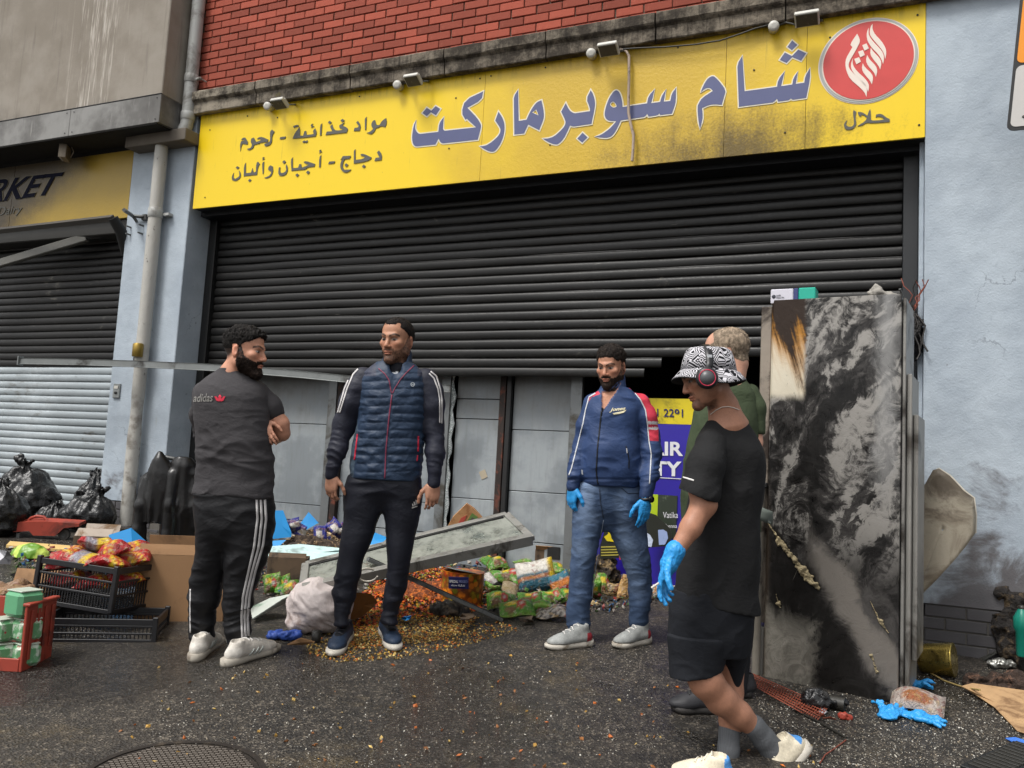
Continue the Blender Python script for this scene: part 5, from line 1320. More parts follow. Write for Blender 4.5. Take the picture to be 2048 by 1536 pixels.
    # jeans
    F = Field(.006)
    F.loft(m.keys([(960, 1166, 1279, 0, .11), (985, 1154, 1283, 0, .118), (1015, 1149, 1285, 0, .114), (1040, 1149, 1286, 0, .085), (1062, 1156, 1279, 0, .04)], .11), ER, .02, p=2.4)
    F.loft(m.keys([(970, 1158, 1222, 0, .10), (1025, 1147, 1214, 0, .104), (1080, 1143, 1199, -.01, .09), (1122, 1140, 1190, -.02, .08), (1160, 1139, 1187, -.01, .074), (1200, 1135, 1184, -.01, .072), (1235, 1131, 1182, -.01, .068), (1262, 1134, 1180, -.01, .062)], .08), ER, .018)
    F.loft(m.keys([(970, 1212, 1281, 0, .10), (1025, 1206, 1287, 0, .104), (1080, 1225, 1295, .01, .092), (1122, 1243, 1302, .02, .082), (1160, 1254, 1304, .03, .076), (1200, 1257, 1303, .04, .072), (1230, 1257, 1298, .05, .066), (1253, 1259, 1293, .05, .058)], .08), ER, .018)
    def dn(P, uv, N):
        b = np.array(srgb('3c4d68')); c = np.tile(b, (len(P), 1)); f = fbm(P, 11, 6)
        wash = np.exp(-((uv[:, 0]-np.interp(uv[:, 1], [1000, 1250], [1172, 1158]))/16)**2)+np.exp(-((uv[:, 0]-np.interp(uv[:, 1], [1040, 1250], [1245, 1278]))/16)**2)
        t = np.clip(wash*.55*sst(-uv[:, 1], -1200, -1090)+.35*f, 0, 1); c = c*(1-t[:, None])+np.array(srgb('6d7f99'))*t[:, None]
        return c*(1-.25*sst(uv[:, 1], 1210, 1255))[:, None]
    fl = addf(smooth_folds(.008, 9, (1.2, 1.2, 2.2), 64), ring_folds(1150, 1235, .009, 18, 5), smooth_folds(.006, 14, (.8, .8, 2.0), 68, lambda P, uv: np.exp(-((uv[:, 1]-1035)/40)**2)))
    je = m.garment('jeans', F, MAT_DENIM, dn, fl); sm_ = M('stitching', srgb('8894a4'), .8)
    m.ribbon('seam', [(1207, 1040), (1200, 1080), (1192, 1125), (1186, 1170), (1182, 1225)], 1.2, sm_, je, n=40); m.ribbon('fly', [(1199, 978), (1201, 1005), (1207, 1036)], 2, M('dark seam', srgb('273143'), .9), je); m.ribbon('pocket_seam', [(1243, 976), (1256, 987), (1280, 986)], 1.5, M('dark seam', srgb('273143'), .9), je)
    # body
    O = m.p(1222, 736, .0); parts = []
    cfg = dict(skin=skin, hair=hair, beard=.78, beard_top=-.040, hairline=.074, neck=(m.p(1222, 785, .005), .056, m.p(1222, 805, .02), .06), fade=.05, frown=.007, fat=1.03, beardc=srgb('2c211b'))
    P, Q, loc, A = make_head(O, -ED*.84-ER*.46-EZ*.22, EZ+ER*.0, .98, cfg); col, hm, bm = paint_head(P, loc, cfg); parts.append((P, Q, col))
    shell(m, 'hair', P, Q, hm*sst(loc[:, 2], .02, .06), lambda q: .005+.011*sst((q-O)@EZ, .05, .10), hair, 23, .3, 75); shell(m, 'beard', P, Q, bm*(loc[:, 2] < -.04), .001, srgb('2a1f19'), 27, .45, 100); strands(m, 'hair_strands', P, Q, hm*sst(loc[:, 2], .0, .05), lambda q: .008+.010*sst((q-O)@EZ, .05, .10), hair, 25, 3200, -.1); strands(m, 'beard_strands', P, Q, bm, .0030, srgb('2a1f19'), 26, 1600, .5, width=.001)
    parts.append(core(m, [m.chain([(1178, 1030, 14), (1165, 1140, 11), (1157, 1250, 10)]), m.chain([(1250, 1030, 14), (1275, 1140, 11, .02), (1275, 1245, 10, .05)])], m.keys([(1005, 1180, 1255, 0, .06), (900, 1185, 1255, -.0, .07), (820, 1190, 1262, 0, .06), (795, 1198, 1258, 0, .045), (780, 1208, 1250, 0, .04)], .08), skin))
    finish_body(m, parts)
    F = Field(.0033)
    t1 = hand(F, m.p(1145, 974, -.04), m.p(1140, 1026, -.05)-m.p(1145, 974, -.04), unit(-ED*.8+ER*.6), unit(ER*.9+ED*.3), 1.02, (.5, .6, .6, .6), .2, fr=1.1)
    P, Q = F.mesh(2); fast_mesh('glove', P, Q, MAT_GLOVE, m.root)
    F = Field(.0033)
    hand(F, m.p(1292, 998, -.15), m.p(1286, 1060, -.17)-m.p(1292, 998, -.15), unit(-ER*.9-ED*.5), unit(ED*.9-ER*.3), 1.05, (.3, .35, .4, .45), .15, fr=1.04)
    P, Q = F.mesh(1); P = P+vnormals(P, Q)*(.0022*(.5-np.abs(vnoise(P*90, 2))*1.5))[:, None]; fast_mesh('glove', P, Q, MAT_GLOVE, m.root)
    wc = m.p(1293, 997, -.145); wr = MB(); th = np.linspace(0, 2*math.pi, 25)
    wr.tube([wc+ER*.034*math.cos(t)+ED*.030*math.sin(t)+EZ*(-.004+.004*math.cos(t)) for t in th], .010, 8).build('watch_strap', M('black strap', srgb('141416'), .45), m.root)
    MB().lathe(wc-ED*.030+ER*.02-EZ*.002, unit(-ED+ER*.6), [(0, .019), (.008, .020), (.011, .018), (.0115, .004)], 20).build('watch_face', M('black glass', srgb('0c0d10'), .15), m.root)
    gr = srgb('8f918f'); a_ = {'heel': srgb('a03038'), 'tongue': srgb('7f8180'), 'low': srgb('6a655e')}
    shoe(m, G(1182, 1290), G(1092, 1299), gr, SOLE_W, a_, w=.049, height=.11); shoe(m, G(1297, 1284), G(1228, 1297), gr, SOLE_W, a_, w=.049, height=.11)
man_jacket()

# ------------------------------------------------------------------ grey-haired man in olive, mostly hidden
def man_olive():
    m = Person('short grey-haired man in olive T-shirt, half hidden behind the young man in the bucket hat', 4.12)
    skin = srgb('c4937c'); hair = srgb('857665'); olive = srgb('3d4733')
    F = Field(.007)
    rows = [(1060, 1364, 1520), (1000, 1363, 1520), (940, 1366, 1516), (890, 1374, 1514), (843, 1385, 1514), (800, 1394, 1513), (780, 1400, 1508), (768, 1412, 1498), (758, 1430, 1490), (748, 1440, 1486)]
    F.loft(m.keys([(v, a, b, 0, .13 if v > 800 else max(.06, (b-a)/2*m.s*.65)) for v, a, b in rows], .12), ER, .03, p=2.2)
    SL = Field(.007); SL.chain(m.chain([(1500, 785, 17, .0), (1512, 815, 17, -.01), (1511, 880, 18, -.02)]), .03); SL.cut(m.p(1510, 868, 0), (0, 0, -1), .002)
    m.garment('t_shirt', [F, SL], MAT_CLOTH, olive, smooth_folds(.007, 8, (1, 1, 1.4), 74))
    F = Field(.008)
    F.loft(m.keys([(1050, 1368, 1518, 0, .12), (1120, 1366, 1520, 0, .12), (1180, 1368, 1516, 0, .11)], .11), ER, .02)
    F.loft(m.keys([(1160, 1430, 1516, .06, .10), (1250, 1440, 1508, .08, .09), (1330, 1448, 1500, .1, .075), (1385, 1452, 1492, .1, .06)], .08), ER, .02); F.loft(m.keys([(1160, 1370, 1450, 0, .10), (1260, 1378, 1450, 0, .085), (1340, 1385, 1440, 0, .075), (1396, 1392, 1432, .0, .06)], .08), ER, .02)
    m.garment('trousers', F, MAT_DENIM, srgb('25272b'), smooth_folds(.007, 9, (1, 1, 2), 84))
    O = m.p(1456, 712, .02); parts = []
    cfg = dict(skin=skin, hair=hair, beard=0, hairline=.082, bald=.85, neck=(m.p(1462, 755, .0), .06, m.p(1460, 790, .0), .09), hair_cover=.75)
    P, Q, loc, A = make_head(O, -ER*.86+ED*.45-EZ*.28, EZ-ER*.22, 1.05, cfg); col, hm, bm = paint_head(P, loc, cfg); parts.append((P, Q, col))
    shell(m, 'hair', P, Q, hm, .002, hair, 33, .5, 90); strands(m, 'hair_strands', P, Q, hm, .005, hair, 35, 3000, .2, width=.001)
    F = Field(.005); F.chain(m.chain([(1512, 840, 14, -.01), (1511, 885, 13, -.02), (1505, 940, 11, -.06), (1500, 990, 9, -.10)]), .02); P, Q = F.mesh(2); parts.append((P, Q, flat_skin(P, skin)))
    parts.append(core(m, [m.chain([(1480, 1160, 25, .05), (1472, 1380, 12, .1)]), m.chain([(1410, 1160, 25), (1412, 1395, 12)])], m.keys([(1170, 1385, 1500, 0, .09), (900, 1395, 1500, 0, .09), (790, 1410, 1495, 0, .07), (760, 1435, 1485, 0, .05)], .08), skin))
    finish_body(m, parts)
    fp = np.array([[m.p(1506+i*13, 1008+j*9+i*5, -.14+.012*math.sin(i*2+j)) for i in range(4)] for j in range(4)]); fix_normals(MB().sheet(fp, th=.004).build('cloth_flap', M('grey green cloth', srgb('59605a'), .8), m.root))
    shoe(m, G(1430, 1424), G(1344, 1423), srgb('2a2a2d'), SOLE_B, {'tongue': srgb('1c1c1f')}, w=.05, lace=(.03, .03, .03)); shoe(m, G(1500, 1392), G(1452, 1392), srgb('2a2a2d'), SOLE_B, w=.05, lace=(.03, .03, .03))
man_olive()

# ------------------------------------------------------------------ young man in the bucket hat, walking past
def man_hat():
    m = Person('young man in black T-shirt, patterned bucket hat and headphones, walking past in shorts', 3.45, 'men standing in front of the shop')
    skin = srgb('a87860'); hair = srgb('12100f'); blk = srgb('1f1f20')
    F = Field(.006)
    rows = [(1232, 1345, 1519), (1190, 1346, 1519), (1140, 1353, 1520), (1080, 1364, 1519), (1020, 1374, 1519), (980, 1380, 1526), (929, 1384, 1532), (900, 1388, 1527), (878, 1393, 1518), (864, 1400, 1510), (853, 1408, 1502), (843, 1418, 1492)]
    F.loft(m.keys([(v, a, b, .03, .115 if v > 890 else max(.06, (b-a)/2*m.s*.75)) for v, a, b in rows], .115), ER, .03, p=2.25)
    F.chain(m.chain([(1422, 892, 30, -.05), (1416, 930, 30, -.07)]), .05); SL = Field(.006); SL.chain(m.chain([(1424, 890, 32, -.05), (1412, 930, 35, -.09), (1398, 985, 38, -.11), (1392, 1015, 39, -.12)]), .035)
    a, b = m.p(1357, 980, -.1), m.p(1437, 1007, -.1); nn = np.cross(unit(b-a), FWD); nn = nn if nn[2] < 0 else -nn
    SL.cut((a+b)/2, nn, .002)
    a, b = m.p(1344, 1191, 0), m.p(1508, 1229, 0); nn = np.cross(unit(b-a), FWD); nn = nn if nn[2] < 0 else -nn
    F.cut((a+b)/2, nn, .002)
    vf = lambda P, uv: .3+.7*sst(uv[:, 1], 900, 1000)
    tee = m.garment('t_shirt', [F, SL], MAT_CLOTH, blk, addf(smooth_folds(.017, 5, (1.3, 1.3, .8), 94, vf), smooth_folds(.007, 11, (1.4, 1.4, 1), 98, vf)))
    wp = M('white print', srgb('c9c7c4'), .7, bump=.05)
    m.ribbon('sleeve_print', [(1364.5, 954), (1375, 957), (1388, 961)], 3.2, wp, tee)
    # shorts
    F = Field(.006)
    F.loft(m.keys([(1180, 1346, 1508, .03, .112), (1227, 1335, 1507, .03, .115), (1270, 1334, 1500, .03, .112), (1310, 1336, 1496, .03, .10)], .11), ER, .02, p=2.3)
    SL = Field(.006); SL.loft(m.keys([(1270, 1334, 1464, .0, .10), (1320, 1337, 1450, -.01, .09), (1370, 1341, 1443, -.02, .085)], .09), ER, .02); F.loft(m.keys([(1280, 1425, 1498, .10, .09), (1330, 1440, 1490, .12, .085), (1370, 1446, 1481, .13, .075)], .09), ER, .02)
    a, b = m.p(1341, 1352, 0), m.p(1442, 1337, 0); nn = np.cross(unit(b-a), FWD); nn = nn if nn[2] < 0 else -nn
    SL.cut((a+b)/2, nn, .002)
    m.garment('shorts', [F, SL], MAT_CLOTH, srgb('1b1d22'), addf(smooth_folds(.010, 7, (1.2, 1.2, .9), 104), smooth_folds(.004, 17, (1, 1, 1.4), 108)))
    # body
    O = m.p(1413, 757, .0); parts = []
    cfg = dict(skin=skin, hair=hair, beard=.55, beard_top=-.055, goatee=1, hairline=.07, neck=(m.p(1447, 815, .03), .056, m.p(1455, 850, .03), .085), hair_cover=.8)
    t = math.radians(21); fdir = -ER*math.cos(t)-EZ*math.sin(t)-ED*.10; udir = EZ*math.cos(t)-ER*math.sin(t)
    P, Q, loc, A = make_head(O, fdir, udir, .93, cfg); col, hm, bm = paint_head(P, loc, cfg); parts.append((P, Q, col))
    F = Field(.0048)
    F.chain(m.chain([(1412, 930, 26, -.09), (1404, 975, 26, -.11), (1408, 1008, 24, -.12), (1382, 1055, 20, -.15), (1350, 1106, 14, -.18)]), .02)
    kn = m.chain([(1395, 1320, 35, -.02), (1412, 1362, 33, -.02), (1442, 1398, 30, -.0), (1478, 1428, 25, .02), (1515, 1462, 18, .04), (1545, 1495, 17, .05)])
    F.chain(kn, .02); F.chain(m.chain([(1460, 1330, 30, .12), (1462, 1385, 24, .10), (1460, 1440, 21, .06), (1458, 1500, 17, .03), (1456, 1555, 17, .02)]), .02)
    P, Q = F.mesh(2); parts.append((P, Q, flat_skin(P, skin, 3)))
    parts.append(core(m, [], m.keys([(1250, 1370, 1480, .03, .08), (1000, 1400, 1500, .03, .08), (880, 1410, 1500, .03, .08), (855, 1425, 1490, .03, .06)], .08), skin))
    finish_body(m, parts)
    # ribbed socks
    F = Field(.0045); F.chain(m.chain([(1507, 1452, 23.5, .035), (1528, 1478, 23, .045), (1545, 1500, 24, .05), (1556, 1520, 24, .05)]), .015); P, Q = F.mesh(2); rib = lambda P: np.tile(np.array(srgb('5b5d60')), (len(P), 1))*(1+.12*np.sin(P@ER*900))[:, None]
    fast_mesh('sock', P, Q, MAT_CLOTH, m.root, rib(P))
    F = Field(.0045); F.chain(m.chain([(1459, 1460, 22, .05), (1457, 1500, 21, .03), (1455, 1540, 21, .02), (1448, 1565, 22, .01)]), .015); P, Q = F.mesh(2); fast_mesh('sock', P, Q, MAT_CLOTH, m.root, rib(P))
    cr = srgb('cdc3ad'); kw = dict(acc={'tab': srgb('4b87c4')}, w=.05, height=.10, lace=(.6, .56, .47))
    gA = G(1460, 1582); gB = G(1352, 1558); shoe(m, gA, gB, cr, SOLE_W, **kw)
    hl = m.p(1590, 1510, .05); to = m.p(1512, 1590, .02); nrm = np.cross(to-hl, FWD); nrm = nrm if nrm@(ER*-.3+EZ) > 0 else -nrm
    shoe(m, m.p(1620, 1494, .06), m.p(1515, 1600, -.03), cr, SOLE_W, n=nrm, **kw)
    # glove
    F = Field(.0033); w0 = m.p(1347, 1110, -.18)
    F.cone(m.p(1351, 1101, -.18), m.p(1338, 1128, -.185), 19*m.s, 17*m.s, .006)
    hand(F, m.p(1344, 1116, -.182), m.p(1318, 1186, -.20)-m.p(1344, 1116, -.182), unit(-ED*.85-ER*.5), unit(ER*.8+ED*.4), 1.12, (.30, .40, .5, .6), .5, fr=1.04)
    P, Q = F.mesh(1); P = P+vnormals(P, Q)*(.0026*(.5-np.abs(vnoise(P*85, 2))*1.5))[:, None]; fast_mesh('glove', P, Q, MAT_GLOVE, m.root)
    MB().tube([m.p(1303, 1176, -.24), m.p(1318, 1166, -.24)], .0045, 8).build('cigarette', M('white paper', srgb('c8c4bc'), .8), m.root)
    # bucket hat
    k = Mat('hat print'); v1 = k.t.nodes.new('ShaderNodeTexVoronoi'); v1.distance = 'MANHATTAN'; v1.inputs['Scale'].default_value = 19; k.t.links.new(k.pos(), v1.inputs['Vector'])
    st = (S(k.t, v1.outputs['Distance'])*4.6).fract().gt(.50); MAT_HAT = k.set(k.mix(srgb('15151a'), srgb('c9c7cc'), st), .85, 0, None, .2)
    u_ = unit(EZ-ER*.02); f_ = unit(-ER-ED*.05); f_ = unit(f_-u_*(f_@u_)); s_ = np.cross(f_, u_)
    c0 = m.p(1417, 742, .0)
    def ring3(h, r, ra, dz=lambda t: 0): return [c0+u_*(h+dz(t))+s_*(r*math.cos(t))+f_*(ra*math.sin(t)) for t in np.linspace(0, 2*math.pi, 41)]
    R_ = [ring3(.094, .015, .014), ring3(.094, .05, .055), ring3(.091, .070, .078), ring3(.080, .082, .092), ring3(.04, .094, .106), ring3(.0, .100, .114)]
    crown = MB().sheet(np.array(R_)[::-1], th=.003).build('hat_crown', MAT_HAT, m.root); fix_normals(crown)
    dzb = lambda t: -.004-.008*math.cos(2*t)+.006*math.sin(3*t+1)
    R_ = [ring3(.0, .100, .114), ring3(-.012, .112, .125, dzb), ring3(-.026, .123, .136, dzb), ring3(-.040, .135, .150, dzb)]
    brim = MB().sheet(np.array(R_)[::-1], th=.001).build('hat_brim', MAT_HAT, m.root); fix_normals(brim)
    R2 = [[p-u_*.004 for p in r] for r in R_]; fix_normals(MB().sheet(np.array(R2)[::-1], th=.001).build('hat_lining', M('black lining', srgb('0e0e10'), .9), m.root))
    # headphones
    ear = m.p(1413, 757, -.122); hp = M('matt black plastic', srgb('1a1a1c'), .4, bump=.05); hg = M('grey plastic', srgb('4a4b4e'), .4, bump=.05)
    ax_ = unit(-ED-ER*.12)
    cup = MB().lathe(ear, ax_, [(-.045, .030), (.0, .042), (.018, .044), (.026, .040), (.030, .034), (.0305, .005)], 28).build('ear_cup', hp, m.root)
    MB().tube([ear+ax_*.030+unit(np.cross(ax_, [0, 0, 1]))*.031*math.cos(t)+unit(np.cross(np.cross(ax_, [0, 0, 1]), ax_))*.031*math.sin(t) for t in np.linspace(0, 2*math.pi, 33)], .0022, 6).build('red_ring', M('red ring', srgb('b8304a'), .4), cup)
    MB().lathe(ear+ax_*.031, ax_, [(0, .028), (.001, .028), (.0012, .002)], 24).build('cup_face', hg, cup)
    arc = [ear+ax_*.016+u_*.02]+[c0+f_*.022+u_*(-.01+.112*math.sin(t))+(-ED)*(.116*math.cos(t)) for t in np.linspace(.22, math.pi-.22, 24)]
    band = []
    for q in arc: band.append([q-f_*.014, q, q+f_*.014])
    fix_normals(MB().sheet(np.array(band), th=.006).build('headband', hp, m.root))
    MB().obox(arc[3]-ED*.003, [f_, u_, np.cross(f_, u_)], (.010, .012, .003), 0, .001).build('slider', M('pale slider', srgb('b9bcc0'), .3), m.root)
    ch = [m.hit(u, v, .003, BVHTree.FromPolygons([tuple(p) for p in parts[0][0]], parts[0][1].tolist())) for u, v in ((1415, 838), (1422, 829), (1432, 820), (1444, 814), (1456, 813), (1467, 816), (1477, 820))]
    ch = [q for q in ch if q is not None]
    if len(ch) > 2: MB().tube(ch, .0018, 6).build('necklace', M('white cord', srgb('d8cfc6'), .6), m.root)
man_hat()
# ================================================================== things in and against the shop front
def Zof(P): return (np.array(P)-CAM)@FWD
def Zg(u, v): return Zof(G(u, v))
# fridge cabinets showing under the raised shutter
def m_fridge():
    k = Mat('grey fridge panel'); x, y, z = k.xyz(True); n = k.noise(3, 6, .6, world=True); st = k.noise(9, 5, .65, vec=k.scaled((3, 3, .35), True)); sc_ = k.noise(16, 4, .7, world=True, dist=2.5)
    c = k.mix(srgb('80868a'), srgb('999fa2'), n.ss(.4, .62)); c = k.mix(c, srgb('6b6b67'), st.ss(.45, .8)*.35); c = k.mix(c, srgb('4d4943'), (z*.9+(n-.5)*1.5-1.05).ss(.0, .75)*.8)
    c = k.mix(c, srgb('3f3b36'), sc_.ss(.66, .74)*.45)
    return k.set(c, .5, .25, k.bump(n, .1, .01), .45)
MAT_FRIDGE = m_fridge()
MAT_POST = M('steel post', srgb('76797a'), .42, .5, var=.3, scale=4, col2=srgb('4a463f'), f2=.5)
MAT_BURNTPOST = M('rusty burnt post', srgb('2a211d'), .7, .2, var=.5, scale=9, col2=srgb('6d3a2a'), f2=.45)
FY = .56
def xu(u, v=900, Y=FY): return W(u, v, Y)[0]
def fridge(u0, u1, label, seams, vents, post_l=None, post_r=None, extra=None):
    t = empty('display_fridge', label, 'fridge', 'display fridges behind the raised shutter')
    a, b = xu(u0), xu(u1); zs = [.40]+[W((u0+u1)/2, v, FY)[2] for v in seams][::-1]+[2.05]
    MB().box((a+.01, FY+.02, .08), (b-.01, FY+.62, 2.06)).build('body', MAT_VOID, t)
    for z0, z1 in zip(zs, zs[1:]): MB().box((a, FY, z0+.003), (b, FY+.019, z1-.003), 0, .003).build('panel', MAT_FRIDGE, t)
    bs = MB().box((a, FY+.004, .08), (b, FY+.019, .397), 0, .003).build('base_panel', MAT_FRIDGE, t)
    for (p, q) in vents: 
        g = MB().box((xu(p), FY-.004, .28), (xu(q), FY+.003, .38), 0, .006).build('vent', MAT_BLACK, bs)
        for i in range(4): MB().box((xu(p)+.012, FY-.009, .292+i*.022), (xu(q)-.012, FY-.0045, .302+i*.022)).build('slat', MAT_DARKPLASTIC, g) if False else None
    if post_l: MB().box((xu(post_l[0]), FY-.05, .08), (xu(post_l[1]), FY-.002, 2.06), 0, .003).build('post', post_l[2], t)
    if post_r: MB().box((xu(post_r[0]), FY-.05, .08), (xu(post_r[1]), FY-.002, 2.06), 0, .003).build('post', post_r[2], t)
    return t
fridge(402, 672, 'wide grey fridge cabinet behind the man with folded arms', [845, 1003], [(505, 530), (582, 624)], None, (655, 671, MAT_POST))
fridge(684, 880, 'grey fridge cabinet mostly hidden behind the man in the gilet', [842, 1000], [(700, 740), (800, 862)], (673, 684, MAT_BURNTPOST), (881, 899, MAT_POST))
fr3 = fridge(908, 996, 'narrow grey fridge with crazed glass edge and a small paper sticker', [798, 838, 998], [(930, 980)], None, (998, 1010, MAT_BURNTPOST))
q = W(967, 949, FY); MB().obox((q[0], FY-.004, q[2]), [(.9, 0, .43), (0, 1, 0), (-.43, 0, .9)], (.03, .002, .035)).build('sticker', M('old paper', srgb('a59a86'), .9), fr3)
pts = []; 
k = Mat('crazed glass'); v_ = k.voro(110, 'DISTANCE_TO_EDGE'); MAT_CRAZED = k.set(k.mix(srgb('cfd6d6'), srgb('5a6161'), v_.ss(.02, .12)), .25, 0, k.bump(v_, .8, .01), .6)
zz = np.linspace(.42, 1.85, 24); mb = MB().sheet(np.array([[(xu(897+2*math.sin(i*.9))-.005, FY-.03, z), (xu(905+2.5*math.sin(i*1.7+1))+.01+.012*vnoise(np.array([[i*.7, 0, 0.]]))[0], FY-.045, z)] for i, z in enumerate(zz)]), th=.005); fix_normals(mb.build('broken_glass_edge', MAT_CRAZED, fr3))
fridge(1022, 1139, 'grey fridge with scuffed upper door next to the blue advert', [861, 985], [(1105, 1130)], (1012, 1021, MAT_BLACK), (1140, 1163, MAT_POST))

# advert board
adv = empty('advert_board', 'yellow and blue hair and beauty advert leaning behind the jeans', 'poster')
AY = .50; qa = lambda u, v: W(u, v, AY)
def prt(name, pts, mat, d=0.0, parent=adv): 
    return MB().prism([qa(u, v)+np.array([0, -d, 0]) for u, v in pts], (0, .003, 0)).build(name, mat, parent)
MB().box((xu(1168, 950, AY), AY+.005, .14), (xu(1560, 950, AY), AY+.03, 1.60), 0, .002).build('board', MAT_BLACK, adv)
z0, z1, z2 = qa(1330, 848)[2], qa(1330, 797)[2], 1.70
def band(name, za, zb, ua, ub, mat, d): return MB().box((xu(ua, 900, AY), AY-.002-d, za), (xu(ub, 900, AY), AY+.004-d, zb)).build(name, mat, adv)
YEL = M('poster yellow', srgb('d2bd12'), .4, var=.15, scale=4, col2=srgb('8f8316'), f2=.3, bump=.05); BLU = M('poster blue', srgb('2b1f8f'), .35, var=.15, scale=3, bump=.05); WHT = M('poster white', srgb('d2d2d6'), .45, var=.08, bump=.05)
band('yellow_field', z0+.001, z1, 1168, 1560, YEL, .0); zb2 = qa(1345, 985)[2]
band('blue_field', .16, z0-.001, 1168, 1560, BLU, .0)
band('rule', qa(1330, 956)[2]-.003, qa(1330, 956)[2]+.003, 1290, 1560, WHT, .005)
q4 = lambda u0, u1, v0, v1, sl=.02: [W(u0, v1, AY-.008), W(u1, v1+(u1-u0)*sl, AY-.008), W(u1, v0+(u1-u0)*sl, AY-.008), W(u0, v0, AY-.008)]
text_on('phone_number', '91 2291', q4(1300, 1366, 817, 833), M('poster navy', srgb('1c1a52'), .4, bump=.05), adv, .01)
text_on('headline', 'HAIR', q4(1272, 1366, 882, 910), WHT, adv, .03); text_on('headline', 'BEAUTY', q4(1205, 1363, 920, 950), WHT, adv, .03)
LIME = M('poster lime', srgb('a3b81a'), .4, var=.15, bump=.05); DGR = M('poster dark green', srgb('2b3328'), .4, var=.3, scale=12, col2=srgb('6e7a66'), f2=.2, bump=.05)
zt, zl = qa(1330, 990)[2], qa(1330, 1075)[2]
MB().box((xu(1300), AY-.010, zl), (xu(1324), AY-.004, zt)).build('lime_strip', LIME, adv); MB().box((xu(1325), AY-.010, zl), (xu(1362), AY-.004, zt)).build('product_photo', DGR, adv)
text_on('product_name', 'Vatika', [W(1326, 1036, AY-.014), W(1356, 1036, AY-.014), W(1356, 1024, AY-.014), W(1326, 1024, AY-.014)], WHT, adv, .0); text_on('product_name', 'henna', [W(1332, 1056, AY-.014), W(1354, 1056, AY-.014), W(1354, 1048, AY-.014), W(1332, 1048, AY-.014)], WHT, adv, .0)
cardp = M('black print', srgb('20221a'), .4, var=.2, bump=.05)
pa = empty('black_product_poster', 'black and yellow product card standing between the jeans legs', 'poster')
PY = .30
def card(name, pts, mat, d, parent=pa): return MB().prism([W(u, v, PY-d) for u, v in pts], (0, .004, 0)).build(name, mat, parent)
card('card', [(1199, 1118), (1238, 1116), (1236, 1060), (1224, 1048), (1212, 1048), (1200, 1092)], cardp, 0); card('yellow_shape', [(1208, 1074), (1214, 1082), (1230, 1084), (1237, 1090), (1236, 1078), (1226, 1072), (1224, 1052), (1218, 1048), (1216, 1068)], M('print yellow', srgb('c9b416'), .4), .005)
for i in range(4): card('text_line', [(1202, 1093+i*5.5), (1237, 1092+i*5.5), (1237, 1094.5+i*5.5), (1202, 1095.5+i*5.5)], M('print gold', srgb('9a8f3c'), .5), .005)
card('red_edge', [(1239, 1120), (1243, 1118), (1239, 1085), (1236, 1082)], M('print red', srgb('a5323a'), .5), .002)
pm = empty('oval_mirror_card', 'dark display card with a pale oval window and flower picture', 'display card')
def card2(name, pts, mat, d): return MB().prism([W(u, v, PY+.05-d) for u, v in pts], (0, .004, 0)).build(name, mat, pm)
card2('card', [(1289, 1096), (1336, 1092), (1343, 1075), (1341, 1058), (1328, 1045), (1312, 1030), (1300, 1026), (1290, 1040)], cardp, 0); card2('oval_window', [(1318, 1090), (1330, 1089), (1336, 1076), (1334, 1064), (1326, 1059), (1316, 1060)], M('pale blue picture', srgb('8fa0c8'), .3), .005)
card2('flower_picture', [(1290, 1092), (1303, 1094), (1306, 1080), (1300, 1070), (1291, 1064)], M('pale flower', srgb('b7c2d6'), .5, var=.5, scale=60), .005)

# fallen shutter rail
rl_ = empty('fallen_shutter_rail', 'long bent galvanised shutter rail hanging across pillar and shopfront', 'rail')
cp = [W(38, 722, -.42), W(150, 724, -.38), W(270, 728, -.33), W(380, 733, -.26), W(455, 737, -.2), W(600, 749, -.05), W(740, 763, .1), W(900, 778, .22)]
P = []
for c in cp: P.append([c+np.array([0, .05, .037]), c+np.array([0, .02, .035]), c+np.array([0, 0, .032]), c+np.array([0, .008, .026]), c+np.array([0, .010, -.022]), c+np.array([0, -.006, -.028])])
P = np.array(P); t = np.linspace(0, 1, len(cp)); tt = np.linspace(0, 1, 40); P = np.stack([[np.interp(tt, t, P[:, i, j]) for j in range(3)] for i in range(6)]).transpose(2, 0, 1)
fix_normals(MB().sheet(P, th=.004, smooth=False).build('channel', MAT_GALV, rl_)); MB().box(cp[0]+np.array([-.012, -.012, -.04]), cp[0]+np.array([.0, .05, .05]), 0, .002).build('end_plate', MAT_GALV, rl_)

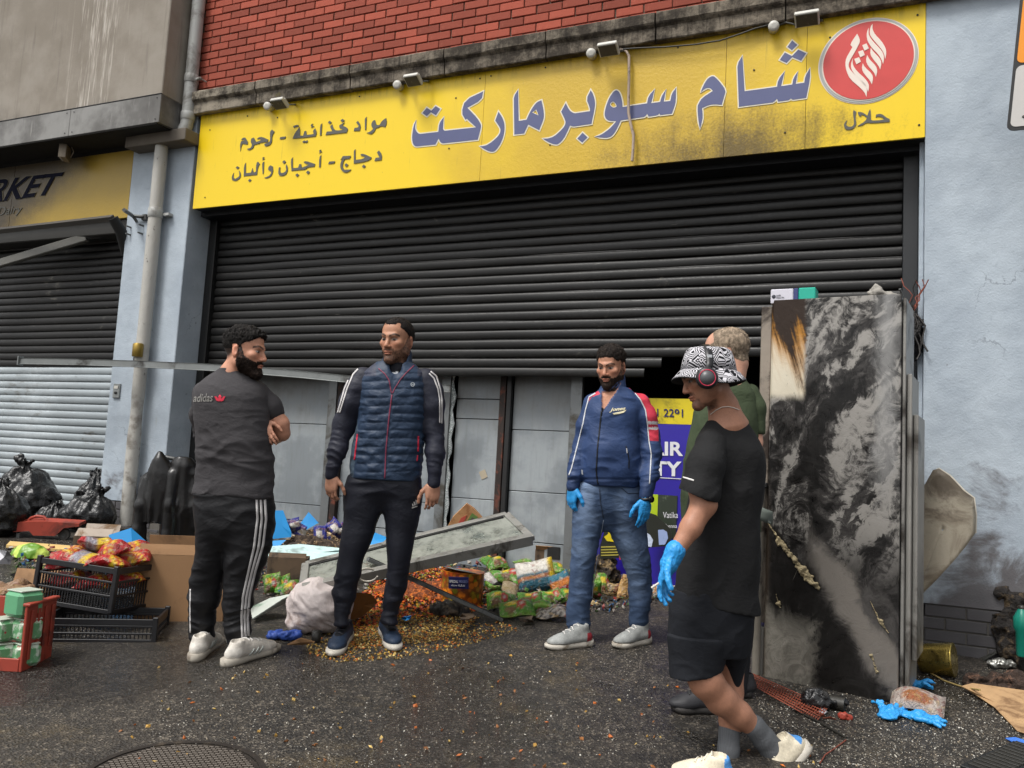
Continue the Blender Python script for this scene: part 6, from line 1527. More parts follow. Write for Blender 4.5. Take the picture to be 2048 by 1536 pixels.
# ------------------------------------------------------------------ burnt fridge
A_, B_ = G(1524, 1352), G(1796, 1409); B_[2] = A_[2] = min(A_[2], B_[2])
ex = B_-A_; ex[2] = 0; fw = np.linalg.norm(ex); ex /= fw; ey = np.array([-ex[1], ex[0], 0.])
hz = W(1532, 600, A_[1])[2]-A_[2]; hz2 = W(1803, 588, B_[1])[2]-B_[2]; fh = (hz+hz2)/2
bf = empty('burnt_fridge', 'tall scorched steel fridge standing in front of the shutter', 'fridge', loc=tuple(A_)); bf.rotation_euler = (0, 0, math.atan2(ex[1], ex[0]))
def m_burnt():
    k = Mat('scorched steel'); x, y, z = k.xyz(); X = x/fw; Z = z/fh
    wv = k.vec(X*1.0+(k.noise(2.0, 4, .6)-.5)*.5, 0.0, Z*2.2+(k.noise(1.7, 4, .6)-.5)*.7)
    n1 = k.noise(2.0, 8, .68, vec=wv, dist=1.4); n2 = k.noise(7, 9, .74, dist=2.2); di = k.noise(9, 6, .65, vec=k.vec((X+Z*.9)*1.0, 0.0, (Z*1.3-X)*.16)); cr = k.voro(16, 'DISTANCE_TO_EDGE', vec=k.vec(X*.72+(n2-.5)*.12, 0.0, Z*2.0+(n1-.5)*.1))
    sm_ = k.noise(1.25, 8, .60, dist=2.0, vec=k.vec(X*1.1+(n1-.5)*1.1, 0.0, Z*2.4-X*.9+(k.noise(1.1, 5, .6)-.5)*1.6)); c = k.mix(srgb('171514'), srgb('4e4b49'), (n1*.55+n2*.45).ss(.40, .62)); c = k.mix(c, srgb('9c9892'), (sm_*.75+n2*.25).ss(.475, .55)*(n2.ss(.3, .5)*.5+.5)*Z.ss(.25, .45)*.85); c = k.mix(c, srgb('0f0e0d'), sm_.ss(.44, .40)*.8)
    c = k.mix(c, srgb('a8a5a0'), cr.ss(.035, .01)*n1.ss(.5, .62)*.45*(X.ss(.4, .65))*Z.ss(.35, .45)*Z.ss(.75, .6))
    c = k.mix(c, srgb('9b9a98'), ((X-.9).abs()*-6.0+1.0+(n1-.5)*2.2).ss(.2, .9)*Z.ss(.40, .6)*.6)
    # pale sweep and dark sweep across the lower half
    ln = Z-(X*-.42+.60)+(n1-.5)*.16+(n2-.5)*.07
    c = k.mix(c, srgb('807a73'), ln.ss(-.20, -.13)*ln.ss(-.03, -.08)*X.ss(.28, .45)*.9)
    c = k.mix(c, srgb('161412'), (Z-(X*-.45+.46)+(n1-.5)*.10+(n2-.5)*.05).ss(.0, -.06)*.85)
    # heat-tinted patch high on the hinge side
    bx_ = ((X+(n2-.5)*.05).ss(.30, .26))*(Z+(n2-.5)*.02).ss(.725, .75); br = k.mix(srgb('d8cfba'), srgb('a8742c'), (Z*4.6-3.70+X*1.0+(di-.5)*1.3).ss(.0, .6)); br = k.mix(br, srgb('2a1d14'), (Z*5.0-4.35+X*2.0+(di-.5)*3.4+(n2-.5)*.8).ss(.15, .7))
    c = k.mix(c, br, bx_)
    # bare scoured metal low down
    lw = ((X*-1.0+.42)*2.4).min((Z*-1.0+X*-.10+.205)*5.0)+.22+(n1-.5)*1.0+(n2-.5)*.8
    c = k.mix(c, k.mix(srgb('a09b90'), srgb('6b675e'), n2.ss(.35, .65)), lw.ss(.1, .5)); c = k.mix(c, srgb('514438'), X.ss(.06, .0)*Z.ss(.6, .3)*.5)
    scr = k.noise(60, 3, .6, vec=k.vec((X-Z*1.2), 0.0, (X*1.2+Z)*.05)).ss(.70, .76)
    c = k.mix(c, srgb('b8b2a4'), scr*Z.ss(.5, .3)*.5)
    return k.set(c, n2*.4+.12, .45, k.bump(n2*.6+n1, .25, .012), .5)
MAT_BURNT = m_burnt()
MB().box((0, .018, .02), (fw, .62, fh-.01), 0, .006).build('body', MAT_BURNT, bf)
dr = MB().box((.012, 0, .0), (fw, .0165, fh), 0, .004).build('door', MAT_BURNT, bf)
MB().box((-.062, .03, .30), (-.002, .30, fh-.03), 0, .004).build('hinge_panel', M('heat tinted panel', srgb('8a8074'), .5, .3, var=.4, scale=4, col2=srgb('2b211a'), f2=.6), bf)
MB().lathe((-.035, .005, .03), (0, 0, 1), [(0, .022), (.6, .022), (.603, .026), (1.0, .026)], 14).build('hinge_tube', M('stained tube', srgb('8d877c'), .5, .4, var=.4, scale=6, col2=srgb('3a322b'), f2=.4), bf)
MB().box((-.055, .02, .0), (-.004, .28, .28), 0, .004).build('lower_hinge_panel', M('scoured panel', srgb('9c9a95'), .4, .4, var=.3, scale=6), bf)
MB().box((-.06, .0, 1.03), (.0, .05, 1.06), 0, .006).build('hinge_bracket', MAT_BLACK, bf)
for i, (xa, xb, za, zb, yy, mt) in enumerate(((fw+.003, fw+.020, .02, fh-.02, .02, M('bare door edge', srgb('8b8984'), .4, .5, var=.4, scale=5, col2=srgb('3a3632'), f2=.5)), (fw+.022, fw+.046, .06, fh*.80, .06, M('bare side panel', srgb('94918b'), .45, .4, var=.4, scale=3, col2=srgb('4b4640'), f2=.5)), (fw+.048, fw+.072, .20, fh*.70, .12, M('bare side panel', srgb('94918b'))))):
    MB().box((xa, yy, za), (xb, yy+.35, zb), 0, .003).build('side_panel', mt, bf)
# peeled residue stuck to the door
pd = M('dried residue', srgb('8f8264'), .85, var=.9, scale=60, bump=.8, bscale=60, bdist=.02)
def residue(pts, w):
    pts = np.array(pts, float); F = Field(.005); c = [np.array([p[0]*fw, -.004, p[1]*fh]) for p in pts]
    for a, b, r0, r1 in zip(c, c[1:], w, w[1:]): F.cone(a, b, r0*.8, r1*.8, .006, 'u', ((0, 1, 0), .35))
    P, Q = F.mesh(1); N = vnormals(P, Q); P = P+N*(.014*fbm(P*np.array([1, 1, 1.]), 55, 3))[:, None]; o = fast_mesh('residue', P, Q, pd, dr); return o
residue([(.02, .405), (.12, .36), (.24, .315), (.34, .275), (.42, .25)], (.008, .016, .02, .03, .012)); residue([(.80, .235), (.87, .19), (.93, .165)], (.005, .006, .004)); residue([(.76, .13), (.82, .10), (.85, .07), (.82, .05)], (.006, .008, .009, .003)); residue([(.08, .24), (.12, .20), (.15, .18)], (.006, .01, .004))
# glove box and rag on the fridge
top = lambda x, y: A_+ex*x+ey*y+np.array([0, 0, fh+.0])
gb = empty('glove_box', 'white and teal glove box on top of the burnt fridge', 'box', loc=tuple(top(-.03, .10))); gb.rotation_euler = (0, 0, math.atan2(ex[1], ex[0])+.06)
MB().box((0, 0, .002), (.125, .11, .085), 0, .004).build('white_end', M('white card', srgb('c4c2cc'), .5, var=.1, bump=.05), gb); MB().box((.1255, 0, .002), (.152, .11, .0855), 0, .003).build('navy_band', M('navy card', srgb('2b3568'), .5), gb); MB().box((.1525, 0, .002), (.245, .11, .087), 0, .005).build('teal_end', M('teal card', srgb('14a08a'), .45, var=.12, bump=.05), gb)
MB().box((.05, .03, .0855), (.20, .08, .0885), 0, .001).build('tissue_slot', MAT_BLACK, gb)
dk = M('dark print', srgb('2a2d3a'), .5)
text_on('label_print', 'SAFE\nHEALTH', [(.032, -.0025, .030), (.075, -.0025, .030), (.075, -.0025, .052), (.032, -.0025, .052)], dk, gb, .0, th=.001); MB().lathe((.018, -.0005, .042), (0, -1, 0), [(0, .011), (.001, .011), (.0012, .006)], 14).build('label_emblem', dk, gb)
F = Field(.006); c = top(fw-.13, .06)
F.ell(c+np.array([0, 0, .02]), (.05, .03, .02), None, .02); F.ell(c+np.array([.0, 0, .045]), (.022, .02, .022), None, .02); F.ell(c+np.array([.06, 0, .01]), (.04, .02, .012), None, .02); P, Q = F.mesh(1); N = vnormals(P, Q); P = P+N*(.008*fbm(P, 45, 4))[:, None]; P[:, 2] = np.maximum(P[:, 2], A_[2]+fh+.001)
tag(fast_mesh('dirty_rag', P, Q, M('dirty rag', srgb('8b8780'), .8, var=.4, scale=30)), 'small crumpled grey rag on the corner of the burnt fridge', 'rag')

# burnt cables on the shutter guide
bc = empty('burnt_cable_bundle', 'charred tangle of cables hanging beside the top of the burnt fridge', 'cables')
c0 = W(1824, 650, .02); F = Field(.008); F.chain([(W(1826, 620, .05), .03), (W(1823, 650, .03), .055), (W(1822, 680, .05), .06), (W(1816, 715, .08), .03)], .03); P, Q = F.mesh(1); N = vnormals(P, Q); P = P+N*(.028*fbm(P*np.array([1.4, 1.4, .6]), 24, 6))[:, None]
fast_mesh('charred_mass', P, Q, M('charred plastic', srgb('15110f'), .55, var=.6, scale=30, bump=.8, bscale=50, bdist=.02), bc)
rc = M('bare copper', srgb('8a4a3a'), .5, .3, var=.3, scale=30); bkm = M('burnt cable', srgb('1c1815'), .6, var=.4, scale=30)
rg = random.Random(5)
for i in range(9):
    a = W(1826+rg.uniform(-3, 3), 625, .0); pts = [a]
    for j in range(5): pts.append(pts[-1]+np.array([rg.uniform(-.03, .035), rg.uniform(-.02, .01), (.05 if i < 5 else -.07)*rg.uniform(.5, 1.2)]))
    MB().tube(pts, .0035 if i < 5 else .006, 5).build('wire', rc if i < 4 else bkm, bc)
MB().tube([W(1800, 578, -.1), W(1808, 600, -.05), W(1824, 634, .0)], .009, 6).build('steel_stay', MAT_DULLGALV, bc)
MB().tube([W(1803, 820, -.9), W(1802, 900, -.9), W(1806, 960, -.9), W(1815, 1000, -.9), W(1822, 1020, -.9)], .003, 5).build('wire', rc, bc)

# bent panel leaning on the wall
bp = empty('bent_white_panel', 'bent smoke-stained white panel propped against the pale blue wall', 'panel')
ol = [(1832, 1190), (1829, 1110), (1828, 1020), (1834, 985), (1850, 968), (1866, 940), (1878, 937), (1900, 952), (1928, 982), (1948, 996), (1952, 1030), (1951, 1066), (1930, 1095), (1905, 1125), (1870, 1162), (1838, 1193)]
cc = np.array([1885, 1060.]); rings_ = []
for f in np.linspace(0.02, 1, 9):
    row = []
    for (u, v) in ol+ol[:1]:
        p = cc+(np.array([u, v])-cc)*f; d = -.32-.10*math.cos((p[0]-1890)/70)+.16*((p[0]-1890)/62)**2*.35; row.append(W(p[0], p[1], d))
    rings_.append(row)
k = Mat('smoked enamel'); n = k.noise(5, 6, .65, dist=.8); n2 = k.noise(26, 6, .7); x, y, z = k.xyz(); c = k.mix(srgb('b5ab98'), srgb('8d8170'), n.ss(.4, .62)); c = k.mix(c, srgb('4f463b'), n2.ss(.58, .75)*.5); c = k.mix(c, srgb('5c5246'), (z*1.6-1.35+(n-.5)*1.0).ss(.0, .35)*.8)
fix_normals(MB().sheet(np.array(rings_), th=.012).build('sheet', k.set(c, .5, 0, k.bump(n2, .3, .01), .4), bp))
edge = [W(u, v, -.30) for u, v in ((1876, 937), (1900, 952), (1928, 982), (1947, 996), (1951, 1030), (1950, 1066))]
MB().tube(edge, .009, 6).build('rolled_edge', M('pale rim', srgb('c9c1b0'), .5), bp)
for (u, v) in ((1880, 941), (1905, 960), (1925, 981), (1946, 1000), (1947, 1014), (1948, 1028), (1948, 1043), (1947, 1056)):
    q = W(u, v, -.29); MB().box(q-np.array([.02, .006, .012]), q+np.array([.006, .006, .012]), 0, .002).build('clip_tab', M('pale rim', srgb('c9c1b0')), bp)

# street sign on the edge of the frame
ss = empty('street_sign', 'black-edged orange and white street sign cut by the picture edge', 'street sign')
SZ = -.55; sc = lambda u, v, d=0: W(u, v, SZ-d)
bl, br_, h_ = sc(2016, 262), None, 0
x0, zb_ = sc(2013, 258)[0], sc(2013, 262)[2]; x1 = x0+.42; zt_ = zb_+.85
def rrect(xa, xb, za, zb, r, y, n=5):
    o = []
    for cx, cz, a0 in ((xb-r, zb-r, 0), (xa+r, zb-r, 90), (xa+r, za+r, 180), (xb-r, za+r, 270)):
        for i in range(n): a = math.radians(a0+90*i/(n-1)); z_ = cz+r*math.sin(a); o.append((cx+r*math.cos(a)+(z_-zb_)*.09, y, z_))
    return o
MB().prism(rrect(x0, x1, zb_, zt_, .04, SZ)[::-1], (0, .012, 0)).build('backing', MAT_BLACK, ss)
zm = sc(2030, 130)[2]; MB().prism(rrect(x0+.016, x1-.016, zb_+.02, zm-.008, .03, SZ-.003)[::-1], (0, .0025, 0)).build('white_field', M('sign white', srgb('b9b6b2'), .5, var=.1), ss); MB().prism(rrect(x0+.016, x1-.016, zm+.008, zt_-.02, .03, SZ-.003)[::-1], (0, .0025, 0)).build('orange_field', M('sign orange', srgb('e08a08'), .45, var=.1), ss)
MB().box((x0+.11, SZ-.005, zm-.12), (x0+.30, SZ-.003, zm-.05)).build('grey_symbol', M('sign grey', srgb('6d6a66'), .5), ss)
MB().lathe((x0+.085, SZ-.003, zb_+.075), (0, -1, 0), [(0, .008), (.003, .008), (.0035, .002)], 10).build('bolt', MAT_DULLGALV, ss)
MB().tube([(x0+.62, SZ+.05, gz(x0+.62, SZ)), (x0+.62, SZ+.05, zt_+.3)], .03, 14).build('post', MAT_DULLGALV, ss); MB().box((x0+.3, SZ+.013, zb_+.3), (x0+.62, SZ+.04, zb_+.34)).build('arm', MAT_DULLGALV, ss)
# ================================================================== rubbish and spilled goods
def blob(name, F, mat, amp, freq, seed, parent=None, cols=None, smooth=1, floor=True, aniso=(1, 1, 1), ridge=True):
    P, Q = F.mesh(smooth); N = vnormals(P, Q); q = P*np.array(aniso)
    n = fbm(q, freq, seed, 3); d = amp*((.5-np.abs(n)*1.5) if ridge else n); P = P+N*d[:, None]
    if floor: P[:, 2] = np.maximum(P[:, 2], 0.02-.031*P[:, 0]+.064*P[:, 1]+.001)
    return fast_mesh(name, P, Q, mat, parent, cols(P) if cols else None)
MAT_BAG = M('black bin bag', srgb('131314'), .26, var=.3, scale=6, bump=.5, bscale=26, bdist=.02, rvar=.12, spec=.55)
CARD = M('corrugated card', srgb('94714f'), .85, var=.18, scale=5, col2=srgb('7d5f42'), f2=.3, bump=.15)
CARD_D = M('dirty card', srgb('5b4a39'), .9, var=.4, scale=7, col2=srgb('2b231c'), f2=.5, bump=.2)
CARD_L = M('pale card', srgb('a98862'), .85, var=.35, scale=9, col2=srgb('7a5c3e'), f2=.35, bump=.3, bscale=20, bdist=.01)
BLUEC = M('blue card', srgb('1586c8'), .6, var=.12, scale=6, col2=srgb('0e5f94'), f2=.2, bump=.1)
PALEB = M('pale cyan board', srgb('b5cfcd'), .7, var=.15, scale=8, col2=srgb('7f8f8c'), f2=.3)
WOOD = M('raw pine', srgb('c9a86a'), .75, var=.2, scale=9)
ALU = M('dirty aluminium', srgb('9a9994'), .45, .5, var=.3, scale=8, col2=srgb('55514b'), f2=.4)
CRATE = M('black crate plastic', srgb('17171a'), .42, var=.3, scale=10, bump=.1)
REDP = M('red crate plastic', srgb('983a2a'), .55, var=.25, scale=8, col2=srgb('5e261c'), f2=.35)

def bin_bag(u, v, w, h, d, label, seed, knot=(0, 0), lean=0.0):
    g = G(u, v); F = Field(.011)
    F.ell(g+EZ*h*.36+ED*d*.3, (w*.5, d*.5, h*.38), np.stack([ER, ED, EZ]), .06); F.ell(g+EZ*h*.6+ER*lean*.5+ED*d*.3, (w*.36, d*.36, h*.26), np.stack([ER, ED, EZ]), .06)
    kp = g+EZ*h*.88+ER*(lean+knot[0])+ED*d*.3; F.cone(g+EZ*h*.7+ER*lean*.8+ED*d*.3, kp, .07, .03, .05)
    rg = random.Random(seed)
    for i in range(5): F.cone(kp, kp+ER*rg.uniform(-.09, .09)+EZ*rg.uniform(.02, .10)+ED*rg.uniform(-.05, .05), .025, .012, .02)
    P, Q = F.mesh(1); N = vnormals(P, Q); r = P-kp; th = np.arctan2(r@ER, r@ED); dist = np.linalg.norm(r, axis=1)
    pleat = np.sin(th*11+3*vnoise(P*6, seed))*np.exp(-dist/.22)*.018
    d_ = pleat+.026*(.5-np.abs(fbm(P, 6.5, seed, 2))*1.6)+.005*(.5-np.abs(vnoise(P*22, seed+3))*1.5)
    P = P+N*d_[:, None]; P[:, 2] = np.maximum(P[:, 2], 0.02-.031*P[:, 0]+.064*P[:, 1]+.001)
    o = fast_mesh('bin_bag', P, Q, MAT_BAG); return tag(o, label, 'bin bag', 'bin bags by the closed shutter')
bin_bag(30, 1050, .62, .62, .5, 'bulging black bin bag at the picture edge by the silver shutter', 3, lean=-.05)
bin_bag(-25, 1075, .5, .50, .4, 'black bin bag cut off by the picture edge, in front of the bulging one', 9)
bin_bag(158, 1066, .50, .38, .42, 'black bin bag at the foot of the pillar, slumped low', 5, (.03, 0), lean=.04)
bin_bag(172, 1040, .34, .50, .3, 'crumpled black bin bag top rising behind the slumped bag', 12, lean=.03)
bin_bag(95, 1056, .30, .22, .26, 'small flattened black bag between the two larger bin bags', 15)

def card_box(name, label, g, ax, size, mat=CARD, flaps=((1, .6, .5), (-1, .6, .8)), open_top=True, th=.006, cat='box', group=None, flap_mat=None, tilt=None):
    """open carton: four walls, floor and flaps as parts; g = base corner, ax = level axis along the front"""
    t = empty(name, label, cat, group, tuple(g)); a = math.atan2(ax[1], ax[0]); t.rotation_euler = (tilt[0] if tilt else 0, tilt[1] if tilt else 0, a); w_, d_, h_ = size
    MB().box((0, 0, .001), (w_, th, h_), 0, .001).build('front_wall', mat, t); MB().box((0, d_-th, .001), (w_, d_, h_), 0, .001).build('back_wall', mat, t)
    MB().box((0, th+.0005, .001), (th, d_-th-.0005, h_-.002), 0, .001).build('side_wall', mat, t); MB().box((w_-th, th+.0005, .001), (w_, d_-th-.0005, h_-.002), 0, .001).build('side_wall', mat, t)
    MB().box((th, th, .002), (w_-th, d_-th, .007)).build('base', mat, t)
    for s_, ln, an in flaps:
        y = .003 if s_ > 0 else d_-.003; dy = -math.cos(an)*d_*ln*.5*s_; dz = math.sin(an)*d_*ln*.5
        P = np.array([[(x, y, h_+.001), (x, y+dy*.5, h_+dz*.5+.004*math.sin(i)), (x, y+dy, h_+dz)] for i, x in enumerate(np.linspace(.004, w_-.004, 6))])
        fix_normals(MB().sheet(P, th=.004, smooth=False).build('flap', flap_mat or mat, t))
    return t
def flat_piece(name, label, cat, pts, mat, th=.005, d=None, group=None, parent=None):
    """sheet cut to an outline; pts (u, v, metres above the ground under that point)"""
    P = [G(u, v, h) for u, v, h in pts]; c = np.mean(P, 0); nn = np.cross(P[1]-P[0], P[2]-P[1]); nn /= np.linalg.norm(nn); nn = nn if nn@FWD > 0 else -nn
    mb = MB(); n = len(P); mb.add(P+[p+nn*th for p in P]+[c, c+nn*th], [(i, (i+1) % n, 2*n) for i in range(n)]+[((i+1) % n+n, i+n, 2*n+1) for i in range(n)]+[(i, i+n, (i+1) % n+n, (i+1) % n) for i in range(n)])
    o = fix_normals(mb.build(name, mat, parent)); return tag(o, label, cat, group) if label else o
def stand_piece(name, label, cat, pts, mat, Z, th=.005, group=None):
    """upright or leaning sheet: pts (u, v, depth change)"""
    P = [J(u, v, Z+d) for u, v, d in pts]; c = np.mean(P, 0); n = len(P); mb = MB(); nn = FWD*th
    mb.add(P+[p+nn for p in P]+[c, c+nn], [(i, (i+1) % n, 2*n) for i in range(n)]+[((i+1) % n+n, i+n, 2*n+1) for i in range(n)]+[(i, i+n, (i+1) % n+n, (i+1) % n) for i in range(n)])
    o = fix_normals(mb.build(name, mat)); return tag(o, label, cat, group) if label else o

# ------------------------------------------------------------------ left of the pillar
tr = empty('plastic_trolley', 'broken red plastic trolley lying by the bin bags', 'trolley')
Zt = Zg(80, 1078)
def tp(u, v, d=0): return J(u, v, Zt+d)
top_ = [(4, 1047), (40, 1044), (62, 1043), (90, 1043), (106, 1044), (158, 1047), (158, 1053), (128, 1056), (110, 1072), (66, 1071), (58, 1062), (30, 1064), (8, 1058)]
MB().prism([tp(u, v) for u, v in top_][::-1], FWD*.12+EZ*.01).build('tray', REDP, tr); MB().tube([tp(u, v, .05) for u, v in ((52, 1046), (62, 1036), (74, 1032), (88, 1034), (98, 1045))], .013, 8).build('handle', REDP, tr)
def wheel(u, v, r): 
    c = tp(u, v, .03); wl = MB().tube([c+FWD*.0, c+FWD*.03], r, 18).build('wheel', M('grey tyre', srgb('3a3733'), .7), tr); MB().tube([c-FWD*.004, c+FWD*.034], r*.5, 14).build('hub', MAT_DULLGALV, wl)
wheel(127, 1069, .048); MB().box(tp(36, 1078)-np.array([.02, .01, .06]), tp(36, 1078)+np.array([.02, .02, .05]), 0, .004).build('caster_leg', MAT_DULLGALV, tr)
flat_piece('timber_plank', 'pale raw timber plank on the ground by the watermelon rind', 'plank', [(12, 1095, .02), (20, 1087, .02), (142, 1096, .03), (142, 1105, .03)], WOOD, .02)
k = Mat('melon rind'); x, y, z = k.xyz(); st = ((x*38.0+(k.noise(14, 3, .6)-.5)*3.0).sin()).ss(.2, .7); MAT_MELON = k.set(k.mix(srgb('5f8a1c'), srgb('b5c95a'), st), .4, 0, None, .5)
g = G(60, 1116); F = Field(.006); F.ell(g+EZ*.0, (.15, .09, .115), np.stack([ER, ED, EZ]), .01); F.ell(g-EZ*.03, (.125, .075, .09), np.stack([ER, ED, EZ]), .01, 's'); F.cut(g+EZ*.004, (0, 0, -1), .003)
tag(blob('watermelon_rind', F, MAT_MELON, .006, 14, 3, floor=False), 'green striped piece of watermelon rind on the ground', 'watermelon')
flat_piece('white_wrapper', 'white crumpled wrapper on the ground at the picture edge', 'wrapper', [(-8, 1128, .03), (-6, 1098, .12), (14, 1102, .13), (24, 1112, .08), (20, 1128, .02)], M('white wrapper', srgb('a9a8ad'), .5, var=.4, scale=14, col2=srgb('5e5a60'), f2=.4), .004)
card_box('brown_carton', 'dirty brown carton with a torn white flap behind the red snack packets', G(141, 1132), unit(ER*1+ED*.15), (.26, .22, .22), CARD_D, ((1, .9, 2.6), (-1, .8, 1.0)), flap_mat=M('white lined card', srgb('9c9084'), .85, var=.25, scale=8, col2=srgb('6b5238'), f2=.5))
stand_piece('blue_card_sheet', 'large bent blue card sheet standing behind the snack crate', 'card sheet', [(217, 1070, .0), (262, 1056, .05), (300, 1090, .08), (312, 1122, .0), (300, 1128, -.1), (236, 1126, -.08), (228, 1105, -.04)], BLUEC, Zg(260, 1135))
# black crates
def crate(label, base, ax, size, group, tilt=(0, 0)):
    w_, d_, h_ = size; t = empty('black_crate', label, 'crate', group, tuple(base)); t.rotation_euler = (tilt[0], tilt[1], math.atan2(ax[1], ax[0]))
    for nm, a, b, n_ in (('front_side', (0, 0), (w_, 0), 14), ('back_side', (0, d_), (w_, d_), 14), ('end_side', (0, 0), (0, d_), 9), ('end_side', (w_, 0), (w_, d_), 9)):
        a = np.array([*a, 0.]); b = np.array([*b, 0.]); mb = MB(); e = unit(b-a); nr = np.array([-e[1], e[0], 0]); L_ = np.linalg.norm(b-a)
        for z, hh in ((.006, .012), (h_*.36, .006), (h_*.66, .006), (h_-.022, .016)): mb.obox((a+b)/2+EZ*z, [e, nr, EZ], (L_/2+.004, .007, hh), 0, .002)
        sd = mb.build(nm, CRATE, t)
        mb = MB()
        for i in range(n_*2+1): mb.obox(a+e*L_*(i/(n_*2))+EZ*h_*.36, [e, nr, EZ], (.0028, .003, h_*.33))
        tag(mb.build('bars', CRATE, sd), kind='stuff')
    for x in (0, w_):
        for y in (0, d_): MB().box((x-.014, y-.014, 0), (x+.014, y+.014, h_+.006), 0, .004).build('corner_post', CRATE, t)
    mb = MB()
    for i in range(9): mb.box((.01, .02+i*(d_-.04)/8-.006, .004), (w_-.01, .02+i*(d_-.04)/8+.006, .010))
    for i in range(12): mb.box((.02+i*(w_-.04)/11-.005, .01, .0035), (.02+i*(w_-.04)/11+.005, d_-.01, .0095))
    tag(mb.build('base_grid', CRATE, t), kind='stuff'); return t
ca = unit(G(232, 1284)-G(78, 1282)); cg = G(80, 1284)
crate('low black plastic crate lying under the snack crate', cg+ca*.0, unit(ca+ED*.06), (.56, .36, .13), 'black plastic crates')
cb0 = G(66, 1246)+EZ*.105-ED*.02; ca2 = unit(G(188, 1262)-G(66, 1246)); ca2 = unit(ca2*np.array([1, 1, 0]))
crate('black plastic crate heaped with red snack packets', cb0+EZ*.02, ca2, (.50, .42, .25), 'black plastic crates', (-.02, .05))
def packet(name, label, cat, c, e1, e2, size, colf, group, seed, puff=.28, rough=.3, parent=None):
    """sealed foil packet: puffed pillow with crimped ends"""
    e1 = unit(e1); e2 = unit(np.array(e2)-e1*(np.array(e2)@e1)); n = np.cross(e1, e2); n = n if n[2] > -.2 else -n; w_, h_ = size; nx, ny = 13, 11
    P = np.zeros((ny, nx, 3)); T = np.zeros((ny, nx)); U = np.zeros((ny, nx, 2)); rg = np.random.default_rng(seed); ph = rg.uniform(0, 6, 4)
    for j in range(ny):
        for i in range(nx):
            x, y = -1+2*i/(nx-1), -1+2*j/(ny-1); b = (max(0, 1-abs(x)**3.2)*max(0, 1-abs(y)**2.6))**.6; wr = .10*math.sin(7*x+ph[0]+2*y)*abs(y)+.08*math.sin(9*y+ph[1]+3*x)*abs(x)
            T[j, i] = min(w_, h_)*puff*(b*(1+.8*wr)+.02); P[j, i] = c+e1*x*w_/2*(1-.06*b)+e2*y*h_/2*(1-.07*b)+n*.012*math.sin(3*x+ph[2]); U[j, i] = (x, y)
    V = np.concatenate([(P+n*T[..., None]).reshape(-1, 3), (P-n*T[..., None]*.8).reshape(-1, 3)]); m_ = nx*ny
    q = [(j*nx+i, j*nx+i+1, (j+1)*nx+i+1, (j+1)*nx+i) for j in range(ny-1) for i in range(nx-1)]; Fc = q+[tuple(m_+k_ for k_ in f[::-1]) for f in q]
    bd = [i for i in range(nx)]+[j*nx+nx-1 for j in range(1, ny)]+[(ny-1)*nx+i for i in range(nx-2, -1, -1)]+[j*nx for j in range(ny-2, 0, -1)]
    Fc += [(bd[(i+1) % len(bd)], bd[i], m_+bd[i], m_+bd[(i+1) % len(bd)]) for i in range(len(bd))]
    uu = np.concatenate([U.reshape(-1, 2)]*2); cols = colf(uu, np.random.default_rng(seed+1))
    o = mesh_obj(name, V, Fc, MAT_FOIL, parent, True, np.clip(cols, 0, 1)); fix_normals(o)
    return tag(o, label, cat, group) if label else o
k = Mat('printed foil'); v = k.vcol(); n = k.noise(70, 4, .7); w1 = k.noise(24, 4, .6, dist=1.5)
mul = k.t.nodes.new('ShaderNodeVectorMath'); mul.operation = 'SCALE'; d_ = (n-.5)*.9+1.0; k.t.links.new(v.k, mul.inputs[0]); k.t.links.new(d_.k, mul.inputs['Scale'])
pv = k.voro(48, out='Color'); pc = k.ramp(k.voro(30, out='Color'), [(.0, srgb('20140e')), (.3, srgb('7a2018')), (.55, srgb('b5ada0')), (.8, srgb('8a6a22')), (1, srgb('2c4a1e'))])
MAT_FOIL = k.set(k.mix(S(k.t, mul.outputs[0]), pc, (pv*.6+n*.4).ss(.55, .62)*.55), .34, 0, k.bump(w1+n*.4, .9, .02), .5)
RED_, YEL_, GRN_, LGR_, WHT_, BRN_, TEAL_, ORG_ = (np.array(srgb(h)) for h in ('a8121a', 'c9ac1c', '4a8224', '789c3c', 'c9c4bb', '6b4a2c', '1f5566', 'b86a20'))
def c_red(u, r):
    c = np.tile(RED_, (len(u), 1)); s_ = r.uniform(-.5, .5); b = np.abs(u[:, 0]*.8+u[:, 1]*.6-s_) < .30; c[b] = YEL_; c[(np.abs(u[:, 0]*.8+u[:, 1]*.6-s_) < .12)] = np.array(srgb('b02a10')); c[(u[:, 1] > .75)] = RED_*.8; return c
def c_redy(u, r):
    c = np.tile(np.array(srgb('8b8790')), (len(u), 1)); c[u[:, 0] > .15] = YEL_; c[u[:, 0] > .7] = RED_; c[u[:, 0] < -.65] = RED_; return c
def c_green(u, r):
    c = np.tile(GRN_, (len(u), 1)); a = r.uniform(-.4, .1); c[np.abs(u[:, 1]) > .80] = LGR_; c[((u[:, 0]-a)/.30)**2+((u[:, 1]-.2)/.40)**2 < 1] = YEL_; c[((u[:, 0]-a-.55)/.28)**2+((u[:, 1]+.1)/.55)**2 < 1] = np.array(srgb('a8211f')); c[((u[:, 0]-a+.1)/.34)**2+((u[:, 1]+.55)/.3)**2 < 1] = BRN_; c[((u[:, 0]-a-.55)/.14)**2+((u[:, 1]+.1)/.3)**2 < 1] = WHT_*.8
    return c*(1-.35*(r.random(len(u)) < .12)[:, None])
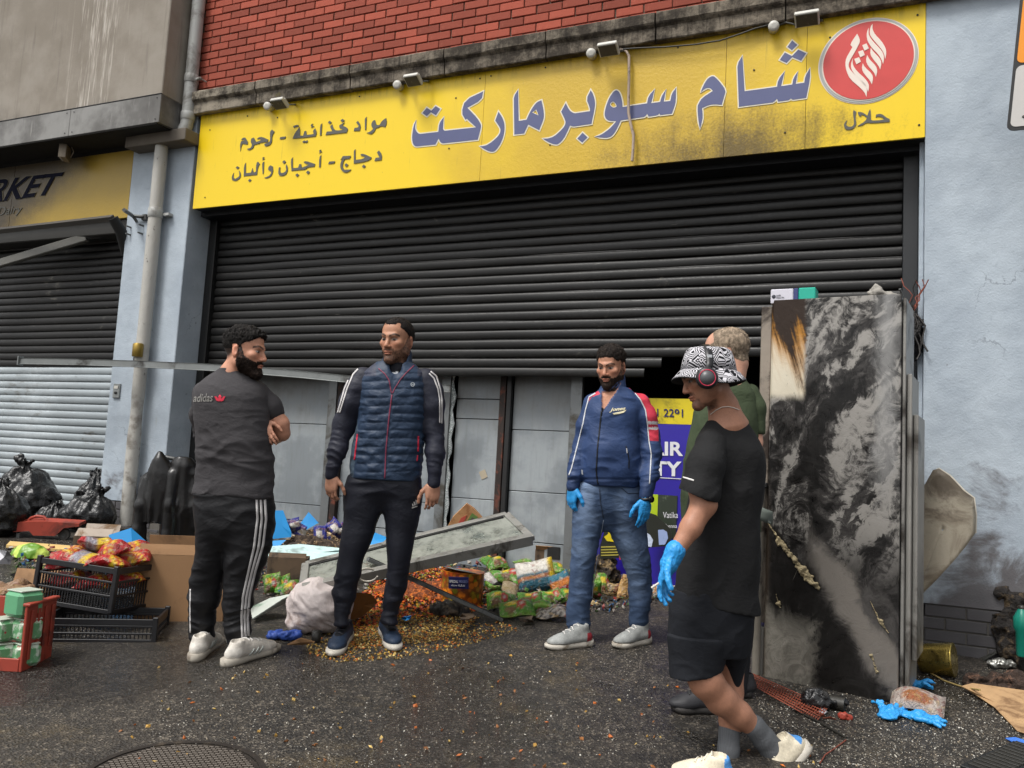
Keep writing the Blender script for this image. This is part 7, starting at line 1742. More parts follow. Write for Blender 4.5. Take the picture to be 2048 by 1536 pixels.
# red snack packets heaped in the crate
ex_ = ca2; eyb = np.cross(EZ, ex_); base = cb0+EZ*.0; rg = random.Random(11)
sp = [(.10, .10, .20, .5, .6), (.25, .08, .21, -.2, .3), (.40, .10, .20, .3, -.2), (.14, .24, .23, .9, .4), (.30, .22, .255, -.3, .5), (.44, .24, .22, .5, .2), (.18, .36, .23, 1.2, .2), (.34, .36, .25, .2, .4), (.22, .18, .29, .7, -.2), (.36, .15, .27, -.6, .5), (.12, .12, .09, .2, .2), (.30, .10, .08, .4, .1), (.42, .2, .10, 1., .1)]
SNK = ['red snack packet at the pillar-side front corner of the crate', 'snack packet with clear window and yellow end over the crate front', 'red snack packet at the carton-side front corner of the crate', 'red snack packet halfway back on the pillar side of the crate', 'red snack packet in the middle of the crate heap', 'red snack packet halfway back on the carton side of the crate', 'red snack packet at the back pillar-side corner of the crate', 'red snack packet at the back of the crate near the carton', 'snack packet with clear window topping the crate heap', 'red snack packet topping the crate heap beside the windowed one', 'red snack packet low in the crate seen through its front bars', 'red snack packet behind the middle of the crate front bars', 'red snack packet low at the carton end seen through the bars']
for i, (x, y, z, a, t_) in enumerate(sp):
    c = base+ex_*x+eyb*y+EZ*(z+.05); e1 = ex_*math.cos(a)+eyb*math.sin(a); e2 = -ex_*math.sin(a)+eyb*math.cos(a)+EZ*t_
    packet('snack_packet', SNK[i], 'packet', c, e1, e2, (.19, .15), c_redy if i in (1, 8) else c_red, 'red snack packets in the crate', 30+i)
# cartons at left edge and front
card_box('large_carton', 'closed plain brown carton standing beside the striped track trousers', G(264, 1243), unit(G(392, 1243)-G(264, 1243)), (.50, .30, .385), CARD, ((1, .42, 1.9), (-1, .6, 1.7)))
card_box('produce_carton', 'open brown carton of dried goods at the picture edge', G(-60, 1243), unit(ER+ED*-.05), (.36, .35, .17), CARD, ((-1, .5, 1.2),))
for i, (u, v) in enumerate(((5, 1178), (-18, 1184), (18, 1186))): packet('dried_goods_packet', ['brown packet in the middle of the open carton', 'brown packet at the picture edge in the open carton', 'brown packet at the red crate side of the open carton'][i], 'packet', G(u, v, .20)+ED*.12, ER, ED+EZ*.2, (.14, .11), lambda u_, r: np.tile(np.array(srgb('8a6a4e')), (len(u_), 1))*(1+.5*(r.random(len(u_))-.5))[:, None], 'packets in the open carton', 60+i)
rc_ = empty('red_crate', 'red plastic crate of green wrapped tubs at the picture edge', 'crate', loc=tuple(G(42, 1345))); rax = unit(G(40, 1342)-G(-40, 1352)); rc_.rotation_euler = (0, 0, .42)
MB().box((-.40, 0, 0), (-.015, .012, .06), 0, .003).build('front_side', REDP, rc_); MB().box((-.014, 0, 0), (.0, .26, .30), 0, .004).build('end_side', REDP, rc_); MB().box((-.40, .249, 0), (-.015, .26, .30), 0, .003).build('back_side', REDP, rc_); MB().box((-.40, .013, .002), (-.015, .248, .01)).build('base', REDP, rc_)
MB().box((-.024, -.004, .301), (.012, .265, .315), 0, .004).build('rim', REDP, rc_)
for i in range(4): MB().box((.001, .03+i*.06, .05+.03*(i % 2)), (.008, .05+i*.06, .28), 0, .002).build('rib', REDP, rc_)
k = Mat('floral wrap'); v1 = k.voro(38); c = k.mix(srgb('5f9468'), srgb('b9c4b4'), k.noise(30, 4, .6).ss(.45, .6)); c = k.mix(c, srgb('a3263a'), v1.ss(.22, .16)); MAT_FLORAL = k.set(c, .35, 0, k.bump(k.noise(40, 4, .6), .3, .01), .5)
MAT_TUBG = M('green tub', srgb('5c9a72'), .35, var=.15, scale=9, bump=.2)
for i, (u, v, h, s_, mt) in enumerate(((-44, 0, .015, .11, MAT_FLORAL), (8, 0, .015, .11, MAT_FLORAL), (-42, 0, .128, .11, MAT_FLORAL), (9, 0, .128, .11, MAT_FLORAL), (-8, 0, .242, .13, MAT_TUBG))):
    g = G(u, 1346, 0)+ED*.06; g[2] += h; t = empty('wrapped_tub', ['lower floral wrapped tub at the very picture edge', 'lower floral wrapped tub against the red crate end', 'middle floral wrapped tub at the very picture edge', 'middle floral wrapped tub against the red crate end', 'plain green wrapped tub on top in the red crate'][i], 'tub', 'tubs in the red crate' if i < 4 else None, tuple(g)); t.rotation_euler = (.0, 0, -.35+.25*i*(.5 if i < 4 else .3))
    MB().box((-s_/2, 0, 0), (s_/2, s_, s_*.92), 0, .018).build('tub', mt, t); MB().box((-s_/2+.01, .01, s_*.92), (s_/2-.01, s_-.01, s_*.92+.006), 0, .002).build('lid', M('pale wrap', srgb('b3bcae'), .4, var=.2, scale=12), t)

# ------------------------------------------------------------------ leather jackets on the post
MAT_LEATHER = M('black leather', srgb('111010'), .34, var=.3, scale=9, bump=.25, bscale=30, bdist=.008)
Zj = Zg(330, 1128); lj = Person.__new__(Person); lj.Z = Zj; lj.s = Zj/F_PX
def leather(name, label, rows, sleeves, seed, d=0.0):
    F = Field(.009); F.loft(lj.keys([(v, a, b, d, r) for v, a, b, r in rows], .1), ER, .03)
    for sl_ in sleeves: F.chain(lj.chain(sl_, d), .025)
    P, Q = F.mesh(1); N = vnormals(P, Q); uv = topx(P); a = np.arctan2((P-P.mean(0))@ER, (P-P.mean(0))@ED)
    P = P+N*(.016*(.5-np.abs(vnoise(np.stack([a*2.2, P[:, 2]*2.5+seed, a*0], 1), seed))*1.6)*sst(uv[:, 1], 905, 960)+.007*(.5-np.abs(vnoise(P*np.array([13, 13, 5]), seed+2))*1.6))[:, None]
    t = fast_mesh(name, P, Q, MAT_LEATHER); return tag(t, label, 'jacket', 'leather jackets on the post')
leather('leather_jacket', 'black leather jacket hung by its collar, peaked at the top', [(903, 316, 324, .02), (920, 307, 338, .06), (945, 295, 350, .08), (980, 284, 356, .09), (1015, 277, 352, .10), (1045, 280, 345, .10)], [[(292, 960, 13), (283, 1010, 14, -.03), (278, 1060, 14, -.05), (279, 1112, 13, -.05)]], 4)
leather('leather_jacket', 'black leather jacket slung over the post next to the peaked one', [(914, 350, 382, .05), (930, 340, 394, .08), (970, 334, 398, .09), (1010, 332, 398, .10), (1050, 338, 396, .10), (1085, 345, 394, .09)], [[(345, 950, 14, -.05), (342, 1010, 15, -.08), (337, 1070, 14, -.09), (335, 1114, 13, -.09)], [(388, 950, 12, -.02), (392, 1010, 12, -.03), (390, 1050, 11, -.03)]], 8, .03)
pst = empty('clothes_post', 'steel post carrying the leather jackets', 'post'); g = lj.p(340, 1000, .03); gq = np.array([g[0], g[1], gz(g[0], g[1])])
MB().tube([gq, g+EZ*.2], .02, 10).build('upright', MAT_DULLGALV, pst); MB().tube([lj.p(318, 912, .03), lj.p(372, 922, .05)], .015, 8).build('crossbar', MAT_DULLGALV, pst); MB().box(gq-np.array([.12, .12, 0]), gq+np.array([.12, .12, .015]), 0, .003).build('foot', MAT_DULLGALV, pst)

# ------------------------------------------------------------------ the heap in the middle
def Zh(u, v, h=0.0): return Zof(G(u, v, h))
# pale board and blue card pieces
flat_piece('pale_board', 'pale cyan insulation board strewn with nuts', 'board', [(505, 1112, .10), (520, 1094, .16), (600, 1088, .18), (700, 1098, .18), (770, 1085, .20), (760, 1104, .16), (690, 1118, .14), (618, 1132, .12), (606, 1112, .12)], PALEB, .03)
def blue_bit(pts, label, Z): return stand_piece('blue_card_piece', label, 'card piece', pts, BLUEC, Z, .006, 'torn blue card pieces in the heap')
blue_bit([(545, 1021, .05), (566, 1021, .05), (583, 1066, 0), (582, 1074, 0), (545, 1078, 0)], 'upright blue card piece right beside the striped trouser leg', Zg(560, 1120)); blue_bit([(540, 1082, -.02), (572, 1080, .0), (545, 1105, -.1), (538, 1105, -.1)], 'flat blue card flap under the upright piece by the trouser leg', Zg(555, 1125))
blue_bit([(600, 1048, 0), (617, 1024, .05), (637, 1046, .02), (608, 1062, -.03)], 'blue card diamond sticking up from the nut heap', Zg(620, 1110)); blue_bit([(668, 1062, 0), (692, 1042, .05), (700, 1070, .0), (684, 1073, -.02)], 'small blue card triangle at the knee of the man in the gilet', Zg(690, 1110)); blue_bit([(728, 1090, -.05), (742, 1062, .05), (775, 1075, .05), (765, 1085, -.02), (745, 1091, -.05)], 'blue card piece lying between the legs of the man in the gilet', Zg(750, 1120))
# heap of nuts and char as one mass
def scatter(name, label, cat, regions, n, size, cols, seed, kind='stuff', flat=.5, heap=None):
    rgn = np.random.default_rng(seed); V = []; Fq = []; C_ = []
    tmpl = np.array([(1, 0, 0), (0, 1, 0), (-1, 0, 0), (0, -1, 0), (0, 0, 1), (0, 0, -1)], float); tf = np.array([(0, 1, 4), (1, 2, 4), (2, 3, 4), (3, 0, 4), (1, 0, 5), (2, 1, 5), (3, 2, 5), (0, 3, 5)])
    b = 0
    for poly, share in regions:
        k_ = int(n*share); xs = np.array(poly); lo, hi = xs.min(0), xs.max(0); got = []
        while len(got) < k_:
            q = rgn.uniform(lo, hi, (k_*3, 2)); q = q[inpoly(q, poly)]; got += q.tolist()
        for (u, v) in got[:k_]:
            g = G(u, v); hh = heap(u, v, rgn) if heap else 0.0; g = g+EZ*(hh+.003); s_ = size*rgn.uniform(.5, 1.5)
            A = rgn.normal(size=(3, 3)); A, _ = np.linalg.qr(A); sc_ = s_*np.array([1, rgn.uniform(.4, .9), rgn.uniform(.25, flat+.25)]); p = (tmpl*sc_)@A; p[:, 2] *= .8
            V.append(p+g); Fq.append(tf+b); b += 6; C_.append(np.tile(cols[rgn.integers(len(cols))]*rgn.uniform(.6, 1.15), (6, 1)))
    o = fast_mesh(name, np.concatenate(V), np.concatenate(Fq), MAT_BITS, None, np.clip(np.concatenate(C_), 0, 1), False); return tag(o, label, cat, None, kind)
k = Mat('loose bits'); MAT_BITS = k.set(k.vcol(), .5, 0, None, .45)
CC = lambda *h: [np.array(srgb(q)) for q in h]
def heap_h(u, v, r): return max(0.0, .20*math.exp(-(((u-630)/60)**2+((v-1112)/34)**2)))*r.uniform(.6, 1.05)
scatter('nut_heap', 'heap of charred nuts and scraps behind the two men', 'nuts', [([(555, 1120), (570, 1092), (620, 1080), (700, 1090), (760, 1110), (720, 1140), (640, 1150), (580, 1145)], 1.0)], 5200, .011, CC('c9ad86', 'a98c66', '6b543c', '3a2e24', '1d1815', 'd8c09a', '8a6a4a'), 4, heap=heap_h)
F = Field(.014); gg = G(632, 1122); F.ell(gg+EZ*.0, (.34, .26, .17), np.stack([ER, ED, EZ]), .05); F.ell(gg-ER*.12+EZ*.05, (.16, .14, .14), np.stack([ER, ED, EZ]), .05)
tag(blob('char_mound', F, M('charred crumbs', srgb('3b2f26'), .9, var=.6, scale=30, col2=srgb('9c8060'), f2=.35, bump=1.0, bscale=45, bdist=.03), .05, 11, 5), 'blackened mound of burnt food under the nuts', 'burnt food', None, 'stuff')
def c_navy(u, r):
    c = np.tile(np.array(srgb('1f2378')), (len(u), 1)); c[(np.abs(u[:, 0]) < .5) & (u[:, 1] < .1)] = WHT_; c[u[:, 1] > .8] = np.array(srgb('5a5ea8')); return c
for i, (u, v, h, a) in enumerate(((652, 1090, .16, .4), (600, 1060, .22, 1.2), (588, 1050, .22, 1.9), (668, 1052, .24, .9), (680, 1062, .2, 2.2), (640, 1066, .2, .2))):
    packet('biscuit_packet', ['dark blue biscuit packet lying open in the middle of the nuts', 'blue biscuit packet left of the blue card diamond', 'blue biscuit packet beside the upright blue card piece', 'blue biscuit packet upright next to the burnt fridge post', 'blue biscuit packet by the small blue triangle', 'blue biscuit packet below the blue card diamond point'][i], 'packet', J(u, v, Zg(u, 1118)-.02*i*0), ER*math.cos(a)+EZ*math.sin(a), -ER*math.sin(a)+EZ*math.cos(a)+ED*.5, (.11, .13), c_navy, 'blue biscuit packets in the heap', 80+i)
card_box('collapsed_carton', 'collapsed brown carton on its side under the pale board', G(530, 1186), unit(ER+ED*.1), (.26, .20, .24), CARD_D, ((1, .4, 2.2),))
for i, (u, v) in enumerate(((545, 1166), (566, 1170))): packet('noodle_packet', ['food packet in the collapsed carton nearest the trouser stripes', 'food packet in the collapsed carton nearest the glass door'][i], 'packet', J(u, v, Zg(u, 1192)), ER+EZ*.3, EZ+ED*.3, (.12, .13), c_green, 'packets in the collapsed carton', 90+i)
flat_piece('white_print_board', 'flattened white printed carton propped by the white sack', 'carton', [(500, 1215, .04), (540, 1196, .10), (600, 1184, .17), (622, 1170, .22), (618, 1180, .18), (570, 1205, .08), (505, 1237, .03)], M('white printed card', srgb('b4bab2'), .6, var=.15, scale=8, col2=srgb('5d8a6a'), f2=.15), .006)
# fallen glazed fridge door
TL, TR, BR, BL = J(612, 1130, 5.30), J(1013, 1030, 5.66), J(1063, 1078, 5.36), J(606, 1180, 4.98)
fd = empty('fallen_glass_door', 'fallen aluminium-framed glass fridge door lying across the heap', 'door')
e1 = unit(TR-TL); e2 = unit(TL-BL); nn = np.cross(e1, e2); nn = nn if nn[2] > 0 else -nn
def bar(a, b, w_, h_, nm, mt): 
    e = unit(b-a); s_ = np.cross(nn, e); return MB().obox((a+b)/2, [e, s_, nn], (np.linalg.norm(b-a)/2, w_, h_), 0, .003).build(nm, mt, fd)
bar(TL, TR, .022, .018, 'top_rail', ALU); bar(BL, BR, .026, .034, 'bottom_rail', ALU); bar(TR, BR, .024, .017, 'end_rail', ALU); bar(TL, BL, .024, .019, 'end_rail', ALU)
k = Mat('dirty glass'); gn = k.noise(7, 7, .7); k.t.nodes.remove(k.b); gl = k.t.nodes.new('ShaderNodeBsdfGlass'); gl.inputs['Roughness'].default_value = .05; gl.inputs['IOR'].default_value = 1.1; gl.inputs['Color'].default_value = (.75, .80, .78, 1); df = k.t.nodes.new('ShaderNodeBsdfPrincipled'); df.inputs['Base Color'].default_value = (*srgb('8d9088'), 1); df.inputs['Roughness'].default_value = .25; mx = k.t.nodes.new('ShaderNodeMixShader'); f_ = gn.ss(.25, .6); k.t.links.new(f_.k, mx.inputs[0]); k.t.links.new(gl.outputs[0], mx.inputs[1]); k.t.links.new(df.outputs[0], mx.inputs[2]); k.t.links.new(mx.outputs[0], k.o.inputs[0])
MAT_DIRTYGLASS = k.m
ins = lambda p, q, f: p+(q-p)*f
gp = [ins(TL, BR, .012), ins(TR, BL, .012), ins(BR, TL, .012), ins(BL, TR, .012)]
fix_normals(MB().prism([p-nn*.004 for p in gp], nn*.006).build('pane', MAT_DIRTYGLASS, fd))
bar(ins(TL, TR, .02)-e2*.03-nn*.0, ins(TR, TL, .02)-e2*.03, .006, .012, 'gasket', MAT_BLACK)
# loose bar across the heap
ms = empty('loose_metal_strip', 'dark metal strip lying diagonally over the spilled vegetables', 'strip'); a, b = J(735, 1118, 5.15), G(1003, 1240, .015); e = unit(b-a); s_ = unit(np.cross(EZ, e)); MB().obox((a+b)/2, [e, s_, np.cross(e, s_)], (np.linalg.norm(b-a)/2, .028, .012), 0, .003).build('strip', MAT_DULLGALV, ms); MB().obox((a+b)/2+EZ*.013, [e, s_, np.cross(e, s_)], (np.linalg.norm(b-a)/2-.01, .016, .004), 0, .001).build('groove', MAT_BLACK, ms)
# pickle tin
k = Mat('pickle print'); v1 = k.voro(26, out='Color'); vd = k.voro(26); c = k.ramp(v1, [(.0, srgb('c2561a')), (.35, srgb('d9851c')), (.6, srgb('a83a18')), (.8, srgb('8d8f22')), (1, srgb('c9a01e'))]); c = k.mix(c, srgb('54220f'), vd.ss(.42, .62)*.7); MAT_PICKLE = k.set(c, .35, .0, None, .5)
pt_ = empty('pickle_tin', 'large split tin printed with pickled vegetables, reading SPECIAL', 'tin'); tc = G(922, 1206); tw = (965-880)/2*Zof(tc)/F_PX; th_ = 62*Zof(tc)/F_PX
MB().lathe(tc+EZ*.004, (0.02, 0, 1), [(0, tw*.98), (.006, tw), (th_*.5, tw*1.0), (th_-.008, tw), (th_, tw*1.02)], 32).build('tin_body', MAT_PICKLE, pt_); MB().lathe(tc+EZ*(th_+.004), (0.1, 0.15, 1), [(0, tw*.95), (.004, tw*1.0), (.006, tw*.6)], 32).build('lid', MAT_DULLGALV, pt_)
tv = tc-FWD*tw*1.0
def tinq(u0, u1, v0, v1, d): return [J(u0, v1, Zof(tc)-tw-d), J(u1, v1+1, Zof(tc)-tw-d), J(u1, v0+1, Zof(tc)-tw-d), J(u0, v0, Zof(tc)-tw-d)]
lq = tinq(897, 937, 1154, 1177, .004); MB().prism(lq[::-1], FWD*.012).build('label_panel', M('navy label', srgb('1a1f52'), .4), pt_); text_on('label_text', 'SPECIAL', tinq(899, 916, 1160, 1165, .008), WHT, pt_, .02, back=FWD); text_on('label_text', 'MIXED', tinq(918, 935, 1160.5, 1165.5, .008), M('grey label ink', srgb('6a6f98'), .5), pt_, .02, back=FWD)
def atx(s__): return ''.join(s__)
text_on('label_text', '\ufea9\ufee0\ufe8e\ufef4\ufea8\ufee3 \ufe94\ufee0\ufef4\ufedc\ufeb8\ufe97', tinq(902, 930, 1168, 1173, .008), WHT, pt_, .0, back=FWD)
# spilled vegetables and crumbs
veg = [([(700, 1215), (760, 1150), (830, 1135), (900, 1140), (960, 1170), (990, 1215), (900, 1235), (800, 1240), (720, 1262), (690, 1250)], .55), ([(840, 1138), (900, 1136), (910, 1160), (850, 1165)], .08), ([(690, 1265), (760, 1240), (860, 1230), (960, 1235), (930, 1262), (860, 1285), (780, 1290), (710, 1300), (670, 1295)], .30), ([(610, 1285), (640, 1262), (720, 1262), (820, 1275), (1000, 1240), (1040, 1262), (900, 1300), (800, 1318), (680, 1326), (620, 1310)], .14)]
def veg_h(u, v, r): return max(0.0, .10*math.exp(-(((u-850)/90)**2+((v-1178)/30)**2)))*r.uniform(.5, 1.1)
scatter('spilled_vegetables', 'chopped orange and yellow pickled vegetables spilled over the ground', 'vegetables', veg[:2], 6000, .013, CC('c8501a', 'd96a1c', 'a03a14', 'c98a22', '8f7a1e', '5e2a14', '3a2214'), 6, heap=veg_h)
scatter('vegetable_crumbs', 'fine yellow vegetable crumbs trodden round the trainers', 'crumbs', veg[2:], 9500, .0080, CC('a8863a', '8a6a2a', 'c09a4a', '6b5226', 'b8641e', '4a3a22', 'd0b878'), 7)
F = Field(.014); gg = G(850, 1190); F.ell(gg, (.36, .26, .09), np.stack([ER, ED, EZ]), .05); tag(blob('vegetable_mound', F, M('vegetable mush', srgb('6b3413'), .8, var=.6, scale=40, col2=srgb('c2661c'), f2=.5, bump=1.0, bscale=50, bdist=.02), .03, 14, 5), 'low dark mound under the spilled vegetables', 'vegetables', None, 'stuff')
F = Field(.01); gg = G(895, 1228); F.ell(gg+EZ*.03, (.12, .08, .05), np.stack([ER, ED, EZ]), .04); F.ell(gg+ER*.1+EZ*.02, (.08, .05, .03), np.stack([ER, ED, EZ]), .04); tag(blob('burnt_rag', F, M('burnt plastic scraps', srgb('2b2521'), .6, var=.6, scale=24, col2=srgb('6b5e50'), f2=.4), .04, 16, 7), 'blackened crumpled scrap below the metal strip', 'rag')
# white sack, card
MAT_SACK = M('white woven sack', srgb('bdb2af'), .55, var=.18, scale=8, col2=srgb('8d7a72'), f2=.3, bump=.5, bscale=30, bdist=.012)
F = Field(.009); gg = G(632, 1266); Zs = Zof(gg); pk = lambda u, v, d=0: J(u, v, Zs+d)
F.ell(pk(630, 1210, .12), (.165, .20, .155), np.stack([ER, ED, EZ]), .05); F.ell(pk(660, 1215, .10), (.13, .18, .145), np.stack([ER, ED, EZ]), .05); F.ell(pk(600, 1248, .02), (.07, .09, .05), np.stack([ER, ED, EZ]), .05); F.cone(pk(600, 1250, .02), pk(590, 1262, -.02), .04, .02, .04)
P, Q = F.mesh(1); N = vnormals(P, Q); P = P+N*(.012*(.5-np.abs(vnoise(P*np.array([7, 7, 11]), 4))*1.5)+.010*(.5-np.abs(vnoise((P@np.array([[.8, 0, .6], [0, 1, 0], [-.6, 0, .8]]))*np.array([9, 9, 40]), 9))*1.6)+.006*(.5-np.abs(vnoise(P*np.array([14, 14, 30]), 6))*1.5))[:, None]; P[:, 2] = np.maximum(P[:, 2], 0.02-.031*P[:, 0]+.064*P[:, 1]+.001)
tag(fast_mesh('white_sack', P, Q, MAT_SACK), 'bulging white plastic sack beside the man in the gilet', 'sack')
flat_piece('torn_card_sheet', 'torn brown card sheet curling between the trainers', 'card', [(700, 1240, .02), (700, 1185, .20), (742, 1188, .19), (756, 1205, .12), (745, 1215, .10), (722, 1235, .03)], M('inner card', srgb('7d5226'), .85, var=.2, scale=8), .005)
flat_piece('torn_card_lip', 'pale folded lip of torn card by the trainers', 'card', [(698, 1243, .01), (752, 1203, .10), (748, 1214, .06), (724, 1232, .02)], CARD_L, .005)
MB_ = MB().tube([J(735+20*math.cos(t), 1150+13*math.sin(t), 4.97+.03*math.sin(t)) for t in np.linspace(.2, 2*math.pi-.9, 26)], .006, 6).build('white_hose_loop', M('white hose', srgb('b9b2a6'), .5)); tag(MB_, 'white hose loop lying on the vegetables between the legs', 'hose')
F = Field(.006); gg = G(563, 1280); 
for i in range(6): F.ell(gg+ER*(-.06+.026*i)+EZ*(.02+.008*(i % 2))+ED*.02*(i % 3), (.032, .03, .022), None, .02)
tag(blob('blue_glove_ball', F, M('dark blue nitrile', srgb('2f4fa0'), .5, var=.25, scale=24), .014, 30, 3), 'crumpled dark blue glove on the ground by the white sack', 'glove')
t = empty('black_cup', 'small black cup standing beside the white sack', 'cup'); MB().lathe(G(632, 1284), (0, 0, 1), [(0, .022), (.004, .025), (.06, .028), (.062, .025), (.05, .024)], 18).build('cup', MAT_DARKPLASTIC, t)
# paper bag behind door
pb_ = empty('printed_paper_bag', 'tan printed paper bag crumpled behind the fallen glass door', 'bag'); Zp = 5.75
MB().prism([J(u, v, Zp) for u, v in ((890, 1062), (905, 1035), (933, 1008), (948, 1018), (966, 1038), (968, 1050))][::-1], FWD*.06).build('bag', M('tan paper', srgb('b08357'), .8, var=.2, scale=9, col2=srgb('8a5a34'), f2=.3), pb_); MB().prism([J(u, v, Zp-.004) for u, v in ((912, 1056), (922, 1036), (934, 1030), (925, 1050))][::-1], FWD*.003).build('red_print', M('red print on paper', srgb('b0483a'), .7), pb_); MB().prism([J(u, v, Zp-.004) for u, v in ((927, 1054), (944, 1026), (956, 1034), (946, 1052))][::-1], FWD*.003).build('green_print', M('green print on paper', srgb('5d7a3c'), .7), pb_); MB().prism([J(u, v, Zp-.006) for u, v in ((934, 1050), (944, 1034), (950, 1038), (942, 1050))][::-1], FWD*.003).build('dark_print', MAT_GREYINK, pb_)
# torn carton and food packets at right of the heap
card_box('torn_carton', 'torn burnt brown carton lying open by the jeans', G(1068, 1150), unit(ER-ED*.15), (.27, .24, .21), CARD_D, ((1, .35, .9), (-1, .9, 1.4)), flap_mat=CARD)
flat_piece('white_bag_scrap', 'white plastic scrap sticking out of the torn carton', 'bag', [(1113, 1108, .14), (1120, 1085, .24), (1135, 1076, .27), (1150, 1090, .22), (1146, 1105, .15)], M('white film', srgb('b5b4ba'), .4, var=.2, scale=20, bump=.6, bscale=40), .01)
gp_ = 'green noodle packets in the heap'
NP = [(996, 1128, .17, .18, .15, .4, .25), (1010, 1152, .13, .24, .15, .55, .2), (1050, 1130, .17, .18, .14, 2.6, .3), (1098, 1128, .18, .17, .14, .3, .4), (1120, 1140, .14, .18, .14, 1.9, .3), (1003, 1202, .05, .20, .15, .15, .45), (1035, 1218, .05, .24, .15, .2, .3), (1085, 1216, .05, .18, .14, 2.9, .2), (1112, 1172, .10, .18, .15, .5, .4), (1060, 1198, .06, .17, .13, .1, .3), (1206, 1168, .08, .13, .17, .2, 1.2), (1186, 1180, .06, .12, .16, 2.9, 1.2), (1250, 1140, .13, .12, .15, .3, 1.3), (978, 1122, .16, .14, .12, 1.2, .4), (1162, 1150, .10, .16, .14, .8, .5)]
NPL = ['green noodle packet under the high end of the glass door', 'long green noodle packet leaning beside the pickle tin', 'green noodle packet behind the white and teal food bag', 'green noodle packet in front of the torn carton', 'green noodle packet nearest the jeans knee', 'green noodle packet at the end of the metal strip', 'large green noodle packet lowest in the front of the heap', 'green noodle packet next to the charred grey packet', 'green noodle packet between food bag and jeans shin', 'green noodle packet under the white and teal food bag', 'upright green packet framed between the jeans legs', 'upright green packet tight against the jeans shin', 'upright green packet high behind the far jeans leg', 'small green noodle packet just above the pickle tin', 'green noodle packet half behind the jeans']
for i, (u, v, h, w_, hh, a, t_) in enumerate(NP):
    c = G(u, v+18, 0)+EZ*h; e1 = ER*math.cos(a)+ED*math.sin(a)*.6+EZ*.15*math.sin(a); e2 = -ER*math.sin(a)+ED*math.cos(a)*.6+EZ*t_
    packet('noodle_packet', NPL[i], 'packet', J(u, v, Zof(c)), e1, e2, (w_, hh), c_green, gp_ if i not in (10, 11, 12) else 'green packets behind the jeans', 120+i, .30)
def c_tea(u, r):
    c = np.tile(TEAL_, (len(u), 1)); c[u[:, 1] > .0] = WHT_; c[(u[:, 1] > -.35) & (u[:, 1] < .0)] = ORG_*.8; c[(u[:, 0] > .75)] = YEL_; return c
packet('teal_food_bag', 'large white and teal food bag on top of the green packets', 'bag', J(1072, 1152, Zg(1072, 1188)), ER+EZ*.25, EZ+ED*.5-ER*.2, (.28, .24), c_tea, None, 150, .26); packet('orange_box_packet', 'orange and teal packet between food bag and jeans', 'packet', J(1122, 1168, Zg(1122, 1196)), ER+EZ*.5, EZ+ED*.4, (.16, .17), lambda u, r: np.where((u[:, 1] > .2)[:, None], TEAL_*1.3, np.where((u[:, 1] > -.3)[:, None], ORG_, RED_*.5)), None, 151, .2)
packet('burnt_packet', 'charred grey and white packet by the trainer toe', 'packet', J(1105, 1225, Zg(1105, 1240)), ER, ED+EZ*.3, (.22, .15), lambda u, r: np.where((r.random(len(u)) < .45)[:, None], np.array(srgb('8f8a84')), np.array(srgb('2e2823'))), None, 152, .25)
packet('tan_sack_packet', 'tan paper packet on the ground behind the jeans leg', 'packet', J(1252, 1178, Zg(1252, 1196)), EZ+ER*.3, ER+ED*.3, (.20, .12), lambda u, r: np.tile(np.array(srgb('b08a52')), (len(u), 1)), None, 153, .3); packet('rolled_mat', 'small coil of straw rope behind the jeans', 'rope', J(1228, 1180, Zg(1228, 1192)), ER, EZ, (.11, .10), lambda u, r: np.where((np.sin(np.hypot(u[:, 0], u[:, 1])*18) > 0)[:, None], np.array(srgb('a58a5c')), np.array(srgb('4a3a26'))), None, 154, .3)
F = Field(.01); gg = G(1205, 1180); F.ell(gg+EZ*.12, (.12, .10, .14), np.stack([ER, ED, EZ]), .05); tag(blob('burnt_food_stack', F, M('burnt food', srgb('2a211a'), .8, var=.6, scale=26, col2=srgb('8a7450'), f2=.4, bump=.9, bscale=40, bdist=.03), .05, 14, 9), 'burnt stack of food packs behind the jeans', 'burnt food')
packet('produce_bag', 'clear bag of pale produce beside the blue glove', 'bag', J(1312, 1108, Zg(1312, 1150)), ER, EZ+ED*.2, (.16, .16), lambda u, r: np.where((r.random(len(u)) < .25)[:, None], np.array(srgb('a8503a')), np.array(srgb('b9ad9c'))), None, 155, .32); packet('produce_bag', 'tan produce bag on the ground under the blue glove', 'bag', J(1330, 1182, Zg(1330, 1198)), ER, EZ+ED*.2, (.18, .09), lambda u, r: np.where((r.random(len(u)) < .4)[:, None], np.array(srgb('a9743a')), np.array(srgb('a9a49c'))), None, 156, .3)

# more of the heap: packets, card scraps and film
rg = random.Random(21)
XP = [(575, 1180, 0), (590, 1150, 1), (820, 1128, 1), (960, 1112, 0), (965, 1160, 2), (985, 1178, 0), (1020, 1180, 3), (1045, 1168, 0), (1088, 1172, 2), (1100, 1192, 0), (1075, 1140, 1), (1030, 1112, 0), (1138, 1190, 0), (1150, 1165, 3), (1222, 1150, 0), (1240, 1165, 2), (1290, 1168, 1), (1310, 1140, 3), (470, 1130, 0), (455, 1160, 2), (720, 1140, 1), (690, 1150, 0)]
WHERE = ['by the white sack', 'under the glass door end', 'under the middle of the glass door', 'behind the pickle tin', 'right of the pickle tin', 'below the long green packet', 'in the front row of the heap', 'under the teal food bag', 'beside the orange packet', 'by the jeans shin', 'behind the teal food bag', 'below the high door corner', 'touching the jeans hem', 'behind the jeans knee', 'between the jeans legs, lower', 'between the jeans legs, higher', 'behind the far jeans leg', 'below the mirror card', 'between trousers and carton, upper', 'between trousers and carton, lower', 'between the gilet man\'s knees', 'under the gilet man\'s knee']
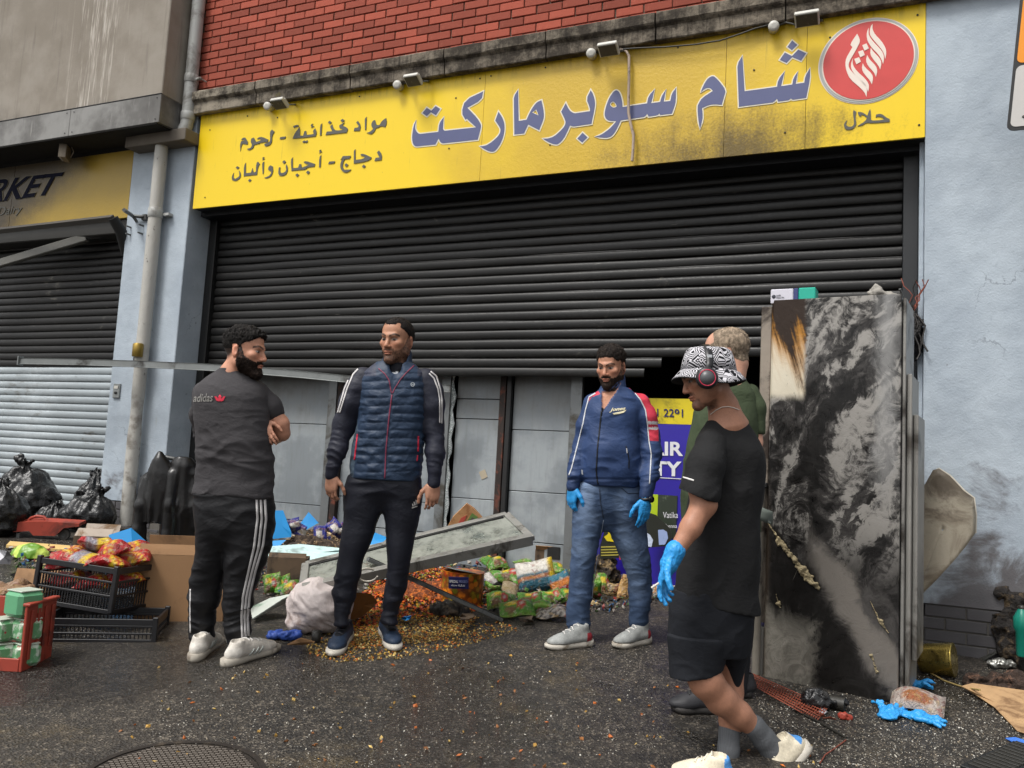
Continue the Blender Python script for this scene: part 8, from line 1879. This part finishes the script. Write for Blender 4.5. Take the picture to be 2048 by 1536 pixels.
for i, (u, v, q) in enumerate(XP):
    a = rg.uniform(0, 3.1); t_ = rg.uniform(.2, .7); cf = (c_green, lambda u_, r: np.where((np.abs(u_[:, 1]) < .5)[:, None], ORG_, TEAL_), lambda u_, r: np.where((u_[:, 0] > .1)[:, None], WHT_*.8, np.array(srgb('3a5a8a'))), lambda u_, r: np.tile(np.array(srgb('8a7a5c')), (len(u_), 1)))[q]
    packet('food_packet', ['green', 'orange and teal', 'white and blue', 'tan'][q]+' food packet '+WHERE[i], 'packet', J(u, v, Zg(u, v+14)-.02), ER*math.cos(a)+ED*math.sin(a)*.6+EZ*.2, -ER*math.sin(a)+ED*math.cos(a)*.5+EZ*t_, (rg.uniform(.13, .19), rg.uniform(.11, .15)), cf, 'food packets through the heap', 200+i, .24)
SW = ['under the blue diamond', 'by the pale board corner', 'beside the collapsed carton', 'at the heel of the gilet man', 'by the metal strip top', 'below the metal strip', 'left of the charred packet', 'by the torn carton', 'under the mirror card', 'by the jeans toe', 'near the blue glove ball', 'behind the large carton', 'beside the timber plank', 'below the watermelon rind']
for i, (u, v) in enumerate([(640, 1150), (520, 1135), (590, 1195), (815, 1235), (770, 1150), (930, 1235), (1055, 1240), (1060, 1160), (1330, 1165), (1170, 1230), (600, 1285), (440, 1130), (165, 1112), (100, 1135)]):
    s_ = rg.uniform(14, 30); s_ *= .8; nq = rg.randint(4, 7); pts = [(u+s_*math.cos(t)*q, v+s_*.42*math.sin(t)*q, rg.uniform(.005, .09)) for t, q in [(2*math.pi*(i_+rg.uniform(-.25, .25))/nq, rg.uniform(.45, 1.35)) for i_ in range(nq)]]
    mt = rg.choice([CARD, CARD_D, CARD_L, BLUEC, PALEB, CARD_D]); flat_piece('torn_card_scrap', {'corrugated card': 'brown', 'dirty card': 'dark scorched', 'pale card': 'tan', 'blue card': 'blue', 'pale cyan board': 'pale'}[mt.name]+' torn card scrap '+SW[i], 'scrap', pts, mt, .005, group='torn card scraps')
pud = [G(u, v, .004) for u, v in ((18, 1150), (60, 1134), (140, 1130), (215, 1136), (270, 1150), (240, 1163), (190, 1168), (120, 1170), (60, 1166))]; o = MB().add(pud, [tuple(range(9))]).build('puddle', M('puddle water', srgb('0e0d0c'), .06, var=.1, bump=.04, bscale=14, rvar=.03, spec=.6)); fix_normals(o); tag(o, kind='structure')
# ------------------------------------------------------------------ right-hand corner
NIT = MAT_GLOVE
def limp_glove(label, u, v, ang, seed, k_=1.0):
    """discarded glove lying on the ground"""
    F = Field(.005); g = G(u, v, .012); ax = unit(ER*math.cos(ang)+ED*math.sin(ang)); bx = unit(np.cross(EZ, ax)); rg = random.Random(seed)
    F.ell(g+EZ*.006, (.055, .045, .014), np.stack([ax, bx, EZ]), .015); F.cone(g, g-ax*.085+bx*.02, .036, .044, .02, 'u', ((0, 0, 1), .3)); F.ell(g+EZ*.022-ax*.01, (.03, .02, .018), np.stack([ax, bx, EZ]), .015)
    for i in range(5):
        b = g+ax*.035+bx*(-.04+.02*i); a2 = unit(ax+bx*(-.5+.25*i+rg.uniform(-.3, .3))); m_ = b+a2*rg.uniform(.03, .045)+EZ*rg.uniform(.0, .03); F.chain([(b, .011), (m_, .010), (m_+unit(a2+bx*rg.uniform(-.6, .6))*rg.uniform(.02, .04)-EZ*.01, .007)], .004)
    return tag(blob('discarded_glove', F, NIT, .007, 40, seed), label, 'glove', 'discarded blue gloves')
limp_glove('discarded blue glove in front of the burnt fridge, larger and spread out', 1782, 1424, 1.2, 4); limp_glove('second discarded blue glove touching the spread one, pointing at the card', 1842, 1436, -.6, 8); limp_glove('discarded blue glove lying against the corner of the fridge', 1822, 1368, -.5, 11)
packet('food_bag', 'clear plastic bag of brown food beside the fridge corner', 'bag', G(1835, 1402, .05), ER+ED*-.6, ED+EZ*.4, (.24, .16), lambda u, r: np.where((np.hypot(u[:, 0], u[:, 1]+.2) < .6)[:, None], np.array(srgb('8a5632')), np.array(srgb('9c9088'))), None, 160, .22)
flat_piece('offcut_board', 'pale pine board under the edge of the burnt fridge', 'board', [(1797, 1345, .01), (1800, 1285, .03), (1826, 1290, .03), (1836, 1300, .02), (1815, 1345, .01)], CARD_L, .012)
flat_piece('card_sheet', 'curled tan card sheet lying at the picture edge', 'card', [(1922, 1372, .03), (1945, 1366, .05), (2060, 1382, .06), (2060, 1470, .01), (2035, 1462, .01), (1990, 1415, .015), (1950, 1388, .02)], CARD_L, .006)
gt = empty('gold_tin', 'ribbed gold tin with a torn end lying by the wall', 'tin'); a = G(1846, 1318, .075)+ED*.03; b = G(1912, 1322, .10)+ED*.02; e = unit(b-a); L_ = np.linalg.norm(b-a); prof = [(0, .075), (.003, .078)]+[(L_*.1+L_*.8*i/24, .079+.0025*math.sin(i*math.pi)+.0022*(i % 2)+.012*i/24) for i in range(25)]+[(L_*.97, .094), (L_, .094), (L_+.002, .088)]
MB().lathe(a, e, prof, 28).build('tin_body', M('gold lacquer', srgb('a08c4a'), .28, .85, var=.25, scale=8, col2=srgb('4a3d22'), f2=.3), gt); q_ = a-e*.004; MB().prism([q_+EZ*.05+ER*.02-ED*.06, q_+EZ*.02-ED*.07+ER*.06, q_-EZ*.02-ED*.07+ER*.02, q_+EZ*.0-ED*.05], ED*.004).build('torn_flap', MAT_VOID, gt)
yc = MB().tube([J(1832, 1130, 4.9), J(1834, 1190, 4.88), J(1831, 1240, 4.86), G(1838, 1290, .05), G(1832, 1320, .03), G(1850, 1340, .008), G(1890, 1362, .008), G(1925, 1374, .008), G(1960, 1380, .06)], .005, 6).build('yellow_cable', M('yellowed cable', srgb('a58f5a'), .5)); tag(yc, 'yellowed cable trailing from the bent panel to the card sheet', 'cable')
F = Field(.012); Zc = Zg(2030, 1330); cp_ = lambda u, v, d=0: J(u, v, Zc+d)
F.chain([(cp_(1998, 1185, .1), .012), (cp_(2004, 1215, .1), .03), (cp_(2016, 1255, .05), .06), (cp_(2035, 1300), .08), (cp_(2045, 1345, -.05), .07)], .05); F.chain([(cp_(2012, 1190, .12), .05), (cp_(2040, 1205, .1), .06), (cp_(2060, 1240, .05), .08)], .05)
tag(blob('charred_log', F, M('charred wood', srgb('1c1714'), .75, var=.7, scale=22, col2=srgb('5a4a34'), f2=.4, bump=1.0, bscale=40, bdist=.03), .05, 12, 5), 'charred splintered debris piled against the wall at the picture edge', 'charred wood')
gbt = empty('green_bottle', 'teal plastic bottle wedged behind the charred debris', 'bottle'); c = cp_(2044, 1246, -.12); TEALP = M('teal plastic', srgb('157a68'), .35, var=.15)
MB().lathe(c-EZ*.05, (0, 0, 1), [(-.14, .026), (-.13, .03), (0, .034), (.02, .045), (.08, .045), (.11, .03), (.13, .02)], 22).build('bottle', TEALP, gbt); MB().lathe(c+EZ*.081, (0, 0, 1), [(0, .019), (.018, .019), (.02, .012)], 14).build('cap', MAT_DARKPLASTIC, gbt)
flat_piece('dark_plate', 'dark grey plastic plate leaning by the plinth', 'plate', [(1960, 1316, .0), (1992, 1298, .05), (1996, 1305, .06), (1968, 1322, .0)], M('dark grey plastic', srgb('33332f'), .5), .006)
F = Field(.006); g = G(2002, 1330, .02)
for i in range(5): F.ell(g+ER*(-.05+.025*i)+EZ*.008*(i % 3), (.03, .03, .02), None, .01)
tag(blob('foil_scrap', F, M('crumpled foil', srgb('a3a29c'), .3, .7, var=.3, scale=30), .016, 34, 6), 'crumpled silver foil scrap by the charred debris', 'foil')
F = Field(.01); g = G(2035, 1368, .03); F.chain([(g-ER*.25, .03), (g, .05), (g+ER*.2+EZ*.03, .06)], .03); tag(blob('burnt_rubble', F, M('burnt rubble', srgb('3a2c24'), .9, var=.6, scale=24, col2=srgb('7a5a48'), f2=.35, bump=1.0, bscale=40, bdist=.03), .045, 15, 7), 'brown burnt rubble at the foot of the charred debris', 'rubble')
# orange net
net = empty('orange_net', 'torn orange mesh net on the ground before the fridge', 'net'); ORN = M('orange net', srgb('8a4632'), .6, var=.25, scale=20)
N0, N1 = np.array([1492, 1352.]), np.array([1645, 1428.]); w0, w1 = np.array([-3, 9.]), np.array([-12, 14.])
mb = MB()
for j in range(7):
    f = j/6; mb.tube([G(*(N0+(N1-N0)*t+(w0+(w1-w0)*t)*(f-.5)*2), .02+.015*math.sin(t*5+j)) for t in np.linspace(0, 1, 14)], .0028, 4)
for i in range(34):
    t = i/33; mb.tube([G(*(N0+(N1-N0)*t+(w0+(w1-w0)*t)*(f-.5)*2), .02+.015*math.sin(t*5+f*6)) for f in np.linspace(0, 1, 5)], .0024, 4)
tag(mb.build('mesh_strands', ORN, net), kind='stuff')
rg = random.Random(3)
for i in range(6): a = G(1585+i*12, 1412+i*5, .02); fix_normals(MB().prism([a, a+ER*rg.uniform(.03, .06)-ED*.01, a+ER*.02-ED*rg.uniform(.03, .06)+EZ*.02], EZ*.003).build('torn_edge', ORN, net))
F = Field(.008); g = G(1632, 1402, .03); F.ell(g, (.07, .05, .055), None, .03); F.ell(g+ER*.09, (.06, .04, .03), None, .03); tag(blob('black_bag_scrap', F, MAT_BAG, .02, 20, 3), 'small crumpled black plastic bag under the fridge edge', 'bag')
tag(MB().tube([G(1655, 1402, .03), G(1690, 1410, .03)], [.03, .034], 14).build('black_tube_stub', MAT_DARKPLASTIC), 'short black plastic tube beside the crumpled bag', 'tube')
tag(MB().tube([G(1590, 1420, .008), G(1640, 1445, .008), G(1693, 1476, .008)], .006, 6).build('black_rod', MAT_DARKPLASTIC), 'thin black rod on the ground below the orange net', 'rod')
tag(MB().tube([G(1692, 1480, .006), G(1672, 1495, .006), G(1650, 1510, .01), (G(1640, 1526, .006))], .003, 5).build('copper_wire', M('bare copper', srgb('8a4a3a'))), 'bare copper wire trailing from the black rod', 'wire')
F = Field(.006); g = G(1688, 1432, .015); F.ell(g, (.028, .02, .018), None, .01); F.ell(g+ER*.02-EZ*.005, (.02, .016, .012), None, .01); tag(blob('brick_chip', F, REDP, .01, 40, 3), 'red broken plastic chip on the ground near the net', 'chip')
flat_piece('white_scrap', 'small white scrap at the tip of the orange net', 'scrap', [(1636, 1425, .01), (1645, 1415, .015), (1655, 1423, .01), (1648, 1428, .005)], M('white film', srgb('b5b4ba')), .003)
flat_piece('blue_scrap', 'blue plastic scrap on the ground at the picture edge', 'scrap', [(2010, 1476, .01), (2030, 1474, .02), (2058, 1482, .02), (2058, 1496, .01), (2034, 1488, .01)], M('blue film', srgb('3a6cc0'), .4, var=.2), .004)
# drain grate
dg_ = empty('drain_grate', 'black slotted drain grate at the bottom corner', 'grate'); a = G(1965, 1545, .006); ax = unit(G(2048, 1505)-G(1975, 1540)); bx = np.cross(GN/np.linalg.norm(GN), ax)
MB().obox(a+ax*.25, [ax, bx, np.cross(ax, bx)], (.27, .08, .006), 0, .002).build('frame', MAT_BLACK, dg_)
for i in range(12): MB().obox(a+ax*(.03+.04*i)+EZ*.008, [ax, bx, np.cross(ax, bx)], (.012, .065, .004), 0, .001).build('slot_bar', MAT_DARKPLASTIC, dg_)
# manhole cover
mh = empty('manhole_cover', 'round cast iron manhole cover with raised tread in the foreground', 'manhole cover'); IRON = M('cast iron', srgb('2f2a26'), .55, .3, var=.35, scale=14, col2=srgb('4e453b'), f2=.4)
mc = G(345, 1556); nG = unit(GN); rr_ = np.linalg.norm(G(529, 1560)-mc); mx_ = unit(ER-nG*(ER@nG)); my_ = np.cross(nG, mx_)
def discring(r0, r1, h0, h1): return np.array([[mc+mx_*r*math.cos(t)+my_*r*math.sin(t)+nG*h for r, h in ((r0, h0), (r0, h1), (r1, h1), (r1, h0))] for t in np.linspace(0, 2*math.pi, 73)])
fix_normals(MB().sheet(discring(rr_*.93, rr_, -.01, .006), smooth=False).build('frame_ring', IRON, mh)); fix_normals(MB().sheet(discring(.001, rr_*.915, -.01, .0035), smooth=False).build('lid', IRON, mh))
stud = None; st_ = .024; cnt = 0; nn_ = int(rr_/st_)+1; Mr = Matrix([[mx_[i], my_[i], nG[i]] for i in range(3)]).to_4x4()
mb = MB()
for i in range(-nn_*2, nn_*2+1):
    for j in range(-nn_*2, nn_*2+1):
        x, y = i*st_*.9+(j % 2)*st_*.45, j*st_*.62
        if math.hypot(x, y) < rr_*.88:
            c = mc+mx_*x+my_*y+nG*.0055
            if topx(c)[1] > 1548: continue
            mb.obox(c, [mx_, my_, nG], (.0095, .0045, .0025), 0, .001)
tag(mb.build('tread', M('worn iron', srgb('4d463f'), .45, .4, var=.3, scale=20), mh), kind='stuff')

# loose glass, grit and scraps over the pavement
allp = [([(560, 1300), (1300, 1300), (1340, 1500), (900, 1536), (300, 1536), (300, 1380)], .22), ([(1490, 1370), (2048, 1330), (2048, 1536), (1600, 1536)], .52), ([(0, 1080), (260, 1080), (280, 1130), (0, 1260)], .18)]
scatter('glass_grit', 'fine broken glass and pale grit scattered over the wet asphalt', 'grit', allp, 9000, .0040, CC('a9a498', '7f796e', 'c2beb4', '5e584f', '8c7f6c'), 12, flat=.3)
scatter('heap_litter', 'torn scraps of packaging and ash strewn through the heap', 'litter', [([(500, 1180), (540, 1110), (700, 1090), (1000, 1090), (1150, 1100), (1340, 1150), (1340, 1210), (1130, 1240), (960, 1220), (760, 1180), (560, 1215)], .85), ([(0, 1110), (250, 1080), (420, 1120), (420, 1140), (60, 1160)], .15)], 2600, .020, CC('2a231d', '4a3a2c', '8c7452', '6b6660', 'a09a90', '1d1a18', '3f5f2a', '7a2a20', '2c5a86', 'b09a70'), 14, flat=.25, heap=lambda u, v, r: r.uniform(0, .05))
scatter('food_scraps', 'scattered dried food scraps on the asphalt', 'scraps', [([(300, 1330), (1350, 1300), (1700, 1536), (200, 1536)], 1.0)], 160, .011, CC('b8642a', 'a8823c', 'c2a35e', '8a5a32'), 13, flat=.4)
